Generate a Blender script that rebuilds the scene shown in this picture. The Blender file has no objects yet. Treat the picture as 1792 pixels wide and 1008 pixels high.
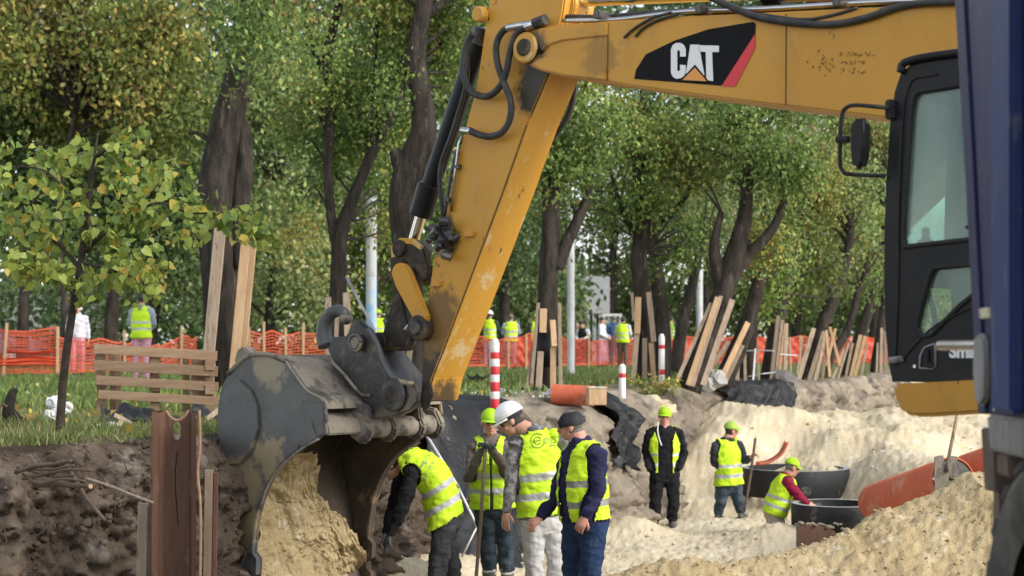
import bpy, bmesh, math, random
import numpy as np
from mathutils import Vector, Matrix
from mathutils.bvhtree import BVHTree

random.seed(7)
RNG = np.random.default_rng(11)
SC = bpy.context.scene
COL = SC.collection

# ------------------------------------------------------------------ camera, sky, sun, exposure
F, HX, HY, CZ = 2800.0, 896.0, 600.0, 0.75      # focal length and horizon in photo pixels, eye height over the lawn
cam_d = bpy.data.cameras.new("camera")
cam = bpy.data.objects.new("camera", cam_d); COL.objects.link(cam)
cam.location = (0, 0, CZ); cam.rotation_euler = (math.pi / 2, 0, 0)
cam_d.sensor_width = 36; cam_d.lens = 36 * F / 1792
cam_d.shift_y = (HY - 504) / 1792
cam_d.clip_start = 0.1; cam_d.clip_end = 900
cam_d.dof.use_dof = True; cam_d.dof.focus_distance = 12.6; cam_d.dof.aperture_fstop = 2.8
SC.camera = cam

SUN_EL, SUN_AZ = math.radians(34), math.radians(122)   # azimuth clockwise from +Y (the way the camera looks)
world = bpy.data.worlds.new("World"); SC.world = world; world.use_nodes = True
wn = world.node_tree.nodes; wl = world.node_tree.links; wn.clear()
sky = wn.new("ShaderNodeTexSky"); sky.sky_type = 'NISHITA'; sky.sun_disc = False
sky.sun_elevation = SUN_EL; sky.sun_rotation = SUN_AZ
sky.air_density = 1.0; sky.dust_density = 1.0; sky.ozone_density = 1.0
bg = wn.new("ShaderNodeBackground"); bg.inputs["Strength"].default_value = 0.15
hs = wn.new("ShaderNodeHueSaturation"); hs.inputs["Saturation"].default_value = 0.35
wo = wn.new("ShaderNodeOutputWorld")
wl.new(sky.outputs[0], hs.inputs["Color"]); wl.new(hs.outputs[0], bg.inputs[0]); wl.new(bg.outputs[0], wo.inputs[0])
sun_d = bpy.data.lights.new("sun", 'SUN'); sun_d.energy = 1.5; sun_d.angle = math.radians(22); sun_d.color = (1, .95, .87)
sun = bpy.data.objects.new("sun", sun_d); COL.objects.link(sun)
_sd = Vector((math.sin(SUN_AZ) * math.cos(SUN_EL), math.cos(SUN_AZ) * math.cos(SUN_EL), math.sin(SUN_EL)))
sun.rotation_euler = _sd.to_track_quat('Z', 'Y').to_euler(); sun.location = (6, -6, 12)
SC.view_settings.view_transform = 'Standard'; SC.view_settings.look = 'None'
SC.view_settings.gamma = 1; SC.view_settings.exposure = 1.0
SC.render.film_transparent = False
SC.cycles.use_denoising = True
SC.cycles.max_bounces = 6; SC.cycles.transparent_max_bounces = 8

# ------------------------------------------------------------------ pixel -> place
def P(px, py, Y):
    """point at distance Y in front of the camera seen at photo pixel (px, py)"""
    return Vector(((px - HX) / F * Y, Y, CZ + (HY - py) / F * Y))
def ppm_(Y): return F / Y

# ------------------------------------------------------------------ mesh helpers
WORLD = {}
def V(*a): return Vector(a)

class Geo:
    def __init__(s): s.v = []; s.f = []; s.m = []
    def add(s, vf, mi=0):
        v, f = vf; n = len(s.v)
        s.v += [tuple(x) for x in v]; s.f += [tuple(i + n for i in q) for q in f]; s.m += [mi] * len(f)
        return s

def _origin(v):
    a = np.asarray(v, dtype=float).reshape(-1, 3)
    lo, hi = a.min(0), a.max(0)
    return Vector(((lo[0] + hi[0]) / 2, (lo[1] + hi[1]) / 2, lo[2]))

def link(o, parent, world_loc):
    COL.objects.link(o)
    WORLD[o.name] = Vector(world_loc)
    if parent is not None:
        o.parent = parent; o.location = Vector(world_loc) - WORLD[parent.name]
    else:
        o.location = world_loc
    return o

def mk(name, geo, mats, parent=None, smooth=False, auto=None):
    """one mesh object from a Geo / (verts, faces) in world coordinates"""
    if isinstance(geo, tuple): geo = Geo().add(geo)
    og = _origin(geo.v)
    me = bpy.data.meshes.new(name)
    me.from_pydata([(x[0] - og.x, x[1] - og.y, x[2] - og.z) for x in geo.v], [], geo.f)
    if not isinstance(mats, (list, tuple)): mats = [mats]
    for m in mats: me.materials.append(m)
    if len(mats) > 1: me.polygons.foreach_set("material_index", np.array(geo.m, dtype=np.int32))
    if smooth:
        me.polygons.foreach_set("use_smooth", np.ones(len(me.polygons), dtype=bool))
        if auto: me.set_sharp_from_angle(angle=math.radians(auto))
    me.update()
    o = bpy.data.objects.new(name, me)
    return link(o, parent, og)

def mk_np(name, v, f, mats, parent=None, smooth=False, midx=None, col=None):
    """fast numpy mesh: v (N,3), f (M,k) all the same k"""
    v = np.asarray(v, dtype=np.float32); f = np.asarray(f, dtype=np.int32)
    og = _origin(v); k = f.shape[1]
    me = bpy.data.meshes.new(name)
    me.vertices.add(len(v)); me.vertices.foreach_set("co", (v - np.array(og, dtype=np.float32)).ravel())
    me.loops.add(f.size); me.loops.foreach_set("vertex_index", f.ravel())
    me.polygons.add(len(f)); me.polygons.foreach_set("loop_start", np.arange(0, f.size, k, dtype=np.int32))
    if not isinstance(mats, (list, tuple)): mats = [mats]
    for m in mats: me.materials.append(m)
    if midx is not None: me.polygons.foreach_set("material_index", np.asarray(midx, dtype=np.int32))
    if smooth: me.polygons.foreach_set("use_smooth", np.ones(len(f), dtype=bool))
    if col is not None:
        at = me.color_attributes.new("Col", 'FLOAT_COLOR', 'POINT')
        c4 = np.ones((len(v), 4), dtype=np.float32); c4[:, :3] = col
        at.data.foreach_set("color", c4.ravel())
    me.update(calc_edges=True); me.validate()
    o = bpy.data.objects.new(name, me)
    return link(o, parent, og)

def thing(name, label, cat, loc, group=None):
    o = bpy.data.objects.new(name, None); o.empty_display_size = .1
    link(o, None, Vector(loc))
    return tag(o, label, cat, group)
def tag(o, label=None, cat=None, group=None, kind=None):
    if label: o["label"] = label
    if cat: o["category"] = cat
    if group: o["group"] = group
    if kind: o["kind"] = kind
    return o

def ext(poly, vec, bev=0.0, seg=2):
    """extrude a planar 3-D polygon along vec, bevelled"""
    bm = bmesh.new(); vec = Vector(vec)
    a = [bm.verts.new(p) for p in poly]; b = [bm.verts.new(Vector(p) + vec) for p in poly]
    n = len(a)
    bm.faces.new(a); bm.faces.new(b[::-1])
    for i in range(n): bm.faces.new((a[i], b[i], b[(i + 1) % n], a[(i + 1) % n]))
    bmesh.ops.recalc_face_normals(bm, faces=bm.faces)
    if bev > 0:
        bmesh.ops.bevel(bm, geom=list(bm.edges), offset=bev, segments=seg, affect='EDGES', clamp_overlap=True)
    bmesh.ops.triangulate(bm, faces=[f for f in bm.faces if len(f.verts) > 4])
    bm.verts.index_update()
    r = ([v.co.copy() for v in bm.verts], [[v.index for v in f.verts] for f in bm.faces])
    bm.free(); return r

def ext_holes(outer, holes, vec):
    from mathutils.geometry import tessellate_polygon
    loops = [[Vector(p) for p in outer]] + [[Vector(p) for p in h] for h in holes]
    tris = tessellate_polygon(loops)
    flat = [p for l in loops for p in l]; n = len(flat); vec = Vector(vec)
    v = flat + [p + vec for p in flat]
    f = [tuple(t) for t in tris] + [tuple(i + n for i in t[::-1]) for t in tris]
    k = 0
    for l in loops:
        m = len(l)
        for i in range(m):
            a, b = k + i, k + (i + 1) % m
            f.append((a, b, b + n, a + n))
        k += m
    bm = bmesh.new(); bv = [bm.verts.new(p) for p in v]
    for q in f:
        try: bm.faces.new([bv[i] for i in q])
        except ValueError: pass
    bmesh.ops.recalc_face_normals(bm, faces=bm.faces); bm.verts.index_update()
    r = ([x.co.copy() for x in bm.verts], [[x.index for x in q.verts] for q in bm.faces]); bm.free()
    return r

def spline(pts, n=6):
    """Catmull-Rom through pts (any dimension)"""
    p = np.asarray([tuple(x) for x in pts], dtype=float)
    if len(p) < 3: return [p[0] + (p[-1] - p[0]) * t for t in np.linspace(0, 1, n + 1)]
    q = np.vstack([2 * p[0] - p[1], p, 2 * p[-1] - p[-2]]); out = []
    for i in range(1, len(q) - 2):
        for t in np.linspace(0, 1, n, endpoint=False):
            a, b, c, d = q[i - 1], q[i], q[i + 1], q[i + 2]
            out.append(.5 * ((2 * b) + (c - a) * t + (2 * a - 5 * b + 4 * c - d) * t * t + (3 * b - a - 3 * c + d) * t ** 3))
    out.append(p[-1]); return out

def tube(pts, r, n=8, cap=True):
    pts = [Vector(p) for p in pts]; m = len(pts)
    rs = r if isinstance(r, (list, tuple, np.ndarray)) else [r] * m
    v = []; f = []; prev = None
    for i, p in enumerate(pts):
        t = (pts[min(i + 1, m - 1)] - pts[max(i - 1, 0)])
        if t.length < 1e-9: t = Vector((0, 0, 1))
        t.normalize()
        if prev is None:
            a = t.orthogonal().normalized()
        else:
            a = prev - t * prev.dot(t)
            a = a.normalized() if a.length > 1e-6 else t.orthogonal().normalized()
        prev = a; b = t.cross(a)
        for k in range(n):
            an = 2 * math.pi * k / n
            v.append(p + (a * math.cos(an) + b * math.sin(an)) * rs[i])
    for i in range(m - 1):
        for k in range(n):
            f.append((i * n + k, i * n + (k + 1) % n, (i + 1) * n + (k + 1) % n, (i + 1) * n + k))
    if cap:
        f.append(tuple(range(n))[::-1]); f.append(tuple((m - 1) * n + k for k in range(n)))
    return v, f

def cyl(p0, p1, r, n=16, bev=0.0):
    p0, p1 = Vector(p0), Vector(p1)
    if bev <= 0: return tube([p0, p1], r, n)
    d = (p1 - p0).normalized()
    return tube([p0, p0, p0 + d * bev, p1 - d * bev, p1, p1], [r * .01, r - bev, r, r, r - bev, r * .01], n)

def bar(p0, p1, w, th, up=(0, 0, 1), bev=0.0, wid=None):
    """board from p0 to p1, width w along the given axis, thickness th"""
    p0, p1 = Vector(p0), Vector(p1); t = (p1 - p0).normalized()
    a = Vector(up); a = (a - t * a.dot(t)).normalized(); b = t.cross(a)
    poly = [p0 + a * w / 2 + b * th / 2, p0 - a * w / 2 + b * th / 2, p1 - a * w / 2 + b * th / 2, p1 + a * w / 2 + b * th / 2]
    return ext(poly, -b * th, bev, 1)

def box(c, s, bev=0.0, rot=None, seg=2):
    c = Vector(c); x, y, z = s[0] / 2, s[1] / 2, s[2] / 2
    R = rot or Matrix.Identity(3)
    poly = [c + R @ Vector(q) for q in ((-x, -y, -z), (x, -y, -z), (x, y, -z), (-x, y, -z))]
    return ext(poly, R @ Vector((0, 0, 2 * z)), bev, seg)

def ellipsoid(c, A, B, C, nu=14, nv=9):
    """A,B,C = axis vectors with their radii"""
    c, A, B, C = Vector(c), Vector(A), Vector(B), Vector(C); v = [c + C]; f = []
    for i in range(1, nv):
        th = math.pi * i / nv
        for k in range(nu):
            ph = 2 * math.pi * k / nu
            v.append(c + C * math.cos(th) + (A * math.cos(ph) + B * math.sin(ph)) * math.sin(th))
    v.append(c - C); L = len(v) - 1
    for k in range(nu):
        f.append((0, 1 + k, 1 + (k + 1) % nu)); b = 1 + (nv - 2) * nu
        f.append((L, b + (k + 1) % nu, b + k))
    for i in range(nv - 2):
        for k in range(nu):
            a = 1 + i * nu
            f.append((a + k, a + nu + k, a + nu + (k + 1) % nu, a + (k + 1) % nu))
    return v, f

def text_mesh(s, size=1.0, res=3, bold=0.0, space=1.0):
    """flat lettering: verts (N,2), faces; centred"""
    cu = bpy.data.curves.new("lettering", 'FONT'); cu.body = s; cu.size = size; cu.resolution_u = res
    cu.align_x = 'CENTER'; cu.align_y = 'CENTER'; cu.offset = bold; cu.space_character = space
    o = bpy.data.objects.new("lettering", cu); COL.objects.link(o)
    dg = bpy.context.evaluated_depsgraph_get(); dg.update()
    me = bpy.data.meshes.new_from_object(o.evaluated_get(dg))
    v = np.array([x.co[:2] for x in me.vertices]).reshape(-1, 2); f = [tuple(p.vertices) for p in me.polygons]
    bpy.data.objects.remove(o); bpy.data.meshes.remove(me); bpy.data.curves.remove(cu)
    return v, f

# ------------------------------------------------------------------ numpy noise
def _hash(ix, iy, iz, seed):
    h = (ix.astype(np.int64) * 374761393 + iy.astype(np.int64) * 668265263 + iz.astype(np.int64) * 2147483647 + seed * 974711) & 0xffffffff
    h = ((h ^ (h >> 13)) * 1274126177) & 0xffffffff
    h = ((h ^ (h >> 16)) * 2246822519) & 0xffffffff
    return ((h ^ (h >> 15)) & 0xffff) / 65535.0
def vnoise(x, y, z=None, seed=0):
    x = np.asarray(x, float); y = np.asarray(y, float); z = np.zeros_like(x) if z is None else np.asarray(z, float)
    ix, iy, iz = np.floor(x), np.floor(y), np.floor(z); fx, fy, fz = x - ix, y - iy, z - iz
    fx, fy, fz = [t * t * t * (t * (t * 6 - 15) + 10) for t in (fx, fy, fz)]
    r = 0
    for dx in (0, 1):
        for dy in (0, 1):
            for dz in (0, 1):
                w = (fx if dx else 1 - fx) * (fy if dy else 1 - fy) * (fz if dz else 1 - fz)
                r = r + w * _hash(ix + dx, iy + dy, iz + dz, seed)
    return r * 2 - 1
def fbm(x, y, z=None, s=1.0, o=4, seed=0, gain=.5):
    r = 0; a = 1.0; x = np.asarray(x, float); y = np.asarray(y, float)
    for i in range(o):
        k = 2.03 ** i / s
        r = r + a * vnoise(x * k + 17.3 * i, y * k + 5.1 * i, None if z is None else np.asarray(z, float) * k, seed + i)
        a *= gain
    return r
def sstep(a, b, x):
    t = np.clip((np.asarray(x, float) - a) / (b - a), 0, 1); return t * t * (3 - 2 * t)

# ------------------------------------------------------------------ materials
MAT = {}
def pm(name, c1, c2=None, scale=4.0, rough=.7, metal=0.0, bump=0.0, bscale=30.0, grime=None, spec=.5,
       stretch=(1, 1, 1), detail=6, bdetail=6, attr=False, coat=0, trans=0.0, alpha=1.0, obrand=0.0, contrast=(.35, .65), coord='Object', bdist=.02, spots=()):
    """procedural surface: two-tone noise, optional grime layers [(colour, scale, lo, hi, rough)], bump"""
    m = bpy.data.materials.new(name); m.use_nodes = True; nt = m.node_tree; N = nt.nodes; L = nt.links; N.clear()
    out = N.new("ShaderNodeOutputMaterial"); b = N.new("ShaderNodeBsdfPrincipled")
    b.inputs["Roughness"].default_value = rough; b.inputs["Metallic"].default_value = metal
    b.inputs["Specular IOR Level"].default_value = spec; b.inputs["Coat Weight"].default_value = coat
    b.inputs["Alpha"].default_value = alpha
    tc = N.new("ShaderNodeTexCoord"); mp = N.new("ShaderNodeMapping"); mp.inputs["Scale"].default_value = stretch
    if coord == 'World':
        g = N.new("ShaderNodeNewGeometry"); L.new(g.outputs["Position"], mp.inputs["Vector"])
    else: L.new(tc.outputs[coord], mp.inputs["Vector"])
    vec = mp.outputs[0]
    def nz(s, d=detail, ro=.6):
        n = N.new("ShaderNodeTexNoise"); n.inputs["Scale"].default_value = s; n.inputs["Detail"].default_value = d
        n.inputs["Roughness"].default_value = ro; L.new(vec, n.inputs["Vector"]); return n.outputs["Fac"]
    def ramp(src, lo, hi):
        r = N.new("ShaderNodeMapRange"); r.inputs["From Min"].default_value = lo; r.inputs["From Max"].default_value = hi
        r.interpolation_type = 'SMOOTHSTEP'; L.new(src, r.inputs["Value"]); return r.outputs[0]
    def mix(fac, a, bb, mode='MIX'):
        x = N.new("ShaderNodeMix"); x.data_type = 'RGBA'; x.blend_type = mode
        if isinstance(fac, (int, float)): x.inputs["Factor"].default_value = fac
        else: L.new(fac, x.inputs["Factor"])
        for i, q in ((6, a), (7, bb)):
            if isinstance(q, tuple): x.inputs[i].default_value = (*q, 1)
            else: L.new(q, x.inputs[i])
        return x.outputs[2]
    if attr:
        at = N.new("ShaderNodeAttribute"); at.attribute_name = "Col"; base = at.outputs["Color"]
        if c2 is not None: base = mix(ramp(nz(scale), *contrast), base, mix(1.0, base, c2, 'MULTIPLY'))
    else:
        base = c1 if c2 is None else mix(ramp(nz(scale), *contrast), c1, c2)
    if obrand:
        oi = N.new("ShaderNodeObjectInfo"); hsv = N.new("ShaderNodeHueSaturation")
        mr = N.new("ShaderNodeMapRange"); L.new(oi.outputs["Random"], mr.inputs["Value"])
        mr.inputs["To Min"].default_value = 1 - obrand; mr.inputs["To Max"].default_value = 1 + obrand
        L.new(mr.outputs[0], hsv.inputs["Value"])
        if isinstance(base, tuple): hsv.inputs["Color"].default_value = (*base, 1)
        else: L.new(base, hsv.inputs["Color"])
        base = hsv.outputs[0]
    for gr in (grime or []):
        gc, gs, lo, hi = gr[:4]; lo -= .055; hi -= .055
        base = mix(ramp(nz(gs, 8, .65), lo, hi), base, gc)
    for c, r, sc, amp, ns in spots:              # stains round a place: distance broken up by noise
        g2 = N.new("ShaderNodeNewGeometry"); vd = N.new("ShaderNodeVectorMath"); vd.operation = 'DISTANCE'; vd.inputs[1].default_value = tuple(c)
        L.new(g2.outputs["Position"], vd.inputs[0])
        n2 = N.new("ShaderNodeTexNoise"); n2.inputs["Scale"].default_value = ns; n2.inputs["Detail"].default_value = 8; n2.inputs["Roughness"].default_value = .65; L.new(g2.outputs["Position"], n2.inputs["Vector"])
        ma = N.new("ShaderNodeMath"); ma.operation = 'MULTIPLY_ADD'; ma.inputs[1].default_value = -1 / r; ma.inputs[2].default_value = 1 - amp * .5; L.new(vd.outputs["Value"], ma.inputs[0])
        mb = N.new("ShaderNodeMath"); mb.operation = 'MULTIPLY_ADD'; mb.inputs[1].default_value = amp; L.new(n2.outputs["Fac"], mb.inputs[0]); L.new(ma.outputs[0], mb.inputs[2])
        base = mix(ramp(mb.outputs[0], -.05, .42), base, sc)
    if isinstance(base, tuple): b.inputs["Base Color"].default_value = (*base, 1)
    else: L.new(base, b.inputs["Base Color"])
    if bump:
        bp = N.new("ShaderNodeBump"); bp.inputs["Strength"].default_value = bump; bp.inputs["Distance"].default_value = bdist
        L.new(nz(bscale, bdetail, .65), bp.inputs["Height"]); L.new(bp.outputs[0], b.inputs["Normal"])
    sh = b.outputs[0]
    if trans:
        tr = N.new("ShaderNodeBsdfTranslucent"); ms = N.new("ShaderNodeMixShader"); ms.inputs[0].default_value = trans
        if isinstance(base, tuple): tr.inputs[0].default_value = (*base, 1)
        else: L.new(base, tr.inputs[0])
        L.new(sh, ms.inputs[1]); L.new(tr.outputs[0], ms.inputs[2]); sh = ms.outputs[0]
    L.new(sh, out.inputs[0]); MAT[name] = m; return m

pm("sand_near", (.44, .335, .18), (.51, .405, .235), 1.5, .95, bump=.8, bscale=38, bdetail=10, spec=.15, coord='World', grime=[((.36, .26, .13), 3.0, .58, .75), ((.66, .58, .42), 6.0, .6, .75)], bdist=.03)
pm("sand_pale", (.60, .52, .37), (.54, .45, .30), .8, .95, bump=.6, bscale=26, bdetail=10, spec=.15, coord='World', grime=[((.46, .37, .24), 1.7, .6, .8), ((.64, .58, .46), 4.0, .58, .75)], bdist=.03)
pm("soil", (.082, .060, .044), (.155, .122, .094), 2.2, .95, bump=.9, bscale=14, bdetail=10, spec=.15, coord='World', grime=[((.22, .19, .17), 3.5, .6, .75), ((.26, .17, .09), 1.1, .68, .8)], bdist=.05)
pm("soil_pale", (.20, .165, .13), (.34, .29, .22), 1.6, .95, bump=.9, bscale=12, bdetail=10, spec=.15, coord='World', stretch=(1, 1, .6), grime=[((.10, .085, .075), 2.2, .57, .75)], bdist=.05)
pm("turf", (.09, .125, .03), (.13, .15, .05), 1.2, .95, bump=.5, bscale=30, spec=.2, coord='World', grime=[((.16, .13, .07), 2.0, .56, .72)])
pm("grass", (1, 1, 1), attr=True, rough=.7, spec=.25, trans=.3)
pm("leaf", (1, 1, 1), attr=True, rough=.55, spec=.35, trans=.35)
pm("leaf_big", (.20, .27, .045), (.30, .30, .05), 3, .5, spec=.4, trans=.35, obrand=.35, grime=[((.42, .27, .06), 9, .62, .7)])
pm("bark", (.034, .028, .024), (.072, .060, .050), 3, .95, bump=1, bscale=13, bdetail=10, spec=.15, stretch=(3.2, 3.2, .8), grime=[((.11, .095, .075), 2.2, .6, .74)], bdist=.06)
pm("bark_thin", (.045, .035, .028), (.075, .06, .045), 12, .9, bump=.6, bscale=40, spec=.2)
pm("wood_fresh", (.45, .29, .16), (.54, .37, .225), 3, .75, bump=.3, bscale=30, spec=.25, stretch=(6, 6, .7), obrand=.14, grime=[((.38, .22, .11), 5, .62, .7)])
pm("wood_old", (.30, .225, .16), (.40, .31, .235), 3, .85, bump=.4, bscale=30, spec=.2, stretch=(6, 6, .7), obrand=.25, grime=[((.17, .125, .09), 5, .6, .72)])
pm("wood_pallet", (.23, .15, .095), (.30, .205, .135), 3, .85, bump=.4, bscale=30, spec=.2, stretch=(.8, 6, 6), obrand=.2, grime=[((.16, .10, .06), 6, .62, .74)])
pm("cat_yellow", (.60, .305, .036), (.54, .265, .03), 1.2, .46, bump=.06, bscale=12, spec=.4, stretch=(1, 1, .45), grime=[((.42, .205, .03), 3.2, .58, .85), ((.50, .30, .09), 6, .63, .75), ((.10, .065, .03), 11, .71, .76)])
pm("cat_yellow_worn", (.61, .32, .042), (.57, .285, .036), 1.5, .5, bump=.1, bscale=25, spec=.4, stretch=(1, 1, .35), grime=[((.66, .46, .22), 7, .60, .70), ((.10, .06, .03), 11, .67, .74)])
pm("greasy", (.028, .023, .02), (.06, .048, .036), 5, .6, metal=.2, bump=.5, bscale=30, spec=.4, grime=[((.16, .11, .06), 6, .56, .72), ((.40, .19, .03), 4, .70, .76)])
pm("steel_dark", (.05, .05, .052), (.085, .08, .078), 3, .42, metal=.55, bump=.2, bscale=25, grime=[((.20, .17, .12), 4.5, .55, .72)])
pm("steel_dusty", (.30, .265, .21), (.21, .185, .15), 3, .8, metal=.1, bump=.35, bscale=28, spec=.3, grime=[((.085, .075, .07), 5, .54, .68)])
pm("steel_bare", (.10, .102, .105), (.14, .14, .14), 1.5, .5, metal=.35, bump=.15, bscale=20, stretch=(1, 1, .7), grime=[((.19, .175, .15), 5, .58, .78), ((.34, .28, .17), 2.6, .575, .63), ((.045, .045, .047), 9, .66, .75)])
pm("steel_polished", (.5, .5, .52), (.62, .62, .62), 4, .22, metal=1)
pm("chrome", (.75, .73, .68), None, rough=.12, metal=1)
pm("bucket_inside", (.075, .055, .04), (.13, .10, .07), 3, .75, metal=.2, bump=.4, bscale=20, grime=[((.34, .25, .12), 4, .58, .72)])
pm("black_paint", (.007, .007, .008), (.011, .011, .012), 3, .42, spec=.28, grime=[((.03, .027, .024), 6, .64, .85)])
pm("black_matt", (.02, .02, .021), (.03, .03, .03), 6, .7, spec=.3)
pm("rubber_hose", (.022, .022, .024), (.05, .047, .043), 9, .55, spec=.4)
pm("tyre", (.06, .057, .052), (.10, .093, .083), 5, .85, bump=.4, bscale=30, spec=.2, grime=[((.16, .14, .11), 4, .58, .75)])
pm("blue_paint", (.021, .025, .078), (.026, .032, .098), 2, .5, bump=.08, bscale=15, spec=.4, stretch=(1, 2.5, .5), grime=[((.075, .07, .10), 3, .55, .75), ((.17, .16, .16), 14, .68, .74)])
pm("blue_bright", (.016, .034, .125), (.022, .042, .145), 2, .5, bump=.08, bscale=15, spec=.4, stretch=(1, 2.5, .5), grime=[((.10, .11, .15), 9, .62, .74)])
pm("grey_frame", (.27, .27, .27), (.17, .155, .14), 4, .7, bump=.2, bscale=25, stretch=(1, 1, .3), grime=[((.10, .085, .075), 6, .58, .7)])
pm("brown_steel", (.10, .072, .055), (.15, .11, .085), 4, .75, bump=.3, bscale=20, metal=.1, grime=[((.24, .19, .14), 6, .6, .75)])
pm("rust", (.105, .052, .034), (.15, .08, .052), 3, .8, bump=.35, bscale=25, metal=.1, stretch=(2, 2, .5), grime=[((.24, .165, .12), 4, .60, .75), ((.055, .032, .026), 3, .60, .75)])
pm("rust_edge", (.36, .22, .14), (.26, .145, .09), 8, .8, bump=.2, bscale=30)
pm("marker_plate", (.62, .58, .36), (.50, .49, .38), 20, .7, grime=[((.25, .23, .18), 30, .55, .7)])
pm("decal_black", (.006, .006, .007), None, rough=.6, spec=.15)
pm("decal_white", (.80, .80, .78), None, rough=.4)
pm("decal_red", (.66, .025, .035), None, rough=.4)
pm("decal_orange", (.75, .30, .05), None, rough=.4)
pm("sealant", (.16, .09, .02), (.10, .06, .02), 20, .8)
pm("hdpe_orange", (.58, .15, .075), (.52, .12, .06), 2, .6, spec=.3, grime=[((.60, .36, .24), 3, .56, .78)])
pm("pipe_inside", (.55, .54, .52), (.42, .41, .39), 5, .6)
pm("bitumen", (.014, .0145, .016), (.026, .027, .029), 3, .6, bump=.3, bscale=20, spec=.3, grime=[((.16, .145, .12), 4, .64, .8)])
pm("concrete", (.40, .39, .36), (.32, .31, .29), 4, .9, bump=.4, bscale=25, grime=[((.20, .19, .17), 5, .6, .75)])
pm("concrete_pale", (.55, .56, .56), (.46, .47, .48), 3, .85, bump=.3, bscale=25, grime=[((.30, .30, .30), 6, .6, .75)])
pm("pole_blue", (.22, .46, .66), (.45, .56, .64), 3, .8, grime=[((.55, .56, .56), 5, .52, .62)])
pm("film", (.009, .009, .010), (.015, .0155, .017), 3, .5, spec=.28, bump=.35, bscale=9, grime=[((.16, .15, .13), 4, .66, .8)], bdist=.04)
pm("net_orange", (.72, .115, .05), (.60, .085, .04), 2, .6, trans=.35)
pm("net_pale", (.78, .26, .16), (.72, .22, .12), 2, .6, trans=.35)
pm("bollard_white", (.74, .73, .72), (.66, .65, .63), 6, .5, grime=[((.45, .42, .38), 9, .62, .8)])
pm("bollard_red", (.55, .02, .035), (.48, .02, .03), 6, .5)
pm("white_plastic", (.72, .72, .72), (.62, .62, .62), 6, .5)
pm("root", (.085, .055, .04), (.13, .09, .065), 12, .9, bump=.5, bscale=50)
pm("root_cut", (.45, .30, .17), None, rough=.8)
pm("wall_grey", (.42, .43, .44), (.36, .37, .38), 2, .8)
pm("wall_dark", (.035, .038, .045), (.05, .053, .06), 2, .6)
pm("wall_white", (.62, .62, .60), (.52, .52, .50), 3, .9, bump=.4, bscale=20)
pm("glass_dark", (.02, .025, .03), None, rough=.08, spec=.8)
pm("car_paint", (.16, .20, .27), (.13, .17, .23), 2, .3, coat=.5)
pm("skin", (.50, .27, .19), (.56, .31, .22), 30, .55, spec=.35)
pm("skin_ruddy", (.52, .25, .185), (.58, .30, .22), 30, .55, spec=.35)
pm("hair_dark", (.03, .025, .022), (.06, .05, .045), 60, .8, bump=.5, bscale=200)
pm("hair_grey", (.20, .18, .165), (.11, .10, .09), 60, .8, bump=.5, bscale=200)
pm("eye_dark", (.02, .016, .014), None, rough=.3)
pm("lip", (.36, .14, .11), None, rough=.5)
pm("vest", (.50, .76, .02), (.58, .82, .03), 5, .65, bump=.25, bscale=18, bdetail=3, spec=.3, bdist=.03)
pm("vest_orange_trim", (.55, .68, .03), None, rough=.6)
pm("reflective", (.42, .43, .42), (.52, .53, .52), 12, .4, metal=.1, bump=.2, bscale=30, spec=.6)
pm("reflective_dark", (.20, .20, .185), (.27, .27, .25), 12, .45, bump=.2, bscale=30)
def cloth(n, a, b=None, sc=7, **k): pm(n, a, b or tuple(x * 1.35 + .004 for x in a), sc, .9, bump=.4, bscale=14, bdetail=4, spec=.15, bdist=.03, **k)
cloth("cloth_navy", (.020, .020, .052)); cloth("cloth_jeans_blue", (.02, .036, .085), (.03, .055, .12))
cloth("cloth_black", (.010, .010, .012)); cloth("cloth_charcoal", (.028, .03, .034), (.055, .058, .064))
cloth("cloth_jeans_dark", (.03, .045, .06), (.075, .10, .12), 6); cloth("cloth_sweat_grey", (.47, .46, .455), (.54, .53, .52))
cloth("cloth_camo", (.10, .095, .10), (.24, .23, .24), 11, contrast=(.45, .55)); cloth("cloth_olive", (.12, .095, .085), (.16, .135, .12))
cloth("cloth_beige", (.44, .38, .33), (.52, .46, .40)); cloth("cloth_maroon", (.20, .012, .035), (.26, .02, .05))
cloth("cloth_pink", (.52, .25, .31), (.60, .33, .38)); cloth("cloth_white", (.60, .60, .62), (.50, .51, .56), 9)
cloth("cloth_lilac", (.46, .33, .46)); cloth("cloth_greyblue", (.25, .29, .34)); cloth("cloth_brown", (.11, .07, .055))
cloth("cloth_blue", (.04, .07, .14)); cloth("cloth_green", (.02, .05, .04))
pm("cap_green", (.32, .56, .02), (.38, .62, .03), 8, .8, bump=.2, bscale=25, spec=.2)
pm("cap_green_dull", (.27, .42, .06), (.34, .48, .09), 8, .8, bump=.2, bscale=25, spec=.2)
pm("helmet_white", (.78, .78, .79), None, rough=.25, coat=.3)
pm("boot_rubber", (.10, .105, .10), (.17, .17, .155), 6, .6, grime=[((.36, .30, .20), 5, .5, .7)])
pm("boot_trim", (.60, .58, .52), None, rough=.7)
pm("shoe", (.045, .04, .037), (.12, .105, .085), 8, .8)
pm("glove", (.055, .06, .062), (.09, .095, .10), 12, .9)
pm("print_ink", (.12, .18, .02), None, rough=.7)
pm("print_pale", (.26, .38, .03), None, rough=.7)
pm("print_grey", (.24, .36, .16), None, rough=.7)
pm("stencil", (.30, .155, .025), (.18, .09, .02), 30, .7)
pm("stone_dark", (.13, .12, .12), (.19, .18, .17), 5, .9, bump=.6, bscale=18)
pm("clod", (.50, .39, .21), (.60, .48, .28), 3, .95, bump=.5, bscale=30, spec=.1)

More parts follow.
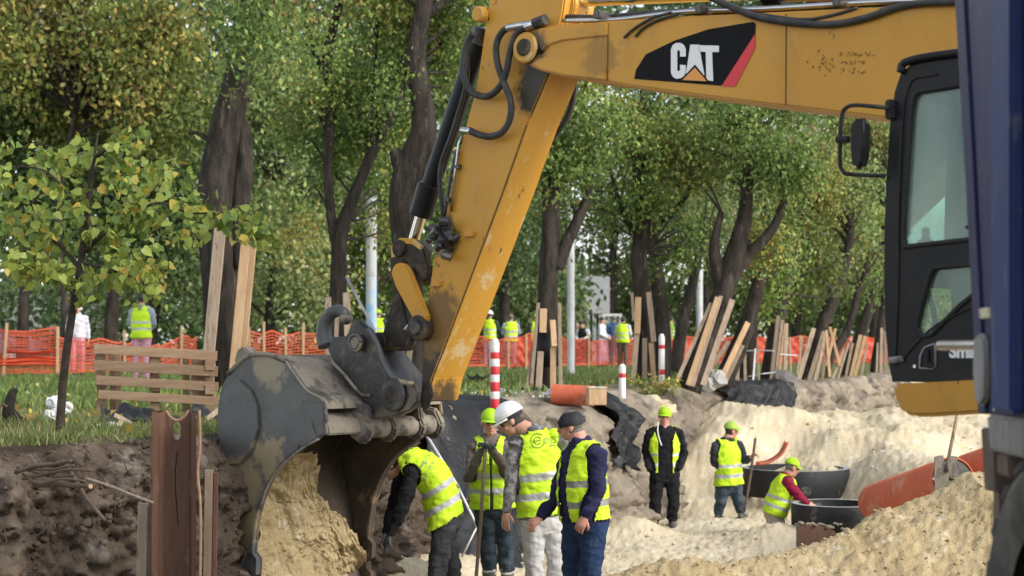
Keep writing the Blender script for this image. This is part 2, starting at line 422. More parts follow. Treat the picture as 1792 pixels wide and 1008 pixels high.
def glass_mat():
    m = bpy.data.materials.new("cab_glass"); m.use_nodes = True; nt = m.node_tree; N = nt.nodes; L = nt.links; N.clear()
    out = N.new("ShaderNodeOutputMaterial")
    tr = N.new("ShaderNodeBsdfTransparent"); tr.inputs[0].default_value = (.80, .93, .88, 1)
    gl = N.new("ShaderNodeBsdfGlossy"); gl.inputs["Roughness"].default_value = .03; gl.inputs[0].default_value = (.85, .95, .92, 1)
    df = N.new("ShaderNodeBsdfDiffuse"); df.inputs[0].default_value = (.55, .66, .60, 1)  # pale patchy veil: dust on the pane, with its hazy reflection painted in
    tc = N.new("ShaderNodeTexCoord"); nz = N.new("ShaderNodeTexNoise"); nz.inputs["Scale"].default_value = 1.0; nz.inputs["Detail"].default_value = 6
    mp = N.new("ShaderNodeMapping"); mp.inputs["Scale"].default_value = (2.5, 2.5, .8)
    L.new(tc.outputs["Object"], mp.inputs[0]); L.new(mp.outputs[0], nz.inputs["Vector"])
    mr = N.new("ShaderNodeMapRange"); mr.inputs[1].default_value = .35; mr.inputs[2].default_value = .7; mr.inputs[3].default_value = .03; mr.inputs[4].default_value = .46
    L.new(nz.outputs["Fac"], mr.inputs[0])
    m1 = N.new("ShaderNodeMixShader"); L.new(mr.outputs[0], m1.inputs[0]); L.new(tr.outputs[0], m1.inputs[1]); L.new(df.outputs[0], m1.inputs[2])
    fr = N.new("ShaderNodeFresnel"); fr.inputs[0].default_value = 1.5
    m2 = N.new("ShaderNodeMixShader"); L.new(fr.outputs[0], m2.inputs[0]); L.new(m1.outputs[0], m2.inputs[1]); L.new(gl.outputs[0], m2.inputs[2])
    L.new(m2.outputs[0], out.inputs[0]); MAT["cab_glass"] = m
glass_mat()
M = MAT

# ------------------------------------------------------------------ terrain
EDGE = np.array([(-14, 10.2), (-9, 10.5), (-5.5, 10.75), (-3.5, 11.0), (-2.35, 12.0), (-1.6, 14.5), (-.95, 18.0), (-.2, 20.2), (.85, 21.2), (1.45, 22.8), (2.6, 26.2), (4.6, 28.6), (6.6, 31.5), (8.6, 36), (13, 50), (22, 80), (40, 140)], float)
EDGE_S = np.array(spline(EDGE, 10))
def edge_dist(X, Y):
    """signed distance to the trench edge, positive on the pit side"""
    sh = np.shape(X); x = np.ravel(X); y = np.ravel(Y); best = np.full(x.shape, 1e9); sgn = np.ones(x.shape)
    for i in range(len(EDGE_S) - 1):
        ax, ay = EDGE_S[i]; bx, by = EDGE_S[i + 1]; dx, dy = bx - ax, by - ay; l2 = dx * dx + dy * dy + 1e-12
        t = np.clip(((x - ax) * dx + (y - ay) * dy) / l2, 0, 1)
        d = np.hypot(x - ax - t * dx, y - ay - t * dy)
        c = dx * (y - ay) - dy * (x - ax)
        k = d < best; best[k] = d[k]; sgn[k] = np.where(c[k] < 0, 1, -1)
    return (best * sgn).reshape(sh)

_cr = [(940, 1030, 12.0), (1000, 1016, 12.3), (1100, 994, 12.5), (1200, 982, 12.7), (1330, 978, 13.0), (1400, 964, 13.3), (1480, 932, 13.7), (1560, 886, 14.1), (1630, 858, 14.4), (1664, 838, 14.5), (1690, 818, 14.6), (1720, 818, 14.7), (1745, 830, 14.8), (1770, 845, 14.9), (1900, 860, 15.2), (2200, 880, 16)]
CREST = np.array([tuple(P(*q)) for q in _cr])
BUMPS = [(P(1450, 840, 23.8).x, 23.7, .7, -.28),   # x, y, radius, height: heaps and scrapes of the loose sand
    (P(1365, 920, 20.3).x, 20.3, .55, .26), (P(1270, 900, 22.6).x, 22.4, .7, .12), (P(1250, 710, 26).x, 26.0, 1.3, .30), (P(1370, 715, 27).x, 27.0, 1.2, .18),
    (P(1500, 800, 24).x, 24.3, 1.0, .22), (P(1560, 770, 24.5).x, 24.6, 1.0, .25), (P(1350, 760, 25.5).x, 25.3, .8, -.15), (P(1640, 760, 23).x, 23.0, 1.2, .2),
    (P(1520, 860, 19).x, 19.0, .6, .12), (P(1100, 900, 20.8).x, 20.9, .5, .30), (P(770, 960, 16.5).x, 16.6, .8, .35), (P(690, 960, 14.5).x, 15.2, .8, .45)]
def ground_z(X, Y, fine=True):
    X = np.asarray(X, float); Y = np.asarray(Y, float)
    d = edge_dist(X, Y)
    floor = -1.76 - .08 * sstep(14, 22, Y) + .05 * fbm(X, Y, s=1.6, o=3, seed=3)
    heap = sstep(23.3, 27.6, Y + .5 * fbm(X, Y, s=1.6, o=3, seed=6)) * (1.24 + .16 * fbm(X, Y, s=1.5, o=4, seed=5)) * sstep(.7, 2.9, X - .12 * (Y - 22) + .3 * fbm(X, Y, s=.9, o=2, seed=7))
    right = sstep(4.3, 6.2, X) * sstep(15.5, 18.5, Y) * .6
    low = floor + np.maximum(heap, right)
    for bx, by, r, h in BUMPS: low = low + h * np.exp(-((X - bx) ** 2 + (Y - by) ** 2) / (r * r))
    yc = np.interp(X, CREST[:, 0], CREST[:, 1]); zc = np.interp(X, CREST[:, 0], CREST[:, 2]) + .04 * fbm(X, Y * 0, s=.6, o=3, seed=8)
    zc = np.where(X < CREST[0, 0], zc - 1.1 * (CREST[0, 0] - X), zc)
    dd = Y - yc
    back = zc - .72 * (np.sqrt(np.maximum(dd, 0) ** 2 + .02) - .141)
    front = zc - .30 * (np.sqrt(np.minimum(dd, 0) ** 2 + .04) - .2) - .05 * np.maximum(-dd - .8, 0)
    mound = np.where(dd > 0, back, front)
    low = np.maximum(low, mound) + .06 * np.exp(-np.abs(low - mound) / .1)
    road = -.72 + .02 * fbm(X, Y, s=1.0, o=2, seed=9)
    r = 1 - sstep(9.3, 10.3, Y)
    low = low * (1 - r) + np.minimum(road, np.maximum(low, road)) * r
    top = .03 * fbm(X, Y, s=2.5, o=3, seed=12)
    s = sstep(-.50, -.22, d)
    z = top * (1 - s) + low * s
    if fine:
        lump = np.abs(fbm(X, Y, s=.13, o=3, seed=21, gain=.6)); sandw = s * (1 - r)
        z = z + sandw * (.022 * (lump - .4) + .014 * fbm(X, Y, s=.06, o=3, seed=22, gain=.7) + .025 * fbm(X, Y, s=.5, o=2, seed=23))
    return z
def gz(x, y): return float(ground_z(np.array([x]), np.array([y]), False)[0])

def build_ground():
    ang = np.concatenate([np.linspace(-1.4, -.36, 60)[:-1], np.linspace(-.36, .36, 560), np.linspace(.36, 1.4, 60)[1:]])
    ys = np.concatenate([np.geomspace(.8, 9.2, 26)[:-1], np.geomspace(9.2, 33, 350)[:-1], np.geomspace(33, 420, 60)])
    Y, A = np.meshgrid(ys, ang, indexing='ij'); X = A * Y
    Z = ground_z(X, Y); d = edge_dist(X, Y)
    nr, nc = Y.shape; idx = np.arange(nr * nc).reshape(nr, nc)
    q = np.stack([idx[:-1, :-1], idx[:-1, 1:], idx[1:, 1:], idx[1:, :-1]], -1).reshape(-1, 4)
    v = np.stack([X, Y, Z], -1).reshape(-1, 3)
    fc = v[q].mean(1); fd = d.ravel()[q].mean(1)
    n1 = fbm(fc[:, 0], fc[:, 1], s=.8, o=3, seed=31)
    strip = np.interp(fc[:, 0], [-5, -1.5, -.6, 1.5, 3, 8], [.1, .2, 1.5, 1.9, 1.2, .8])
    top = fd < -.36
    verge = top & (fd > -strip + .5 * n1)
    lawn = top & ~verge
    road = (~top) & (fc[:, 1] < 9.7)
    near = (~top) & ~road & (fc[:, 1] < np.interp(fc[:, 0], CREST[:, 0], CREST[:, 1]) + .35) & (fc[:, 0] > .2)
    rest = (~top) & ~road & ~near
    for nm, k, m in (("lawn", lawn, "turf"), ("bare_verge", verge, "soil_pale"), ("road_bed", road, "soil_pale"), ("sand_mound", near, "sand_near"), ("sand_floor", rest, "sand_pale")):
        f = q[k]; u, inv = np.unique(f, return_inverse=True)
        tag(mk_np(nm, v[u], inv.reshape(-1, 4), M[m], smooth=True), kind="structure")
build_ground()

# the cut face of the trench as its own rugged strip
def _edge_frames():
    p = EDGE_S; t = np.gradient(p, axis=0); t /= np.linalg.norm(t, axis=1)[:, None]
    L = np.concatenate([[0], np.cumsum(np.linalg.norm(np.diff(p, axis=0), axis=1))])
    return p, np.stack([t[:, 1], -t[:, 0]], 1), L
_EP, _EN, _EL = _edge_frames()
def bank_pt(s, u, push=0.0):
    """s = metres along the edge, u = 0 on the lawn .. 1 at the foot; numpy arrays"""
    s = np.asarray(s, float); u = np.asarray(u, float)
    x = np.interp(s, _EL, _EP[:, 0]); y = np.interp(s, _EL, _EP[:, 1])
    nx = np.interp(s, _EL, _EN[:, 0]); ny = np.interp(s, _EL, _EN[:, 1])
    off = np.interp(u, [0, .16, .24, .5, 1], [-.55, -.02, .12, .30, .62])
    z = np.interp(u, [0, .16, .24, .5, 1], [.03, .02, -.13, -.9, -1.95])
    low = np.interp(x, [-3, -1, 1.2, 3.5, 5], [0, 0, .12, .05, 0])      # the far lip has slumped a little
    w = sstep(.05, .3, u)
    rg = fbm(s, z * 1.4, s=1.1, o=2, seed=40) * .13 + np.abs(fbm(s, z * 1.2, s=.30, o=5, seed=44, gain=.62)) * .13 - .05 + fbm(s, z, s=.10, o=4, seed=47, gain=.65) * .045
    off = off + w * rg + push + .10 * fbm(s, s * 0, s=.5, o=2, seed=49) * (u > .05)
    z = z - low * sstep(0.02, .2, u) + .05 * fbm(s, off, s=.3, o=3, seed=45) * sstep(0, .1, u) * (1 - .4 * w) - (.02 * (u < .02)) - .05 * (u <= 0)
    return np.stack([x + nx * off, y + ny * off, z + push * .5 * (u < .3)], -1)
def s_at(x):
    return float(np.interp(x, EDGE_S[:, 0], _EL))
def build_bank():
    for nm, a, b, ds, m in (("earth_bank", s_at(-5.6), s_at(-.9), .022, "soil"), ("earth_bank", s_at(-.9), s_at(9.5), .055, "soil_pale")):
        NU = 120 if ds < .03 else 72; n = int((b - a) / ds); S, U = np.meshgrid(np.linspace(a, b, n), np.linspace(0, 1, NU), indexing='ij')
        v = bank_pt(S, U).reshape(-1, 3); idx = np.arange(n * NU).reshape(n, NU)
        f = np.stack([idx[:-1, :-1], idx[:-1, 1:], idx[1:, 1:], idx[1:, :-1]], -1).reshape(-1, 4)
        tag(mk_np(nm, v, f, M[m], smooth=True), kind="structure")
build_bank()

# black film draped over the lip
def film(name, label, x0, x1, u0, u1, push, seed, ns=60, nu=50):
    a, b = s_at(x0), s_at(x1)
    S, U = np.meshgrid(np.linspace(0, 1, ns), np.linspace(0, 1, nu), indexing='ij')
    s = a + (b - a) * S + .12 * fbm(U * 3, S * 0, s=.7, o=2, seed=seed); u = u0 + (u1 - u0) * U * (1 + .10 * fbm(S * 4, S * 0, s=.6, o=2, seed=seed + 1))
    base = bank_pt(s, np.clip(u, .02, 1), 0)
    sm = base.copy()
    for _ in range(6):
        sm[1:-1] = (sm[:-2] + sm[1:-1] * 2 + sm[2:]) / 4; sm[:, 1:-1] = (sm[:, :-2] + sm[:, 1:-1] * 2 + sm[:, 2:]) / 4
    nx = np.interp(s, _EL, _EN[:, 0]); ny = np.interp(s, _EL, _EN[:, 1])
    fold = push + sstep(0, .25, U) * (.13 * (1 - np.abs(fbm(S * 9 + U * 4.5, U * 1.5, s=1, o=3, seed=seed + 2))) + .05 * (1 - np.abs(fbm(S * 26 + U * 14, U * 5, s=1, o=2, seed=seed + 5)))) - .07
    sm[..., 0] += nx * fold; sm[..., 1] += ny * fold; sm[..., 2] += .05 + .04 * fbm(S * 5, U * 5, s=1, o=2, seed=seed + 3)
    idx = np.arange(ns * nu).reshape(ns, nu)
    f = np.stack([idx[:-1, :-1], idx[:-1, 1:], idx[1:, 1:], idx[1:, :-1]], -1).reshape(-1, 4)
    o = mk_np(name, sm.reshape(-1, 3), f, M["film"], smooth=True)
    md = o.modifiers.new("thickness", 'SOLIDIFY'); md.thickness = .006
    tag(o, label, "plastic sheet", "black film over the trench edge")
film("plastic_film", "large crumpled black film hanging down the bank behind the shovel man", -1.12, -.12, .0, .95, .09, 60, 80, 60)
film("plastic_film", "black film draped over the bank beside the man in black", 1.0, 1.55, .02, .50, .08, 70)
film("plastic_film", "black film on the far bank below the leaning planked trees", 3.4, 5.0, .0, .50, .08, 80)

# ------------------------------------------------------------------ excavator: everything lies in planes parallel to the boom
B0 = Vector((-1.49, 12.44, 0)); TH = math.radians(40)
UX = Vector((math.cos(TH), -math.sin(TH), 0))      # along the boom, towards the operator
NX = Vector((-math.sin(TH), -math.cos(TH), 0))     # towards the machine's own left
def E(px, py, off=0.0):
    """the point of the plane `off` metres left of the boom's centre plane that the photo shows at (px, py)"""
    k = (px - HX) / F; B = B0 + NX * off
    t = (k * B.y - B.x) / (UX.x - k * UX.y)
    p = B + UX * t; p.z = CZ + (HY - py) / F * p.y
    return p
def T(t, z, off): p = B0 + NX * off + UX * t; p.z = z; return p
def tz(p, off): q = Vector(p) - (B0 + NX * off); return q.dot(UX), p.z
def EP(pts, off): return [E(x, y, off) for x, y in pts]
def slab(pts, off, w, bev=.008): return ext(EP(pts, off), -NX * w, bev)

SWING = T(7.4, -.72, 0)
ex = thing("excavator", "yellow excavator with black cab and raised boom over the trench", "excavator", SWING)

# stick
ST = .17
_Y = dict(c1=(.60, .305, .036), c2=(.54, .265, .03), scale=1.2, rough=.46, bump=.06, bscale=12, spec=.4, stretch=(1, 1, .45))
_YG = [((.42, .205, .03), 3.2, .58, .85), ((.50, .30, .09), 6, .63, .75), ((.10, .065, .03), 11, .71, .76)]
pm("stick_yellow", grime=_YG, spots=[(E(938, 158, ST), .24, (.035, .026, .016), 1.5, 7), (E(742, 650, ST), .50, (.030, .024, .018), 1.1, 6), (E(776, 412, ST), .17, (.10, .065, .03), 1.6, 9), (E(760, 560, ST), .30, (.20, .11, .03), 1.6, 10)], **_Y)
pm("stick_inner", (.61, .32, .042), (.57, .285, .036), 1.5, .5, bump=.1, bscale=25, spec=.4, stretch=(1, 1, .35), grime=[((.64, .44, .20), 7, .60, .70), ((.10, .06, .03), 11, .68, .74)], spots=[(E(765, 700, 0), .20, (.10, .06, .025), 1.6, 9), (E(838, 480, 0), .12, (.64, .47, .24), 2.4, 26), (E(800, 610, 0), .09, (.64, .47, .24), 2.4, 26)])
pm("boom_yellow", grime=_YG, spots=[(E(922, 84, .26), .17, (.07, .045, .02), 1.5, 9), (E(1050, 100, .24), .16, (.36, .19, .03), 1.8, 16)], **_Y)
pm("bucket_plate", (.10, .102, .105), (.14, .14, .14), 1.5, .5, metal=.35, bump=.2, bscale=20, grime=[((.19, .175, .15), 5, .58, .78), ((.045, .045, .047), 9, .66, .75)],
   spots=[(E(405, 880, .63), .46, (.36, .29, .17), 1.7, 5), (E(470, 800, .63), .20, (.34, .28, .17), 2.0, 8), (E(470, 640, .63), .20, (.30, .26, .19), 2.2, 8), (E(420, 1010, .63), .22, (.16, .16, .16), 1.4, 5), (E(425, 735, .65), .16, (.115, .12, .125), .8, 6)])
stick_pts = [(872, -90), (855, 0), (833, 150), (811, 232), (785, 340), (760, 440), (751, 500), (744, 560), (738, 640), (735, 700), (747, 704), (756, 664), (804, 539), (879, 340), (922, 219), (968, 110), (985, 20), (1000, -90)]
def stick():
    o = mk("stick", slab(stick_pts, ST, 2 * ST, .012), [M["stick_yellow"], M["stick_inner"]], ex)
    me = o.data; n_in = (UX - Vector((0, 0, .4))).normalized()
    for p in me.polygons:
        if p.normal.dot(UX) > .6: p.material_index = 1
    # inner weld seam and greasy lower end plates
    seam = [E(x, y, ST + .006) for x, y in ((922, 219), (879, 340), (842, 438), (804, 539), (780, 604), (756, 664))]
    mk("weld_seam", tube(spline(seam, 5), .006, 6), M["sealant"], o)
    low = [(744, 545), (775, 560), (789, 575), (756, 664), (747, 704), (735, 700), (738, 640)]
    mk("end_plate", slab([(733, 690), (752, 668), (756, 690), (746, 716), (736, 714)], ST + .02, .03, .008), M["greasy"], o)
    for (x, y) in ((822, 410), (764, 497)):
        c = E(x, y, ST + .012)
        R = Matrix((UX, NX, Vector((0, 0, 1)))).transposed()
        mk("mounting_block", box(c, (.085, .03, .035), .004, R), M["cat_yellow"], o)
    # end cap of the stick at the bottom, facing the operator
    a, b = E(757, 680, ST), E(757, 680, -ST)
    mk("nose_plate", ext([E(754, 676, ST - .01), E(747, 703, ST - .01), E(747, 703, -ST + .01), E(754, 676, -ST + .01)], UX * .012, 0), M["cat_yellow_worn"], o)
    # bracket for the stick cylinder, above the frame edge
    mk("cylinder_lug", slab([(948, -60), (952, 12), (965, 38), (1000, 36), (1006, 10), (998, -60)], .10, .20, .01), M["cat_yellow_worn"], o)
    cc = E(843, 26, ST + .02)
    mk("pin_boss", cyl(cc - NX * .02, cc + NX * .05, .055, 20, .01), M["cat_yellow"], o)
    # soot and grease under the boom nose
    # dark hoses on the far side
    mk("hose", tube(spline([E(1005, 120, -ST - .03), E(1003, 170, -ST - .05), E(990, 210, -ST - .05), E(968, 240, -ST - .03)], 6), .022, 8), M["rubber_hose"], o)
stick()

# boom
BW = .235
boom_pts = [(905, 88), (906, 72), (915, 58), (945, 46), (1062, 37), (1200, 28), (1330, 22), (1500, 14), (1680, 6), (1760, 30), (1790, 120), (1790, 235), (1700, 228), (1560, 208), (1470, 197), (1330, 181), (1200, 164), (1110, 152), (1060, 143), (985, 134), (940, 122), (915, 108)]
boom = mk("boom", slab(boom_pts, BW, 2 * BW, .012), M["boom_yellow"], ex)
def boom_parts():
    foot_top = EP([(1680, 6), (1790, 235)], BW)
    t0, z0 = tz(E(1700, 20, 0), 0); t1, z1 = tz(E(1700, 228, 0), 0)
    mk("boom_foot", ext([T(t0, z0 - .1, .2), T(t0 + .9, z0 - .45, .2), T(7.1, .62, .2), T(6.85, .42, .2), T(t1, z1, .2)], -NX * .4, .02), M["cat_yellow"], boom)
    # cast nose: raised ribs round a recess
    upper = [(945, 50), (1062, 41), (1062, 62), (985, 70), (960, 78), (948, 90), (941, 74), (930, 62)]
    lower = [(944, 100), (985, 104), (1060, 117), (1060, 140), (985, 131), (948, 122), (930, 112)]
    for pts in (upper, lower): mk("nose_rib", slab(pts, BW + .016, .02, .006), M["boom_yellow"], boom)
    c = E(922, 84, BW)
    mk("pin_collar", cyl(c, c + NX * .03, .105, 28, .012), M["cat_yellow_worn"], boom)
    mk("pin", cyl(c, c + NX * .05, .058, 20, .01), M["greasy"], boom)
    h = E(946, 90, BW)
    mk("recess_hole", cyl(h, h + NX * .019, .018, 12), M["decal_black"], boom)
    # weld seams across the plates
    for x, y0, y1 in ((1064, 40, 141), (1376, 24, 184)):
        mk("weld_seam", tube([E(x, y0, BW + .002), E(x - 1, y1, BW + .002)], .004, 6), M["sealant"], boom)
    # the decal and its lettering
    dk = [(1110, 138), (1113, 122), (1130, 95), (1180, 71), (1240, 51), (1318, 38), (1322, 42), (1321, 70), (1284, 146), (1278, 151), (1264, 150)]
    mk("decal", slab(dk, BW + .004, .003, 0), M["decal_black"], boom)
    mk("decal_stripe", slab([(1321, 60), (1321, 84), (1287, 150), (1283, 152), (1263, 150)], BW + .006, .002, 0), M["decal_red"], boom)
    C = [(1200, 99), (1200, 86), (1197, 79), (1191, 75), (1183, 75), (1177, 79), (1174, 86), (1174, 127), (1177, 134), (1183, 138), (1191, 137), (1197, 133), (1200, 126), (1200, 114), (1190, 113), (1190, 123), (1187, 125), (1185, 123), (1185, 90), (1187, 87), (1190, 90), (1190, 99)]
    A = [(1199, 138), (1208, 78), (1223, 78), (1234, 140), (1224, 128), (1216, 113), (1207, 128)]
    Tt = [(1221, 79), (1258, 80), (1258, 91), (1246, 91), (1248, 142), (1236, 140), (1235, 91), (1223, 90)]
    for nm, L_ in (("letter_c", C), ("letter_a", A), ("letter_t", Tt)): mk("lettering", slab(L_, BW + .007, .002, 0), M["decal_white"], boom)
    mk("lettering", slab([(1189, 142), (1216, 113), (1242, 144)], BW + .0085, .001, 0), M["decal_black"], boom)
    mk("lettering", slab([(1194, 140), (1216, 118), (1237, 142)], BW + .0105, .0015, 0), M["decal_orange"], boom)
    # faded stencil, worn to flecks
    g = Geo()
    for i in range(60):
        row = random.choice((0, 0, 1, 1, 2)); x = random.uniform(1468, 1532 if row < 1 else 1512); y = 94 + row * 15 + random.uniform(-4, 4)
        w, h = random.uniform(1, 5), random.uniform(1, 4)
        g.add(slab([(x, y), (x + w, y - h * .4), (x + w * .8, y + h)], BW + .003, .002, 0))
    for i in range(26):
        x = random.gauss(1438, 9); y = random.gauss(105, 11); w = random.uniform(1, 4)
        g.add(slab([(x, y), (x + w, y - 2), (x + w * .8, y + w)], BW + .003, .002, 0))
    o = mk("worn_stencil", g, M["stencil"], boom); tag(o, kind="stuff")
    # hoses and steel lines along the top
    lines = [([(985, 30), (1060, 30), (1150, 22), (1300, 18), (1500, 8), (1680, -4)], .12, .020, "rubber_hose"),
             ([(985, 36), (1080, 34), (1200, 20), (1340, 15), (1520, 4), (1680, -2)], .20, .016, "steel_polished"),
             ([(1180, -30), (1250, -2), (1320, 28), (1390, 40), (1460, 42), (1520, 30), (1590, 8), (1700, 2)], BW + .02, .022, "rubber_hose"),
             ([(1190, -40), (1260, 4), (1330, 32), (1400, 42), (1465, 38), (1540, 18), (1620, 5), (1700, 4)], BW - .03, .020, "rubber_hose"),
             ([(1200, 20), (1290, 22), (1400, 12), (1500, 6), (1690, 4)], .05, .024, "rubber_hose"),
             ([(1175, 22), (1140, 32), (1110, 50), (1092, 66)], BW + .012, .009, "rubber_hose"),
             ([(1190, 24), (1150, 36), (1125, 50), (1112, 64)], BW + .012, .009, "rubber_hose"),
             ([(1330, 25), (1400, 34), (1450, 28), (1500, 14)], BW + .005, .010, "rubber_hose")]
    for pts, off, r, m in lines:
        mk("hose" if m == "rubber_hose" else "steel_line", tube(spline([E(x, y, off) for x, y in pts], 6), r, 8), M[m], boom, True)
    for x, y in ((1062, 28), (1240, 18), (1480, 6)):
        c = E(x, y + 2, .15); R = Matrix((UX, NX, Vector((0, 0, 1)))).transposed()
        mk("hose_clamp", box(c, (.05, .24, .05), .006, R), M["steel_dark"], boom)
    # stick cylinder lying over the boom
    p0, p1 = E(1370, -22, 0), E(1700, -26, 0)
    mk("stick_cylinder", cyl(p0, p1, .085, 24, .01), M["cat_yellow"], boom, True, 40)
    mk("cylinder_gland", cyl(E(1340, -14, 0), E(1372, -16, 0), .095, 24, .01), M["black_paint"], boom, True, 40)
    mk("cylinder_rod", cyl(E(985, 2, 0), E(1345, -14, 0), .045, 16), M["chrome"], boom, True, 40)
boom_parts()

# bucket cylinder with hoses
def bucket_cyl():
    root = mk("bucket_cylinder", tube([E(842, 52, 0), E(832, 90, 0), E(752, 330, 0), E(745, 345, 0)], [.062, .070, .070, .070], 24), M["black_paint"], ex, True, 40)
    mk("gland", cyl(E(752, 322, 0), E(736, 378, 0), .088, 24, .012), M["black_paint"], root, True, 40)
    mk("rod", cyl(E(738, 372, 0), E(722, 428, 0), .042, 18), M["chrome"], root, True, 40)
    mk("head_port", cyl(E(842, 48, .05), E(834, 78, .05), .05, 14, .008), M["steel_dark"], root, True, 40)
    mk("steel_line", tube(spline([E(822, 88, .06), E(815, 150, .07), E(792, 230, .09), E(770, 300, .09), E(776, 380, .10)], 6), .017, 8), M["rubber_hose"], root, True)
    mk("steel_line", tube([E(800, 262, .19), E(790, 300, .2), E(783, 345, .2), E(775, 395, .2)], .012, 8), M["steel_dark"], root, True)
    mk("steel_line", tube([E(808, 238, .19), E(803, 250, .2), E(797, 300, .2), E(790, 370, .19)], .010, 8), M["steel_polished"], root, True)
    for x, y in ((800, 292), (783, 350)):
        R = Matrix((UX, NX, Vector((0, 0, 1)))).transposed()
        mk("line_clamp", box(E(x, y, .19), (.06, .04, .03), .004, R), M["steel_dark"], root)
    # two looping hoses
    h1 = [(900, 46), (880, 55), (869, 78), (870, 108), (880, 140), (893, 175), (893, 205), (880, 230), (858, 239), (836, 235), (822, 228)]
    h2 = [(928, 46), (905, 58), (893, 90), (886, 125), (876, 150), (858, 167), (840, 168), (823, 158), (812, 135), (811, 105), (818, 75), (828, 58)]
    for h in (h1, h2): mk("hose", tube(spline([E(x, y, ST + .075) for x, y in h], 6), .024, 10), M["rubber_hose"], root, True)
    for a, b in (((888, 49), (916, 44)), ((905, 46), (945, 40)), ((920, 48), (950, 38)), ((808, 228), (824, 230))):
        mk("fitting", cyl(E(*a, ST + .075), E(*b, ST + .075), .028, 10, .004), M["steel_polished"], root, True, 40)
    mk("fitting", cyl(E(935, 42, ST + .07), E(956, 34, ST + .07), .04, 8, .005), M["steel_dark"], root)
    # lump of valve and fittings on the stick
    g = Geo()
    for i in range(26):
        x, y = random.gauss(776, 9), random.gauss(412, 13)
        a = E(x, y, ST + random.uniform(.02, .10)); r = random.uniform(.018, .042)
        g.add(cyl(a, a + (NX * random.uniform(-1, 1) + UX * random.uniform(-1, 1) + Vector((0, 0, random.uniform(-1, 1)))).normalized() * .07, r, 8, .005))
    mk("valve_block", g, M["steel_dark"], root)
    mk("valve_foot", cyl(E(776, 432, ST + .06), E(776, 448, ST + .06), .03, 10, .005), M["steel_dusty"], root)
bucket_cyl()

# tipping linkage
def link_arm(pts, off, w, mat, nm, holes=()):
    o = mk(nm, slab(pts, off, w, .012), M[mat], ex)
    return o
def linkage():
    arm = [(683, 478), (687, 465), (697, 459), (709, 463), (716, 474), (748, 556), (744, 566), (735, 570), (726, 566), (690, 500)]
    link_arm(arm, ST + .075, .05, "cat_yellow", "idler_arm")
    link_arm(arm, -ST - .03, .05, "cat_yellow", "idler_arm")
    hl = [(681, 450), (684, 430), (700, 416), (722, 417), (740, 432), (750, 470), (748, 490), (738, 494), (724, 470), (716, 462), (706, 455), (700, 470), (703, 520), (712, 560), (722, 590), (714, 606), (672, 608), (664, 596), (676, 560), (686, 520)]
    a = link_arm(hl, .125, .055, "greasy", "bucket_link")
    link_arm(hl, -.075, .055, "greasy", "bucket_link")
    mk("edge_strip", slab([(684, 430), (700, 416), (722, 417), (740, 432), (736, 438), (720, 427), (703, 427), (694, 448), (684, 452)], .130, .02, .004), M["cat_yellow_worn"], a)
    for (x, y, r, o0, o1) in ((722, 436, .062, .16, -.16), (736, 484, .06, .10, -.10), (690, 598, .07, .17, -.17)):
        mk("link_pin", cyl(E(x, y, 0) + NX * o0, E(x, y, 0) + NX * o1, r, 20, .008), M["greasy"], ex, True, 40)
    c = E(744, 574, ST)
    mk("pivot_boss", cyl(c, c + NX * .10, .092, 24, .012), M["greasy"], ex, True, 40)
    mk("pivot_cap", cyl(c, c + NX * .125, .05, 18, .008), M["steel_dark"], ex, True, 40)
    mk("cover_flap", tube(spline([E(708, 578, .17), E(718, 568, .17), E(729, 570, .17), E(733, 586, .17)], 5), .014, 8), M["steel_polished"], ex, True)
linkage()

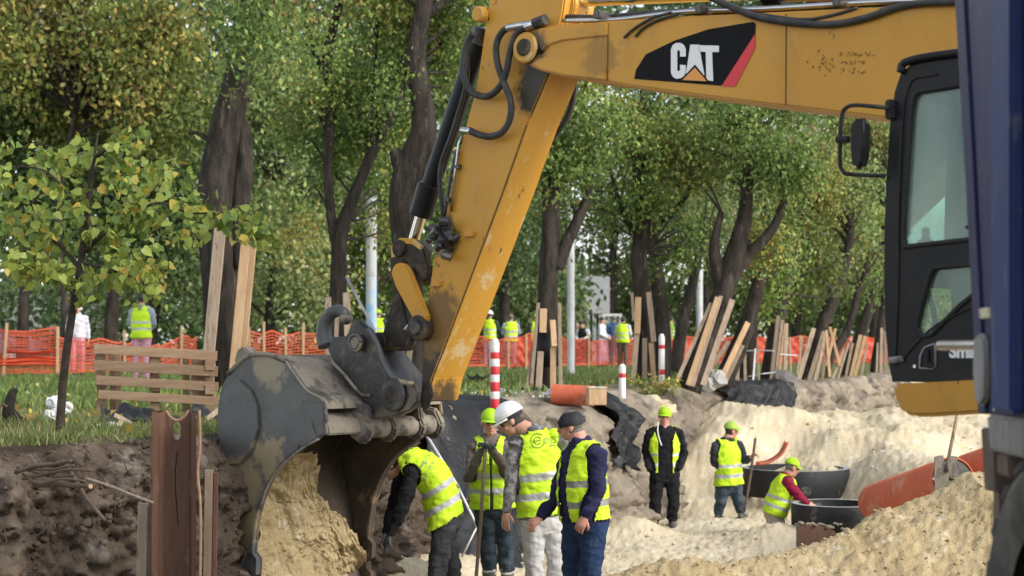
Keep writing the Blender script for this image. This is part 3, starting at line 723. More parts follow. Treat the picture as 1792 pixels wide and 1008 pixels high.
# quick coupler
def coupler():
    cp = [(572, 612), (580, 590), (606, 588), (612, 566), (626, 558), (640, 572), (650, 580), (662, 606), (676, 640), (694, 664), (722, 672), (731, 690), (729, 706), (716, 720), (690, 730), (656, 734), (648, 720), (628, 690), (600, 655), (580, 630)]
    root = mk("quick_coupler", slab(cp, .25, .055, .014), M["steel_dark"], ex)
    mk("coupler_plate", slab(cp, -.20, .055, .014), M["steel_dark"], root)
    mk("coupler_web", slab([(585, 630), (640, 612), (668, 648), (700, 690), (680, 716), (650, 712), (610, 655)], .20, .40, .01), M["steel_dark"], root)
    rim = [(645, 575), (660, 600), (672, 636), (692, 664), (722, 672)]
    mk("rolled_edge", tube(spline([E(x, y, .256) for x, y in rim], 6), .020, 8), M["steel_bare"], root, True)
    mk("skid_edge", tube(spline([E(x, y, .262) for x, y in ((580, 632), (602, 655), (630, 688), (648, 692))], 5), .014, 6), M["steel_dusty"], root, True)
    c = E(690, 690, .25)
    mk("pin_ring", cyl(c, c + NX * .035, .125, 28, .015), M["steel_dark"], root, True, 40)
    mk("pin_bore", cyl(c, c + NX * .045, .062, 20, .01), M["greasy"], root, True, 40)
    c2 = E(629, 600, .25)
    mk("lock_pin", cyl(c2, c2 + NX * .05, .052, 18, .01), M["steel_dusty"], root, True, 40)
    mk("lock_ring", tube([c2 + NX * .045 + (UX * math.cos(a) + Vector((0, 0, 1)) * math.sin(a)) * .06 for a in np.linspace(0, 2 * math.pi, 19)], .012, 6), M["steel_bare"], root, True)
    hk = [(572, 606), (567, 586), (570, 562), (580, 548), (594, 544), (604, 550), (606, 558)]
    rr = [.068, .062, .056, .050, .047, .043, .036]
    sp = spline([tuple(E(x, y, .12)) + (r,) for (x, y), r in zip(hk, rr)], 5)
    mk("lifting_hook", tube([q[:3] for q in sp], [q[3] for q in sp], 12), M["steel_bare"], root, True)
    mk("hook_tip", ellipsoid(E(605, 558, .12), UX * .05, NX * .06, Vector((0, 0, .045))), M["steel_dusty"], root, True)
    mk("marker_rod", tube([E(606, 484, .06), E(655, 578, .06), E(660, 590, .06)], .010, 8), M["steel_polished"], root, True)
    g = Geo()
    for i in range(5):
        g.add(tube([E(630 + 2 * i, 566 + 2.5 * i, .1) + (UX * math.cos(a) + NX * math.sin(a)) * .035 for a in np.linspace(0, 2 * math.pi, 13)], .007, 5))
    mk("spring", g, M["steel_dusty"], root)
coupler()

# bucket
BKW = .625
near_back = [(571, 734), (564, 700), (538, 684), (500, 632), (466, 622), (432, 626), (398, 658), (384, 690), (380, 743), (387, 814), (396, 862), (406, 920), (414, 975), (424, 1030), (434, 1075)]
near_front = [(440, 1075), (441, 1040), (443, 1004), (446, 947), (455, 890), (470, 848), (493, 814), (526, 786), (558, 767)]
def bucket():
    root = thing_part = bpy.data.objects.new("bucket", None); link(root, ex, E(560, 900, 0))
    back = [tuple(E(x, y, BKW)) for x, y in near_back]
    back_s = [Vector(q) for q in spline(back, 4)]
    front_s = [Vector(q) for q in spline([tuple(E(x, y, BKW)) for x, y in near_front], 4)]
    prof = back_s + front_s
    # side plates
    near = mk("side_plate", ext([p for p in prof], -NX * .03, .006), M["bucket_plate"], root)
    mk("side_plate", ext([p - NX * (2 * BKW - .03) for p in prof], -NX * .03, .006), M["bucket_inside"], root)
    # wrapper: a thick curved sheet across the width
    tzp = [tz(p, BKW) for p in back_s[2:]]
    cen = np.mean([tz(p, BKW) for p in prof], axis=0)
    g = Geo(); W = 10; n = len(tzp)
    outer = tzp; inner = []
    for i, (t, z) in enumerate(tzp):
        d = np.array(tzp[min(i + 1, n - 1)]) - np.array(tzp[max(i - 1, 0)]); d /= np.linalg.norm(d)
        nn = np.array([-d[1], d[0]]);
        if np.dot(nn, cen - np.array([t, z])) < 0: nn = -nn
        inner.append((t + nn[0] * .03, z + nn[1] * .03))
    for ring, mi in ((outer, 0), (inner, 1)):
        v = [T(t, z, BKW - .02 - (2 * BKW - .04) * j / W) for (t, z) in ring for j in range(W + 1)]
        f = [(i * (W + 1) + j, i * (W + 1) + j + 1, (i + 1) * (W + 1) + j + 1, (i + 1) * (W + 1) + j) for i in range(n - 1) for j in range(W)]
        if mi: f = [q[::-1] for q in f]
        g.add((v, f), mi)
    sh = mk("back_shell", g, [M["steel_dusty"], M["bucket_inside"]], root, True, 45)
    # upper lip beam with its eyes
    a = E(570, 748, BKW); ta, za = tz(a, BKW)
    lip = [T(ta - .16, za + .16, BKW), T(ta + .02, za + .02, BKW), T(ta + .03, za - .055, BKW), T(ta - .06, za - .06, BKW), T(ta - .22, za + .06, BKW)]
    mk("lip_beam", ext(lip, -NX * 2 * BKW, .012), M["steel_dusty"], root)
    for k in (.30, .04, -.26, -.46):
        c = T(ta + .0, za + .0, k)
        mk("lug", ext([c + UX * .13 + Vector((0, 0, -.02)), c + UX * .10 + Vector((0, 0, -.10)), c + UX * .02 + Vector((0, 0, -.14)), c - UX * .10 + Vector((0, 0, -.08)), c - UX * .18 + Vector((0, 0, .14)), c + UX * .06 + Vector((0, 0, .10))], -NX * .06, .015), M["steel_dusty"], root)
    for k0, k1 in ((.24, .04), (-.02, -.26), (-.32, -.46)):
        mk("cross_tube", cyl(T(ta + .02, za - .02, k0), T(ta + .02, za - .02, k1), .075, 16, .008), M["steel_dusty"], root, True, 40)
    # ears that carry the coupler pins
    for k in (.30, -.24):
        mk("ear", ext([T(ta - .42, za + .30, k), T(ta - .12, za + .22, k), T(ta + .10, za + .14, k), T(ta + .12, za + .02, k), T(ta - .2, za + .08, k), T(ta - .5, za + .22, k)], -NX * .05, .012), M["steel_dusty"], root)
    # wear plates bulging on the near side
    wear = [(398, 664), (384, 700), (382, 760), (388, 800), (398, 815), (420, 812), (440, 790), (452, 750), (450, 710), (438, 682), (418, 664)]
    mk("wear_plate", slab(wear, BKW + .022, .024, .01), M["bucket_plate"], root)
    # raised cutter along the front edge
    fr = front_s; g = []
    outer = [tz(p, BKW) for p in fr]; inn = []
    for i, q in enumerate(outer):
        d = np.array(outer[min(i + 1, len(outer) - 1)]) - np.array(outer[max(i - 1, 0)]); d /= np.linalg.norm(d)
        nn = np.array([-d[1], d[0]])
        if np.dot(nn, cen - np.array(q)) < 0: nn = -nn
        w = .045 + .10 * sstep(.5, 1, i / len(outer))
        inn.append((q[0] + nn[0] * w, q[1] + nn[1] * w))
    for off, m in ((BKW + .02, "bucket_plate"), (-BKW + .05, "bucket_inside")):
        poly = [T(t, z, off) for t, z in outer] + [T(t, z, off) for t, z in inn[::-1]]
        mk("side_cutter", ext(poly, -NX * .06, .006), M[m], root)
    ridge = [(400, 654), (432, 624), (470, 621), (500, 632), (515, 655), (500, 690), (470, 735), (448, 770)]
    mk("rolled_rim", tube(spline([E(x, y, BKW - .002) for x, y in ridge[:4]], 5), .02, 8), M["steel_dusty"], root, True)
    mk("stiffener", ext([E(x, y, BKW + .012) for x, y in ((566, 704), (540, 700), (512, 720), (486, 768), (464, 800), (474, 812), (500, 790), (532, 774), (566, 762))], -NX * .03, .01), M["bucket_plate"], root)
    for pts, r in (([(500, 632), (516, 656), (538, 684), (564, 700), (571, 734)], .009), ([(558, 768), (526, 787), (493, 815), (470, 849), (455, 891)], .009)):
        mk("worn_edge", tube(spline([E(x, y, BKW + .018) for x, y in pts], 6), r, 6), M["steel_dusty"], root, True)
    # teeth along the lower lip
    tl, zl = tz(E(438, 1078, BKW), BKW)
    mk("lower_lip", ext([T(tl - .06, zl + .12, BKW), T(tl + .03, zl + .12, BKW), T(tl + .05, zl - .03, BKW), T(tl + .0, zl - .05, BKW)], -NX * 2 * BKW, .01), M["steel_bare"], root)
    for k in np.linspace(BKW - .09, -BKW + .09, 5):
        mk("tooth", ext([T(tl - .02, zl - .02, k + .045), T(tl + .05, zl - .02, k + .045), T(tl + .055, zl - .2, k + .045), T(tl + .03, zl - .22, k + .045)], -NX * .09, .01), M["steel_polished"], root)
    # near corner bulge at the top left
    mk("corner_lug", slab([(408, 634), (414, 612), (424, 606), (440, 620), (446, 632), (424, 640)], BKW - .25, .10, .012), M["steel_dusty"], root)
    # sand heaped inside
    nu, nv = 110, 110; U, W_ = np.meshgrid(np.linspace(0, 1, nu), np.linspace(0, 1, nv), indexing='ij')
    y = BKW - .035 - (2 * BKW - .07) * W_
    fc = np.array([tz(E(x, y_, BKW), BKW) for x, y_ in ((535, 785), (500, 806), (474, 842), (458, 885), (448, 945), (444, 1004), (442, 1090))])
    k = np.linspace(0, 1, len(fc)); tt = np.interp(U, k, fc[:, 0]) - .03; zz = np.interp(U, k, fc[:, 1])
    tt = tt + .12 * np.sin(np.pi * np.clip(W_ * 1.3, 0, 1)) * U - .30 * W_ * (1 - U)
    zz = fc[-1, 1] + (zz - fc[-1, 1]) * (1 - .74 * np.clip(W_, 0, 1) ** 1.15) + .02 + .09 * (1 - U) * fbm(W_ * 3, U * 2, s=.8, o=3, seed=95)
    tt = tt + .05 * fbm(U * 6, W_ * 6, s=1.3, o=3, seed=90); zz = zz + .05 * fbm(U * 6, W_ * 6, s=1.1, o=3, seed=91)
    od = np.argsort(fc[:, 1]); tt = np.minimum(tt, np.interp(zz, fc[od, 1], fc[od, 0]) + .10 * U * np.sin(np.pi * W_) - .02)
    tt = tt + .016 * np.abs(fbm(U * 20, W_ * 20, s=1, o=3, seed=92, gain=.7)); zz = zz + .02 * np.abs(fbm(U * 20, W_ * 20, s=1, o=3, seed=93, gain=.7))
    pts = np.array(B0)[None, None] + np.array(NX)[None, None] * y[..., None] + np.array(UX)[None, None] * tt[..., None]
    pts[..., 2] = zz
    idx = np.arange(nu * nv).reshape(nu, nv); f = np.stack([idx[:-1, :-1], idx[:-1, 1:], idx[1:, 1:], idx[1:, :-1]], -1).reshape(-1, 4)
    s = mk_np("sand_load", pts.reshape(-1, 3), f, M["sand_near"], None, True)
    tag(s, "heap of damp yellow sand filling the excavator bucket", "sand")
    return root
bucket()

# cab
CO = 1.10                                           # near side of the cab, metres left of the boom plane
def cab():
    front = [(1562, 668), (1556, 640), (1550, 580), (1547, 500), (1548, 400), (1552, 300), (1558, 210), (1566, 160), (1577, 128), (1597, 110)]
    fr = [tz(E(x, y, CO), CO) for x, y in front]
    tF = fr[0][0]; tR = tF + 1.75; zT = tz(E(1676, 95, CO), CO)[1]; zB = fr[0][1]
    W = .84
    outer = [T(t, z, CO) for t, z in fr] + [T(tF + .55, zT, CO), T(tR - .12, zT + .01, CO), T(tR, zT - .12, CO), T(tR, zB, CO)]
    win = [(1583, 432), (1580, 415), (1592, 200), (1597, 172), (1606, 160), (1700, 142)]
    w1 = [E(x, y, CO) for x, y in win]; tw, zw = tz(w1[-1], CO); _, zb = tz(E(1700, 418, CO), CO)
    w1 = w1[:-1] + [T(tw + .62, zw + .03, CO), T(tw + .66, zw - .05, CO), T(tw + .66, zb, CO), E(1700, 419, CO)]
    low = [(1604, 574), (1606, 560), (1626, 480), (1636, 468), (1705, 460)]
    w2 = [E(x, y, CO) for x, y in low]; t2, z2 = tz(w2[-1], CO)
    w2 = w2[:-1] + [T(t2 + .1, z2, CO), T(t2 + .14, z2 - .06, CO), E(1712, 510, CO), E(1680, 535, CO), E(1630, 586, CO), E(1612, 590, CO)]
    root = bpy.data.objects.new("cab", None); link(root, ex, T(tF + .8, zB, CO - W / 2))
    mk("side_frame", ext_holes(outer, [w1, w2], -NX * .05), M["black_paint"], root)
    mk("side_frame", ext_holes([p - NX * (W - .05) for p in outer], [[p - NX * (W - .05) for p in w1], [p - NX * (W - .05) for p in w2]], -NX * .05), M["black_paint"], root)
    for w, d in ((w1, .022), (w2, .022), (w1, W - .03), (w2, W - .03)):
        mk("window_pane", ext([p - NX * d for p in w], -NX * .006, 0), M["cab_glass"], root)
    # rubber gaskets round the windows
    for w in (w1, w2): mk("window_gasket", tube(w + [w[0]], .014, 6, False), M["black_matt"], root, True)
    # roof, floor, rear wall
    zr = zT
    mk("roof", ext([T(fr[-1][0] - .01, fr[-1][1] + .004, CO - .02), T(tF + .55, zr + .012, CO - .02), T(tR - .12, zr + .022, CO - .02), T(tR - .02, zr - .1, CO - .02), T(tR - .05, zr - .12, CO - .02), T(tF + .3, zr - .06, CO - .02), T(fr[-1][0] + .03, fr[-1][1] - .05, CO - .02)], -NX * (W - .04), .008), M["black_paint"], root)
    mk("roof_edge", tube(spline([T(fr[-2][0], fr[-2][1], CO + .012), T(fr[-1][0], fr[-1][1] + .012, CO + .012), T(tF + .55, zr + .006, CO + .012), T(tR - .12, zr + .012, CO + .012)], 5), .022, 8), M["black_paint"], root, True)
    mk("rear_wall", ext([T(tR - .04, zB, CO - .06), T(tR - .04, zT - .1, CO - .06), T(tR - .04, zT - .1, CO - W + .06), T(tR - .04, zB, CO - W + .06)], UX * .03, 0), M["black_paint"], root)
    mk("floor_plate", ext([T(tF + .02, zB + .002, CO - .055), T(tR - .05, zB + .002, CO - .055), T(tR - .05, zB + .04, CO - .055), T(tF + .02, zB + .04, CO - .055)], -NX * (W - .11), 0), M["black_matt"], root)
    # windscreen between the pillars
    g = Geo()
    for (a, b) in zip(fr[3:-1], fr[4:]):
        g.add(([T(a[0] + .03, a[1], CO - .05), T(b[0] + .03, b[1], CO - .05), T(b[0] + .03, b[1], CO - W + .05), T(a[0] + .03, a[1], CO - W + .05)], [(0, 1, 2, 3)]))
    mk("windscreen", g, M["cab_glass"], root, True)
    # door outline, hinge beads, handle recess
    seam = [(1566, 640), (1571, 500), (1574, 330), (1580, 200), (1590, 150), (1604, 136), (1640, 130)]
    mk("door_seal", tube(spline([E(x, y, CO + .004) for x, y in seam], 6), .007, 6), M["black_matt"], root, True)
    seam2 = [(1566, 640), (1580, 628), (1600, 604), (1640, 568), (1700, 538)]
    mk("door_seal", tube(spline([E(x, y, CO + .004) for x, y in seam2], 5), .006, 6), M["black_matt"], root, True)
    hr = [(1609, 644), (1611, 622), (1618, 608), (1634, 602), (1637, 610), (1637, 640), (1632, 646)]
    mk("handle_recess", tube([E(x, y, CO + .004) for x, y in hr + [hr[0]]], .006, 6, False), M["grey_frame"], root, True)
    mk("door_handle", slab([(1617, 642), (1616, 618), (1621, 610), (1624, 612), (1624, 634), (1634, 636), (1632, 643)], CO + .018, .016, .005), M["black_matt"], root)
    mk("door_lock", cyl(E(1602, 641, CO), E(1602, 641, CO) + NX * .012, .009, 10), M["steel_polished"], root)
    for y in (631,): mk("hinge", cyl(E(1556, y, CO + .012), E(1580, y - 3, CO + .012), .018, 10, .004), M["grey_frame"], root)
    # mirror on its tube
    mt = [(1556, 189), (1536, 187), (1498, 184), (1482, 188), (1474, 200), (1471, 235), (1470, 285), (1475, 299), (1486, 305), (1548, 308)]
    mo = CO + .16
    mir = mk("mirror_bracket", tube(spline([E(*mt[0], CO + .02)] + [E(x, y, mo) for x, y in mt[1:-1]] + [E(*mt[-1], CO + .02)], 5), .011, 8), M["black_matt"], root, True)
    mk("mirror_head", ext([E(x, y, mo + .06) for x, y in ((1488, 208), (1500, 204), (1513, 208), (1515, 240), (1512, 280), (1505, 297), (1490, 295), (1486, 270), (1485, 235))], -NX * .07, .02, 3), M["black_paint"], mir, True, 40)
    mk("mirror_clamp", cyl(E(1464, 244, mo), E(1486, 244, mo), .02, 10, .005), M["black_matt"], mir)
    R = Matrix((UX, NX, Vector((0, 0, 1)))).transposed()
    mk("bracket_mount", box(E(1558, 192, CO + .02), (.04, .05, .10), .008, R), M["black_matt"], root)
    for y in (398, 425): mk("peg", cyl(E(1543, y, CO - .02), E(1552, y, CO - .02), .010, 8), M["black_matt"], root)
    # lettering on the lower door
    tv, tf = text_mesh("Smart", .085, 3, .004, .95); c = E(1661, 616, CO + .003)
    tl = tv[:, 0].min(); g = Geo(); g.add(([c + UX * (a - tl) + Vector((0, 0, b)) for a, b in tv], tf)); mk("lettering", g, M["decal_white"], root)
    tv, tf = text_mesh("C", .10, 3, .004, .95); c = E(1712, 520, CO + .003)
    g = Geo(); g.add(([c + UX * a + Vector((0, 0, b)) for a, b in tv], tf)); mk("lettering", g, M["decal_white"], root)
    # seat, console, monitor seen through the glass
    s = T(tF + .95, zB + .42, CO - W / 2)
    mk("seat", box(s, (.5, .48, .12), .04, R, 3), M["black_matt"], root)
    mk("seat_back", box(s + UX * .25 + Vector((0, 0, .36)), (.12, .46, .62), .05, R, 3), M["black_matt"], root)
    mk("console", box(s + UX * -.15 + NX * .27 + Vector((0, 0, .04)), (.55, .09, .20), .03, R, 3), M["black_matt"], root)
    mk("joystick", tube([s - UX * .35 + NX * .26 + Vector((0, 0, .1)), s - UX * .36 + NX * .26 + Vector((0, 0, .3))], [.015, .03], 8), M["black_matt"], root)
    d = E(1620, 426, CO - .06)
    mk("phone_mount", ellipsoid(d, UX * .05, NX * .03, Vector((0, 0, .028)), 10, 6), M["black_matt"], root, True)
    mk("phone_mount_arm", box(d + Vector((0, 0, .05)), (.04, .02, .06), .006, R), M["black_matt"], root)
    mk("wiper_arm", tube([E(1690, 398, CO + .012), E(1712, 392, CO + .012)], .008, 6), M["black_matt"], root)
    mk("grab_rail", tube(spline([E(1620, 500, CO - .10), E(1633, 540, CO - .1), E(1637, 575, CO - .1)], 5), .014, 8), M["black_matt"], root, True)
    # yellow platform under the cab
    pf = [(1560, 672), (1722, 664), (1722, 724), (1640, 729), (1600, 730), (1580, 723), (1568, 708)]
    tt, zz = tz(E(1722, 664, CO + .02), CO + .02); _, z3 = tz(E(1722, 724, CO + .02), CO + .02)
    q = [E(x, y, CO + .02) for x, y in pf if x < 1722] + []
    poly = [q[0], T(tt, zz, CO + .02), T(tR + .05, zz, CO + .02), T(tR + .05, z3 - .05, CO + .02), T(tt, z3, CO + .02)] + q[1:]
    mk("cab_platform", ext(poly, -NX * (W + .04), .02), M["cat_yellow"], ex)
    return tF, tR, zB, zT
tF, tR, zB, zT = cab()

def upper_and_chassis():
    zf = zB - .04
    R = Matrix((UX, NX, Vector((0, 0, 1)))).transposed()
    o = mk("engine_house", ext([T(tR + .08, zf - .25, 1.1), T(tR + .08, zf + .78, 1.1), T(tR + 1.5, zf + .74, 1.1), T(tR + 1.62, zf + .5, 1.1), T(tR + 1.62, zf - .25, 1.1)], -NX * 2.2, .03), M["cat_yellow"], ex)
    mk("counterweight", ext([T(tR + 1.63, zf - .30, 1.1), T(tR + 1.63, zf + .70, 1.1), T(tR + 1.9, zf + .62, 1.1), T(tR + 2.0, zf + .2, 1.1), T(tR + 1.9, zf - .3, 1.1)], -NX * 2.2, .05), M["cat_yellow"], ex)
    mk("turntable_deck", ext([T(tF + .9, zf - .42, .24), T(tR + 1.5, zf - .42, .24), T(tR + 1.5, zf - .28, .24), T(tF + .9, zf - .28, .24)], -NX * 1.25, .02), M["cat_yellow"], ex)
    mk("boom_bracket", ext([T(6.6, zf - .28, .30), T(7.35, zf - .28, .30), T(7.2, .82, .30), T(6.95, .82, .30)], -NX * .08, .01), M["cat_yellow"], ex)
    mk("boom_bracket", ext([T(6.6, zf - .28, -.22), T(7.35, zf - .28, -.22), T(7.2, .82, -.22), T(6.95, .82, -.22)], -NX * .08, .01), M["cat_yellow"], ex)
    mk("tool_box", ext([T(6.0, zf - .28, -.45), T(7.6, zf - .28, -.45), T(7.6, zf + .55, -.45), T(6.2, zf + .35, -.45)], -NX * .6, .02), M["cat_yellow"], ex)
    c = SWING
    mk("swing_ring", cyl(Vector((c.x, c.y, zf - .56)), Vector((c.x, c.y, zf - .41)), .55, 32, .01), M["steel_dark"], ex)
    z0 = -.72
    mk("chassis_frame", box((c.x, c.y, z0 + .52), (.9, 2.6, .34), .03), M["black_matt"], ex)
    for sy in (-1, 1):
        mk("axle", cyl((c.x - 1.0, c.y + sy * 1.15, z0 + .45), (c.x + 1.0, c.y + sy * 1.15, z0 + .45), .11, 14), M["black_matt"], ex)
        for sx in (-1, 1):
            w = mk("wheel", cyl((c.x + sx * .82, c.y + sy * 1.15, z0 + .46), (c.x + sx * 1.16, c.y + sy * 1.15, z0 + .46), .46, 32, .05), M["tyre"], ex, True, 40)
            mk("rim", cyl((c.x + sx * .95, c.y + sy * 1.15, z0 + .46), (c.x + sx * 1.18, c.y + sy * 1.15, z0 + .46), .25, 24, .02), M["cat_yellow"], w, True, 40)
upper_and_chassis()

# ------------------------------------------------------------------ tipper lorry, tail towards the excavator
def lorry():
    X0 = 1.66
    def Q(px, py, x=X0):
        Y = x * F / (px - HX); return Vector((x, Y, CZ + (HY - py) / F * Y))
    zg = gz(2.6, 4.0)
    tr = thing("tipper_lorry", "blue tipper lorry parked beside the sand, tail towards the excavator", "lorry", (2.85, 4.2, zg))
    # near side of the body
    p = [Q(1669, -40), Q(1690, 300), Q(1713, 722), Vector((X0, 1.6, .50)), Vector((X0, 1.6, 2.35)), Vector((X0, Q(1669, -40).y, 2.35))]
    body = mk("body_side", ext(p, (.05, 0, 0), .008), M["blue_paint"], tr)
    mk("body_side", ext([q + Vector((2.25, 0, 0)) for q in p], (.05, 0, 0), .008), M["blue_paint"], tr)
    tail = [Vector((X0 + .05, Q(1713, 722).y - .06, .52)), Vector((X0 + .05, Q(1669, -40).y - .06, 2.3)), Vector((X0 + 2.25, Q(1669, -40).y - .06, 2.3)), Vector((X0 + 2.25, Q(1713, 722).y - .06, .52))]
    mk("tailgate", ext(tail, (0, .05, 0), .008), M["blue_paint"], tr)
    mk("body_front", box((X0 + 1.15, 1.62, 1.45), (2.2, .05, 1.8), .008), M["blue_paint"], tr)
    mk("body_floor", box((X0 + 1.15, 3.62, .54), (2.2, 4.0, .06), .008), M["blue_paint"], tr)
    # uprights
    for y1, m in ((Q(1758, 0).y, "blue_bright"), (4.2, "blue_bright"), (3.3, "blue_bright"), (2.4, "blue_bright")):
        mk("upright", ext([Vector((X0 - .05, y1, .52)), Vector((X0 - .05, y1, 2.3)), Vector((X0 - .05, y1 - .22, 2.3)), Vector((X0 - .05, y1 - .22, .52))], (.049, 0, 0), .012), M[m], body)
    mk("top_rail", ext([Vector((X0 - .03, 5.9, 2.3)), Vector((X0 - .03, 1.6, 2.3)), Vector((X0 - .03, 1.6, 2.42)), Vector((X0 - .03, 5.9, 2.42))], (.1, 0, 0), .01), M["blue_paint"], tr)
    # tail corner post
    mk("corner_post", ext([Q(1668, -45, X0 - .012), Q(1688, 300, X0 - .012), Q(1711, 724, X0 - .012), Q(1724, 724, X0 - .012), Q(1703, 300, X0 - .012), Q(1684, -45, X0 - .012)], (.011, 0, 0), .004), M["blue_paint"], body)
    # gate lock: arm, bolt
    lk = mk("gate_lock", ext([Q(x, y, X0 - .04) for x, y in ((1703, 590), (1712, 582), (1720, 590), (1724, 640), (1722, 700), (1714, 712), (1706, 704), (1701, 650))], (.027, 0, 0), .01), M["grey_frame"], tr)
    a = Q(1704, 604, X0 - .03)
    mk("lock_bolt", cyl(a + Vector((.02, -.02, 0)), a + Vector((-.03, .34, -.002)), .018, 12, .004), M["steel_polished"], lk, True, 40)
    mk("lock_cap", ext([Q(x, y, X0 - .035) for x, y in ((1711, 540), (1727, 538), (1731, 556), (1714, 558))], (.022, 0, 0), .004), M["marker_plate"], lk)
    mk("marker_plate", ext([Q(x, y, X0 - .008) for x, y in ((1734, 652), (1758, 648), (1762, 716), (1738, 720))], (.007, 0, 0), .001), M["marker_plate"], body)
    # lower sill and chassis
    y0 = Q(1736, 726).y
    mk("sill_beam", ext([Vector((X0 - .02, y0, .505)), Vector((X0 - .02, 1.6, .505)), Vector((X0 - .02, 1.6, .38)), Vector((X0 - .02, y0 - .04, .38))], (.12, 0, 0), .01), M["grey_frame"], tr)
    mk("under_rail", ext([Vector((X0 + .0, y0 - .05, .378)), Vector((X0 + .0, 5.35, .378)), Vector((X0 + .0, 5.35, .30)), Vector((X0 + .0, y0 - .05, .30))], (.10, 0, 0), .008), M["brown_steel"], tr)
    mk("mudguard_bracket", ext([Q(x, y, X0 + .0) for x, y in ((1716, 748), (1738, 750), (1742, 862), (1722, 858))], (.34, 0, 0), .006), M["brown_steel"], tr)
    mk("mud_flap", ext([Q(x, y, X0 + .05) for x, y in ((1737, 790), (1748, 790), (1752, 1060), (1738, 1060))], (.36, 0, 0), .006), M["brown_steel"], tr)
    hb = Q(1768, 797, X0 + .16)
    mk("tipping_hinge", cyl(hb + Vector((-.06, 0, 0)), hb + Vector((.3, 0, 0)), .06, 20, .01), M["black_matt"], tr, True, 40)
    mk("hinge_nut", cyl(hb + Vector((-.075, 0, 0)), hb + Vector((-.05, 0, 0)), .03, 6), M["steel_dark"], tr)
    mk("hinge_plate", ext([hb + Vector((.05, .10, .16)), hb + Vector((.05, -.35, .16)), hb + Vector((.05, -.2, -.18)), hb + Vector((.05, .06, -.12))], (.04, 0, 0), .005), M["black_matt"], tr)
    for x in (X0 + .75, X0 + 1.55):
        mk("chassis_rail", box((x, 3.4, .16), (.09, 4.3, .26), .01), M["black_matt"], tr)
    # wheels: each tyre with lugs
    def wheel(x, y, r, side):
        zc = zg + r - .02; w = bpy.data.objects.new("wheel", None); link(w, tr, (x, y, zg))
        d = Vector((side, 0, 0)); c = Vector((x, y, zc)); W = .30
        ring = [(.62, .0), (.70, -.02), (.86, -.035), (.95, -.01), (.98, .03), (.985, W * .5), (.98, W - .03), (.95, W + .01), (.80, W + .03), (.62, W)]
        n = 48; v = []; f = []
        for k in range(n):
            an = 2 * math.pi * k / n
            for rr, dx in ring: v.append(c - d * (W / 2) * 0 + d * (-dx) + Vector((0, math.cos(an), math.sin(an))) * rr * r)
        m = len(ring)
        for k in range(n):
            for j in range(m - 1): f.append((k * m + j, k * m + j + 1, ((k + 1) % n) * m + j + 1, ((k + 1) % n) * m + j))
        mk("tyre", (v, f), M["tyre"], w, True, 40)
        for k in range(22):
            an = 2 * math.pi * k / 22
            for h in (0, 1):
                a2 = an + h * math.pi / 22; e = Vector((0, math.cos(a2), math.sin(a2))); tdir = Vector((0, -math.sin(a2), math.cos(a2)))
                cc = c + e * r * .985 - d * (W * (.22 + .56 * h))
                Rm = Matrix((d, tdir, e)).transposed()
                if y > 4: mk("tread_lug", box(cc, (W * .52, .07, .035), .008, Rm, 1), M["tyre"], w)
        mk("rim", cyl(c - d * .03, c - d * .26, r * .60, 32, .02), M["brown_steel"], w, True, 40)
        mk("hub", cyl(c - d * .05, c + d * .04, r * .22, 20, .02), M["brown_steel"], w, True, 40)
        g = Geo()
        for k in range(8):
            an = 2 * math.pi * k / 8; q = c + Vector((0, math.cos(an), math.sin(an))) * r * .36
            g.add(cyl(q - d * .03, q + d * .0, .018, 6))
        mk("wheel_nuts", g, M["steel_dark"], w)
    for y in (4.80, 3.64, 1.2):
        wheel(X0 - .06, y, .58, -1); wheel(X0 + 2.36, y, .58, 1)
    for y in (4.80, 3.64): mk("axle", cyl((X0 + .3, y, zg + .52), (X0 + 2.0, y, zg + .52), .10, 12), M["black_matt"], tr)
    # driver's cab at the far (front) end, behind the viewer's frame
    mk("driver_cab", ext([Vector((X0 + .05, 1.45, -.1)), Vector((X0 + .05, 1.45, 2.1)), Vector((X0 + .05, .15, 2.1)), Vector((X0 + .05, -.15, 1.1)), Vector((X0 + .05, -.15, -.1))], (2.2, 0, 0), .06), M["blue_paint"], tr)
lorry()

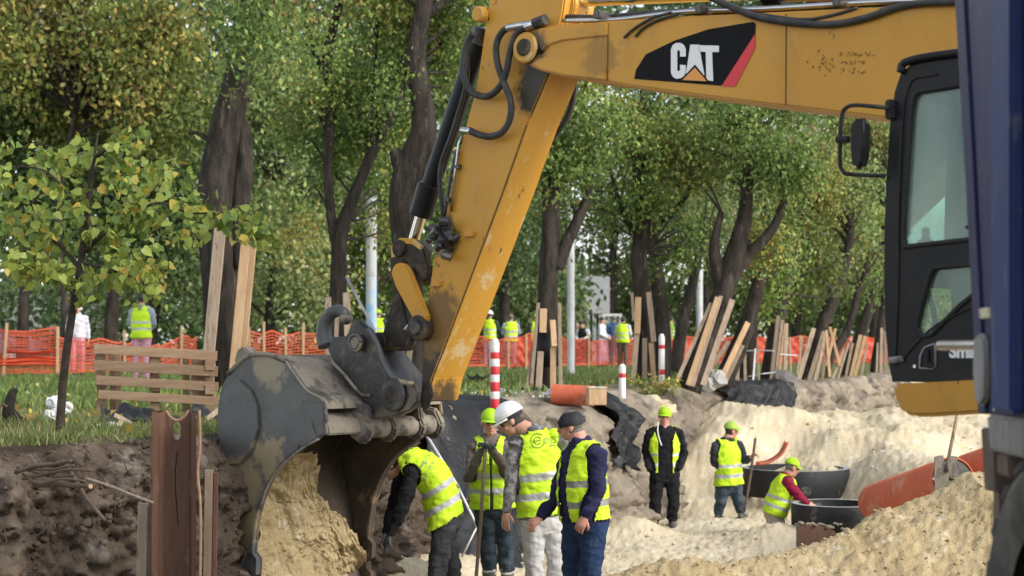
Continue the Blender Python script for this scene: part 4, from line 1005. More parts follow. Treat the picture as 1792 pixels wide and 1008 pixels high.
# ------------------------------------------------------------------ vegetation
PAL_LIME = [((0.141, 0.214, 0.050), 5), ((0.200, 0.267, 0.066), 4), ((0.101, 0.162, 0.044), 4), ((0.278, 0.308, 0.089), 2.2), ((0.443, 0.370, 0.091), .8), ((0.298, 0.189, 0.080), .35)]
PAL_DARK = [((0.075, 0.123, 0.042), 5), ((0.101, 0.156, 0.053), 4), ((0.134, 0.183, 0.068), 2), ((0.199, 0.224, 0.090), .8)]
PAL_WARM = [((.17, .20, .05), 5), ((.13, .175, .045), 5), ((.25, .245, .07), 2.5), ((.33, .26, .07), 1.0), ((.27, .17, .07), .35)]
PAL_PALE = [((0.175, 0.241, 0.083), 4), ((0.227, 0.288, 0.112), 4), ((0.128, 0.189, 0.061), 3), ((0.292, 0.316, 0.122), 2), ((0.393, 0.344, 0.113), .5)]
def leaf_cloud(centers, per, size, pal, spread=(.24, .24, .28), droop=.9, clump_var=.30, tipw=.62, hue=None):
    """leaves as folded diamonds spread round cluster centres; returns verts, faces, colours"""
    centers = np.asarray(centers, float); n = len(centers) * per
    c = np.repeat(centers, per, 0) + RNG.normal(size=(n, 3)) * np.array(spread)
    d = RNG.normal(size=(n, 3)); d[:, 2] -= droop * 1.2; d /= np.linalg.norm(d, axis=1)[:, None]           # tip direction, hanging
    a = RNG.normal(size=(n, 3)); a -= d * (a * d).sum(1)[:, None]; a /= np.linalg.norm(a, axis=1)[:, None]
    nrm = np.cross(d, a); s = size * RNG.uniform(.5, 1.4, n)[:, None]
    v = np.stack([c - d * s * .5, c + a * s * tipw * .5 + nrm * s * .08, c + d * s * .5, c - a * s * tipw * .5 + nrm * s * .08], 1).reshape(-1, 3)
    f = np.arange(n * 4).reshape(n, 4)
    w = np.array([x[1] for x in pal]); pc = np.array([x[0] for x in pal])
    # clusters lean to one tone, leaves vary inside it
    tn = fbm(centers[:, 0], centers[:, 1], centers[:, 2], s=max(1.3, size * 9), o=2, seed=len(centers) & 63) + RNG.normal(0, .32, len(centers)); rk = (np.argsort(np.argsort(tn)) + .5) / max(len(tn), 1); od = np.argsort(pc.sum(1)); ci = od[np.searchsorted(np.cumsum(w[od] / w.sum()), rk).clip(0, len(pal) - 1)]; li = RNG.choice(len(pal), n, p=w / w.sum())
    mixk = (RNG.random(n) < .78)
    col = np.where(mixk[:, None], pc[np.repeat(ci, per)], pc[li]) * (1 + clump_var * np.repeat(RNG.normal(size=len(centers)), per)[:, None]).clip(.55, 1.6) * RNG.uniform(.92, 1.30, n)[:, None]
    return v, f, np.repeat(col, 4, 0)

def lobe_points(lobes, Y, n_of=None):
    """lobes: (px, py, rx_px, ry_px, dY, n) -> cluster centres biased to the outer shell, uneven"""
    out = []
    for px, py, rx, ry, dy, n in lobes:
        if py > 330 and Y < 45: dy, n = dy + .9, int(n * .75)     # low foliage hangs behind the trunks
        c = np.array(P(px, py, Y + dy)); k = (Y + dy) / F; a, b = rx * k, ry * k
        q = RNG.normal(size=(n * 3, 3)); q /= np.linalg.norm(q, axis=1)[:, None]
        r = RNG.random(n * 3) ** .45
        p = c + q * r[:, None] * np.array([a, a * .8, b])
        keep = fbm(p[:, 0], p[:, 1], p[:, 2], s=1.0, o=2, seed=int(px) & 255) > RNG.normal(.06, .12, n * 3)
        p = p[keep]
        out.append(p[:n])
    return np.concatenate(out)

def trunk_geo(paths, Y, g=None, n=14, rough=.06, wk=.80):
    """paths: lists of (px, py, width_px[, dY]) tapered and knobbly"""
    g = g or Geo()
    for path in paths:
        pts = [tuple(P(q[0], q[1], Y + (q[3] if len(q) > 3 else 0))) + (q[2] / 2 * Y / F * wk,) for q in path]
        sp = spline(pts, 7); v, f = tube([q[:3] for q in sp], [q[3] for q in sp], n)
        vv = np.array([tuple(x) for x in v]); m = len(sp)
        ctr = np.repeat(np.array([q[:3] for q in sp]), n, 0); rad = vv - ctr
        an = np.tile(np.arange(n), m) / n * 6.28
        k = 1 + rough * 2.2 * fbm(vv[:, 0] * 3, vv[:, 1] * 3, vv[:, 2] * .8, s=.6, o=3, seed=7) + rough * .8 * np.sin(an * 5 + vv[:, 2] * .7)
        g.add((ctr + rad * k[:, None], f))
    return g

def tree(label, Y, paths, lobes, leaf, per, pal, group, twigs=.35, spread=(.19, .19, .21), name="lime_tree", cat="tree", base=None, droop=.9, bark="bark"):
    p0 = paths[0][0]; b = P(p0[0], p0[1], Y)
    root = thing(name, label, cat, (b.x, b.y, b.z), group)
    ctr = lobe_points(lobes, Y)
    g = trunk_geo(paths, Y)
    nodes = []
    for path in paths:
        nodes += [np.array(q[:3]) for q in spline([tuple(P(q[0], q[1], Y + (q[3] if len(q) > 3 else 0))) for q in path], 5)]
    nodes = np.array(nodes); hi = nodes[nodes[:, 2] > b.z + 1.0]
    if len(hi) == 0: hi = nodes
    sel = ctr[RNG.random(len(ctr)) < twigs]
    for c in sel[:90]:
        d = np.linalg.norm(hi - c, axis=1) + np.maximum(hi[:, 2] - c[2] + .3, 0) * 1.5
        q = hi[np.argmin(d)]; L = np.linalg.norm(c - q)
        if L > 5: continue
        mid = (q + c) / 2 + RNG.normal(size=3) * .12 * L + np.array([0, 0, .14 * L])
        r = .012 + .010 * L
        g.add(tube(spline([q, mid, c], 4), list(np.linspace(r, .006, 9)), 5))
    mk("trunk", g, M[bark], root, True)
    v, f, c = leaf_cloud(ctr, per, leaf, pal, spread, droop)
    mk_np("crown", v, f, M["leaf"], root, col=c)
    return root

GR_ROW = "trees along the far edge of the trench"
GR_BACK = "trees of the park behind the fence"
def ybase(px, Y): return HY + CZ * F / Y

# --- the big old tree with its planks
tree("massive dark old tree trunk with a burl, three fresh planks leaning on it", 22,
     [[(398, 708, 98), (394, 640, 80), (386, 520, 76), (380, 380, 78), (390, 260, 74), (412, 150, 60), (440, 20, 56), (470, -150, 40)],
      [(418, 470, 34), (420, 360, 42), (428, 290, 38), (428, 240, 30), (420, 200, 20)], [(430, 60, 30), (500, -40, 24), (560, -120, 16)], [(384, 260, 16), (350, 235, 10), (330, 232, 5)]],
     [(500, 40, 90, 70, -.5, 60), (560, -60, 160, 70, 0, 60), (440, 60, 40, 60, -1.2, 22), (300, -80, 140, 60, 0, 40)], .078, 58, PAL_LIME, GR_ROW, .3, (.22, .22, .3))
# --- slim forked tree and the burly one behind the stick
tree("slim forked tree whose limb bends right, beside the concrete pole with blue paint", 28,
     [[(592, 668, 44), (594, 560, 40), (592, 470, 38), (596, 410, 34), (618, 345, 26), (650, 270, 22), (690, 190, 18), (722, 110, 14), (740, 30, 10)],
      [(590, 430, 28), (580, 380, 22), (574, 290, 20), (578, 180, 20), (572, 100, 22), (590, 20, 18), (610, -80, 12)], [(576, 150, 14), (552, 95, 12), (535, 40, 8)], [(640, 290, 9), (655, 150, 7), (660, 20, 6), (650, -60, 4)]],
     [(560, 90, 90, 110, 0, 90), (640, 200, 80, 110, .6, 90), (700, 60, 100, 100, .5, 90), (540, 260, 70, 90, 1, 60), (650, 360, 60, 60, 1, 36), (620, -40, 160, 70, 0, 60), (490, 390, 60, 50, 1, 28)], .082, 56, PAL_LIME, GR_ROW, .22)
tree("grey burly trunk with knots rising behind the excavator stick", 27,
     [[(724, 688, 70), (722, 560, 60), (712, 440, 58), (708, 350, 62), (720, 290, 66), (742, 235, 60), (738, 180, 50), (728, 90, 44), (745, 0, 40), (770, -120, 30)],
      [(715, 330, 40), (700, 285, 34), (690, 262, 22)], [(742, 30, 26), (800, -20, 18), (850, -80, 12)]],
     [(770, 90, 70, 90, 1.2, 50), (690, 120, 50, 80, -.6, 30), (760, -30, 160, 60, .5, 70), (660, -20, 80, 60, .5, 30)], .082, 56, PAL_LIME, GR_ROW, .25)
# --- the row right of the stick
tree("upright tree with pale planks and black film at its foot", 25,
     [[(956, 688, 54), (956, 610, 46), (958, 520, 42), (962, 420, 42), (964, 340, 38), (958, 250, 32), (965, 150, 28), (990, 40, 20)],
      [(974, 470, 30), (990, 430, 26), (1012, 385, 24), (1028, 345, 20), (1040, 280, 14)], [(962, 320, 16), (990, 250, 12), (1005, 190, 8)]],
     [(985, 250, 60, 90, -.2, 80), (1030, 330, 55, 70, .4, 60), (960, 360, 30, 40, 1.6, 18), (1010, 440, 40, 55, -.3, 36), (1060, 220, 80, 60, .3, 70), (1090, 130, 120, 50, .5, 60)], .078, 58, PAL_LIME, GR_ROW, .25)
tree("straight tree ringed by five boards beside a tall striped bollard", 27,
     [[(1130, 676, 44), (1128, 600, 38), (1124, 520, 34), (1118, 450, 36), (1126, 390, 32), (1122, 320, 28), (1118, 240, 24), (1130, 140, 18)],
      [(1120, 450, 20), (1150, 405, 18), (1185, 365, 14), (1215, 320, 10)], [(1118, 430, 14), (1090, 370, 12), (1075, 320, 8)]],
     [(1120, 230, 80, 70, 0, 90), (1080, 330, 60, 70, .2, 60), (1165, 300, 70, 80, -.3, 80), (1130, 420, 50, 50, .3, 28), (1190, 190, 80, 50, .4, 60), (1190, 420, 40, 50, .5, 30)], .078, 56, PAL_LIME, GR_ROW, .25)
tree("dark trunk close behind the board-ringed tree", 32,
     [[(1160, 666, 38), (1158, 560, 34), (1150, 470, 30), (1146, 400, 26), (1160, 300, 20)]],
     [(1160, 360, 60, 60, .5, 40), (1200, 270, 70, 60, .5, 40)], .088, 50, PAL_DARK, GR_ROW, .2)
tree("lone dark trunk leaning right before the open lawn", 38,
     [[(1182, 655, 30), (1192, 580, 26), (1206, 520, 24), (1218, 470, 20), (1230, 420, 16)]],
     [(1235, 400, 50, 50, .5, 36), (1200, 440, 30, 30, .5, 12), (1230, 330, 60, 60, .5, 40)], .10, 46, PAL_PALE, GR_ROW, .2)
tree("thick leaning tree with three upper limbs, planks propped along its lean", 26,
     [[(1203, 682, 58), (1222, 630, 50), (1246, 570, 48), (1268, 510, 46), (1286, 450, 44), (1302, 390, 34), (1308, 330, 28), (1318, 240, 20)],
      [(1266, 525, 34), (1256, 470, 28), (1250, 430, 22), (1262, 370, 14)], [(1284, 478, 28), (1316, 440, 24), (1345, 410, 22), (1362, 380, 18), (1380, 330, 12)]],
     [(1300, 250, 90, 80, 0, 110), (1250, 340, 60, 70, .2, 60), (1370, 330, 60, 70, -.2, 70), (1340, 420, 45, 45, -.3, 34), (1220, 260, 60, 70, .4, 50), (1330, 190, 90, 40, .2, 50)], .078, 56, PAL_LIME, GR_ROW, .25)
tree("leaning trunk with a short plank crossed over it beside the concrete lump", 27.5,
     [[(1262, 676, 44), (1286, 620, 40), (1306, 570, 34), (1322, 520, 30), (1334, 470, 24), (1350, 410, 16)]],
     [(1350, 470, 40, 45, -.3, 36), (1360, 400, 50, 50, .3, 40), (1330, 520, 24, 24, -.4, 10)], .082, 54, PAL_LIME, GR_ROW, .2)
tree("near upright trunk behind the crossed plank", 33,
     [[(1305, 664, 30), (1312, 600, 28), (1318, 540, 26), (1326, 480, 20)]], [(1330, 480, 30, 30, .5, 14), (1340, 380, 60, 50, .8, 34)], .095, 48, PAL_PALE, GR_ROW, .2)
tree("dark trunk with a ropey white tape round its planks", 30,
     [[(1342, 674, 36), (1352, 610, 32), (1364, 550, 30), (1378, 490, 26), (1392, 430, 18), (1400, 370, 12)]],
     [(1400, 400, 50, 60, -.2, 60), (1380, 500, 26, 30, .4, 14), (1420, 320, 60, 60, 0, 60), (1440, 470, 36, 40, .2, 30)], .088, 50, PAL_WARM, GR_ROW, .2)
tree("slanting trunk behind the pale paired planks", 32,
     [[(1402, 676, 34), (1420, 620, 32), (1442, 560, 30), (1462, 510, 28), (1478, 460, 22), (1490, 400, 14)], [(1462, 515, 20), (1440, 490, 16), (1430, 455, 10)]],
     [(1480, 400, 60, 60, 0, 70), (1450, 300, 70, 60, 0, 70), (1500, 330, 50, 60, .3, 50), (1400, 270, 60, 50, .3, 50), (1480, 500, 36, 30, .3, 22)], .088, 50, PAL_PALE, GR_ROW, .2)
tree("thin curved trunk between the slanting trees", 34,
     [[(1440, 668, 22), (1456, 620, 20), (1482, 580, 18), (1494, 540, 18), (1504, 500, 14)]], [(1510, 470, 36, 40, 0, 30), (1530, 400, 40, 50, 0, 36)], .09, 48, PAL_LIME, GR_ROW, .2)
tree("leaning trunk with a cluster of reddish boards by the cab", 36,
     [[(1476, 662, 26), (1496, 610, 26), (1512, 570, 24), (1526, 520, 22), (1536, 470, 18), (1550, 400, 12)]], [(1545, 430, 40, 60, 0, 46), (1540, 320, 50, 60, 0, 60), (1500, 240, 60, 40, 0, 50), (1580, 300, 60, 80, .4, 60)], .095, 48, PAL_WARM, GR_ROW, .2)
tree("last trunk of the row at the trench, half hidden by the cab", 41,
     [[(1530, 652, 24), (1540, 590, 22), (1548, 530, 20), (1560, 470, 14)]], [(1560, 430, 50, 70, 0, 50), (1620, 330, 70, 110, 0, 80), (1660, 480, 60, 60, 0, 40)], .10, 46, PAL_LIME, GR_ROW, .2)

# --- trees of the park behind: trunks told apart, crowns closing the view
back = [  # px base, Y, trunk px pts, lobes, palette, label
    ([(40, 640, 30), (42, 560, 26), (46, 490, 22), (60, 380, 16), (70, 250, 10)], 43, [(40, 380, 90, 90), (90, 270, 110, 110), (10, 180, 90, 110), (90, 120, 90, 60)], PAL_DARK, "dark trunk before the pale block wall"),
    ([(196, 636, 34), (196, 560, 28), (200, 500, 24), (205, 400, 18)], 45, [(200, 330, 110, 110), (180, 210, 120, 100), (240, 430, 60, 60)], PAL_DARK, "dark trunk behind the hooded woman's shoulder"),
    ([(262, 634, 30), (266, 570, 26), (274, 500, 22), (280, 380, 16)], 46, [(300, 400, 80, 90), (290, 240, 100, 110), (320, 490, 46, 60)], PAL_DARK, "dark trunk behind the hi-vis worker's back"),
    ([(120, 642, 24), (112, 520, 18), (100, 380, 14), (130, 200, 10)], 41, [(110, 70, 150, 110), (220, 90, 120, 110), (290, 150, 80, 110), (20, 60, 70, 110), (150, -40, 180, 60), (250, 240, 60, 60), (120, 190, 70, 60)], PAL_WARM, "drooping willow with brownish curtain of leaves"),
    ([(470, 632, 28), (472, 560, 24), (480, 450, 20), (490, 330, 14)], 47, [(480, 440, 80, 100), (520, 320, 90, 100), (480, 200, 90, 110), (540, 520, 50, 60), (440, 540, 40, 50)], PAL_PALE, "pale green tree behind the orange netting by the bucket"),
    ([(650, 630, 26), (655, 520, 22), (650, 400, 18)], 50, [(640, 420, 90, 110), (680, 300, 90, 110), (620, 540, 70, 60), (600, 170, 110, 120), (740, 480, 60, 70)], PAL_LIME, "leafy tree behind the blue-painted pole"),
    ([(880, 626, 24), (884, 520, 20), (890, 400, 16), (900, 250, 10)], 56, [(890, 430, 80, 110), (900, 300, 90, 100), (870, 520, 60, 70), (930, 190, 90, 80), (850, 250, 60, 120)], PAL_DARK, "shadowy tree behind the two hi-vis workers at the fence"),
    ([(1062, 622, 22), (1068, 540, 20), (1075, 420, 14)], 66, [(1060, 420, 80, 70), (1100, 330, 100, 90), (1040, 250, 100, 80), (1120, 480, 50, 60)], PAL_PALE, "pale tree over the grey building"),
    ([(1230, 622, 22), (1236, 540, 18), (1240, 430, 14)], 64, [(1240, 380, 90, 80), (1300, 290, 110, 90), (1200, 300, 80, 80), (1260, 470, 70, 40)], PAL_PALE, "pale tree across the lawn behind the leaning trees"),
    ([(1390, 622, 22), (1396, 540, 18), (1400, 430, 14)], 66, [(1400, 400, 100, 90), (1440, 300, 110, 90), (1360, 300, 80, 80), (1420, 500, 80, 40)], PAL_PALE, "tall pale tree beyond the planked row"),
    ([(1530, 622, 22), (1530, 540, 18), (1540, 420, 14)], 62, [(1540, 400, 100, 100), (1620, 330, 130, 130), (1560, 270, 100, 80), (1680, 450, 100, 120), (1760, 250, 150, 150)], PAL_LIME, "tree beyond the excavator cab"),
]
for pts, Y, lobes, pal, lab in back:
    k = 50 / Y
    tree(lab, Y, [pts], [(a, b, rx * 1.08, ry * 1.08, RNG.uniform(-1, 2), int(rx * ry / 95)) for a, b, rx, ry in lobes], .155, 48, pal, GR_BACK, .12, (.42, .42, .46), name="park_tree")

# far wood closing the view: nobody could count its leaves
def woodland():
    n = 4600; px = RNG.uniform(-700, 2500, n); Y = RNG.uniform(74, 100, n)
    hz = 30 + 480 * np.clip(1 - ((px - 1300) / 1500) ** 2 * .2, .6, 1)
    py = 596 - RNG.random(n) ** .8 * 680
    c = np.stack([(px - HX) / F * Y, Y, CZ + (HY - py) / F * Y], -1)
    k = fbm(c[:, 0], c[:, 2], s=6, o=3, seed=66) > -.55
    v, f, col = leaf_cloud(c[k], 34, .5, PAL_DARK, (1.0, 1.0, 1.0), .7, .3)
    o = mk_np("woodland", v, f, M["leaf"], col=col); tag(o, "dense far wood closing the view behind the park", "woodland", kind="stuff")
    # undergrowth behind the fence
    n = 900; px = np.concatenate([RNG.uniform(-300, 900, n * 2 // 3), RNG.uniform(780, 1010, n // 3)]); Y = RNG.uniform(57, 66, n)
    py = 622 - RNG.random(n) ** .9 * 150
    c = np.stack([(px - HX) / F * Y, Y, CZ + (HY - py) / F * Y], -1)
    v, f, col = leaf_cloud(c, 30, .26, PAL_DARK, (.5, .5, .45), .6, .3)
    o = mk_np("undergrowth", v, f, M["leaf"], col=col); tag(o, "dark bushy undergrowth behind the orange netting", "shrubs", kind="stuff")
woodland()
def far_bushes():
    n = 560; px = RNG.uniform(1000, 1850, n); Y = RNG.uniform(67, 73, n); py = 612 - RNG.random(n) ** .8 * 120
    c = np.stack([(px - HX) / F * Y, Y, CZ + (HY - py) / F * Y], -1)
    v, f, col = leaf_cloud(c, 36, .26, PAL_PALE, (.55, .5, .5), .6, .3)
    tag(mk_np("undergrowth", v, f, M["leaf"], col=col), "pale green bushes across the lawn behind the leaning trees", "shrubs", kind="stuff")
far_bushes()

# low yellowing shrub at the foot of the ringed tree
def verge_bush():
    root = thing("low_bush", "low yellowing bush at the foot of the straight ringed tree", "bush", P(1140, 690, 25.5))
    c = np.array([tuple(P(px, py, 25.6 + RNG.uniform(-.4, .3))) for px, py in zip(RNG.uniform(1108, 1182, 34), RNG.uniform(662, 692, 34))])
    g = Geo()
    for q in c: g.add(tube([(q[0] * .5 + root.location.x * .5, q[1], root.location.z - .02), tuple(q)], [.008, .003], 5))
    tag(mk("stems", g, M["bark_thin"], root), kind="stuff")
    v, f, col = leaf_cloud(c, 12, .07, [((.24, .25, .06), 3), ((.36, .29, .07), 2), ((.14, .18, .05), 2)], (.08, .08, .07), .3)
    mk_np("foliage", v, f, M["leaf"], root, col=col)
verge_bush()

# --- the young lime in front, large leaves singled out
def sapling():
    Y = 12.3; rp = P(105, 776, Y)
    root = thing("young_lime_tree", "slender young lime tree with big yellowing leaves beside the pallet", "tree", rp, "trees along the far edge of the trench")
    paths = [[(104, 780, 13), (108, 700, 12), (116, 620, 11.5), (128, 540, 11), (140, 470, 10), (150, 400, 9), (158, 330, 7), (166, 270, 4), (172, 230, 2)],
             [(150, 440, 7, 0), (190, 400, 7, -.1), (235, 372, 6, -.1), (280, 355, 4, -.1), (330, 372, 3, -.2), (390, 375, 2.5, -.2), (440, 390, 2, -.2), (470, 420, 1.5, -.2)],
             [(140, 470, 6), (95, 420, 5, .2), (50, 390, 4, .3), (5, 380, 3, .4)], [(150, 400, 5), (120, 340, 4, -.2), (80, 300, 3, -.3), (30, 290, 2, -.3)],
             [(158, 340, 5), (210, 310, 4, .2), (260, 290, 3, .3), (310, 300, 2, .4)], [(166, 275, 4), (200, 255, 3, -.2), (240, 250, 2, -.3)], [(140, 460, 5), (190, 470, 4, -.4), (240, 490, 3, -.5), (285, 515, 2, -.6)],
             [(150, 420, 4), (180, 420, 4, .3), (230, 440, 3, .5), (260, 470, 2, .6)], [(130, 520, 4), (100, 480, 3, -.4), (60, 470, 2, -.6), (20, 480, 2, -.8)], [(155, 350, 4), (110, 270, 3, .3), (60, 250, 2, .5)]]
    mk("trunk", trunk_geo(paths, Y, n=9, rough=.03, wk=1.25), M["bark_thin"], root, True)
    # leaf: a heart-shaped, slightly folded blade of 10 triangles
    def leaf_mesh(k):
        r = random.Random(k); L = [(0, 0, 0), (.28, -.06, .05), (.46, .16, .07), (.42, .45, .05), (.22, .78, .01), (0, 1.08, -.06), (-.22, .78, .01), (-.42, .45, .05), (-.46, .16, .07), (-.28, -.06, .05), (0, .45, -.02)]
        L = [(x * r.uniform(.9, 1.1), y * r.uniform(.93, 1.07), z * r.uniform(.4, 2) ) for x, y, z in L]
        me = bpy.data.meshes.new("leaf"); me.from_pydata(L, [], [(10, i, i + 1) for i in range(0, 9)] + [(10, 9, 0)])
        me.materials.append(M["leaf_lime" if k else "leaf_gold"]); me.polygons.foreach_set("use_smooth", np.ones(10, bool)); return me
    pm("leaf_lime", (.20, .265, .05), (.28, .32, .06), 4, .5, spec=.4, trans=.35, obrand=.35, grime=[((.40, .27, .06), 9, .64, .7)])
    pm("leaf_gold", (.42, .31, .05), (.34, .30, .06), 4, .5, spec=.4, trans=.35, obrand=.25, grime=[((.33, .15, .05), 9, .6, .68)])
    meshes = [leaf_mesh(k) for k in range(12)]
    cen = []
    for path in paths[1:]:
        sp = spline([(q[0], q[1], q[3] if len(q) > 3 else 0) for q in path], 8)
        for q in sp[3:]: cen.append(q)
    cen += [(170 + random.gauss(0, 20), 255 + random.gauss(0, 18), 0) for _ in range(10)]
    crown = bpy.data.objects.new("crown", None); link(crown, root, P(160, 380, Y))
    pts = []
    lob = [(60, 350, 95, 75), (170, 300, 100, 60), (270, 330, 80, 60), (240, 420, 80, 60), (110, 440, 80, 60), (50, 420, 70, 60), (20, 300, 70, 60), (330, 400, 50, 40), (420, 395, 45, 30), (270, 490, 40, 40), (130, 500, 50, 30), (455, 425, 22, 32)]
    for a, b, rx, ry in lob:
        for _ in range(int(rx * ry / 34)):
            an = random.uniform(0, 6.28); r = math.sqrt(random.random())
            pts.append((a + rx * r * math.cos(an), b + ry * r * math.sin(an), random.uniform(-.8, .8)))
    for q in cen:
        for _ in range(7): pts.append((q[0] + random.gauss(0, 16), q[1] + random.gauss(0, 14), q[2] + random.gauss(0, .12)))
    random.shuffle(pts)
    pts = [q for q in pts if vnoise(np.array([q[0] / 34]), np.array([q[1] / 34]), np.array([q[2] * 2]), 5)[0] > -.22]
    pts.sort(key=lambda q: q[2])
    singles, rest = pts[:300], pts[300:]
    def orient():
        d = Vector((random.gauss(0, .6), random.gauss(-.2, .6), random.gauss(-.6, .5))).normalized()
        n = Vector((random.gauss(0, .8), random.gauss(-.45, .7), random.gauss(.6, .7))); n = (n - d * n.dot(d)).normalized()
        return Matrix((d.cross(n), d, n)).transposed()
    for i, q in enumerate(singles):
        o = bpy.data.objects.new("leaf", meshes[i % 12]); w = P(q[0], q[1], Y + q[2]); link(o, crown, w)
        s = random.uniform(.042, .085); o.rotation_euler = orient().to_euler(); o.scale = (s, s, s)
    L = [np.array([v.co[:] for v in m.vertices]) for m in meshes]
    V_ = []; C_ = []; tri = [(10, i, i + 1) for i in range(9)] + [(10, 9, 0)]; F_ = []
    for i, q in enumerate(rest):
        R = np.array(orient()); s = random.uniform(.042, .085); w = np.array(P(q[0], q[1], Y + q[2]))
        V_.append(L[i % 12] @ R.T * s + w); F_.append(np.array(tri) + 11 * i)
        c = random.choice([(.19, .265, .05)] * 5 + [(.255, .30, .06)] * 4 + [(.13, .20, .045)] * 4 + [(.44, .34, .06)] * 1)
        C_.append(np.tile(np.array(c) * random.uniform(.7, 1.3), (11, 1)))
    o = mk_np("foliage", np.concatenate(V_), np.concatenate(F_), M["leaf"], crown, True, col=np.concatenate(C_)); tag(o, kind="stuff")
sapling()

# --- grass blades on the lawn, weeds on the verge
def grass():
    def scatter(n, pxr, Yr, dmin, tall, wide, seed, tones):
        r = np.random.default_rng(seed)
        Y = 1 / (r.uniform(1 / Yr[1], 1 / Yr[0], n)); X = (r.uniform(*pxr, n) - HX) / F * Y
        d = edge_dist(X, Y); k = (d < dmin) & (fbm(X, Y, s=.7, o=3, seed=77) + .55 > r.random(n) * .9); X, Y = X[k], Y[k]; n = len(X)
        Z = ground_z(X, Y, False) ; Z = np.where(edge_dist(X, Y) > -.6, .04, Z)
        h = tall * r.uniform(.5, 1.3, n) * (1 + .5 * fbm(X, Y, s=.5, o=2, seed=78)); an = r.uniform(0, 6.28, n); ln = r.normal(0, .45, (n, 2)) * h[:, None]
        w = wide * r.uniform(.6, 1.4, n); ax = np.stack([np.cos(an), np.sin(an), 0 * an], 1) * w[:, None] / 2
        b = np.stack([X, Y, Z - .01], 1); t = b + np.stack([ln[:, 0], ln[:, 1], h], 1); mid = (b + t) / 2; mid[:, 2] += .12 * h
        v = np.stack([b - ax, b + ax, mid + ax * .8, t, mid - ax * .8], 1).reshape(-1, 3); i = np.arange(n)[:, None] * 5
        f = np.concatenate([i + np.array([[0, 1, 2, 4]])]); f2 = np.concatenate([i + np.array([[4, 2, 3, 3]])])
        f = np.concatenate([i + np.array([[0, 1, 2]]), i + np.array([[0, 2, 4]]), i + np.array([[4, 2, 3]])])
        tc = np.array(tones); c = tc[r.integers(0, len(tc), n)] * r.uniform(.9, 1.6, n)[:, None]
        return v, f, np.repeat(c, 5, 0)
    tones = [(.12, .16, .045), (.15, .185, .055), (.19, .205, .075), (.26, .23, .12), (.10, .135, .04)]
    a = scatter(26000, (-260, 500), (10.4, 20), -.12, .085, .010, 1, tones)
    b = scatter(26000, (-300, 1300), (18, 50), -1.3, .12, .03, 2, [(.12, .18, .045), (.15, .21, .06), (.18, .22, .075), (.10, .15, .04)])
    c = scatter(2500, (780, 1600), (19, 40), -.2, .11, .02, 3, tones + [(.22, .18, .08)])
    for nm, q, lab in (("grass", a, "ragged meadow grass along the near trench lip"), ("grass", b, "short bright green lawn in front of the orange netting"), ("weeds", c, "thin dry weeds along the bare far trench lip")):
        o = mk_np(nm, *q[:2], M["grass"], col=q[2]); tag(o, lab, "grass", kind="stuff")
grass()

# ------------------------------------------------------------------ people
def loft(pts, rad, wide, n=14):
    """closed tube with elliptic sections: rad (a along wide, b across)"""
    pts = [Vector(p) for p in pts]; m = len(pts); v = []; f = []
    for i, p in enumerate(pts):
        t = (pts[min(i + 1, m - 1)] - pts[max(i - 1, 0)]).normalized()
        w = Vector(wide[i] if hasattr(wide[0], '__len__') else wide); w = w - t * w.dot(t)
        w = w.normalized() if w.length > 1e-4 else t.orthogonal().normalized()
        d = t.cross(w); a, b = rad[i]
        for k in range(n):
            an = 2 * math.pi * k / n; v.append(p + w * a * math.cos(an) + d * b * math.sin(an))
    for i in range(m - 1):
        for k in range(n): f.append((i * n + k, i * n + (k + 1) % n, (i + 1) * n + (k + 1) % n, (i + 1) * n + k))
    t0 = (pts[0] - pts[1]).normalized() * min(rad[0]) * .55; t1 = (pts[-1] - pts[-2]).normalized() * min(rad[-1]) * .55
    v += [pts[0] + t0, pts[-1] + t1]; A = len(v) - 2
    for k in range(n):
        f.append((A, (k + 1) % n, k)); f.append((A + 1, (m - 1) * n + k, (m - 1) * n + (k + 1) % n))
    return v, f

def remesh(geo, vox, it=3):
    me = bpy.data.meshes.new("tmp"); me.from_pydata([tuple(x) for x in geo.v], [], geo.f); me.update()
    o = bpy.data.objects.new("tmp", me); COL.objects.link(o)
    r = o.modifiers.new("r", 'REMESH'); r.mode = 'VOXEL'; r.voxel_size = vox; r.adaptivity = 0
    s = o.modifiers.new("s", 'SMOOTH'); s.iterations = it; s.factor = .5
    dg = bpy.context.evaluated_depsgraph_get(); dg.update()
    e = bpy.data.meshes.new_from_object(o.evaluated_get(dg))
    v = np.empty(len(e.vertices) * 3, np.float32); e.vertices.foreach_get("co", v); v = v.reshape(-1, 3).astype(float)
    f = np.array([tuple(p.vertices) for p in e.polygons if len(p.vertices) == 4], np.int32)
    bpy.data.objects.remove(o); bpy.data.meshes.remove(me); bpy.data.meshes.remove(e)
    return v, f

def vnormals(v, f):
    fn = np.cross(v[f[:, 2]] - v[f[:, 0]], v[f[:, 3]] - v[f[:, 1]]); n = np.zeros_like(v)
    for k in range(4): np.add.at(n, f[:, k], fn)
    return n / (np.linalg.norm(n, axis=1)[:, None] + 1e-12)

def seg_d(p, a, b):
    a, b = np.array(a), np.array(b); ab = b - a
    t = np.clip(((p - a) @ ab) / (ab @ ab + 1e-12), 0, 1); return np.linalg.norm(p - a - t[:, None] * ab, axis=1), t

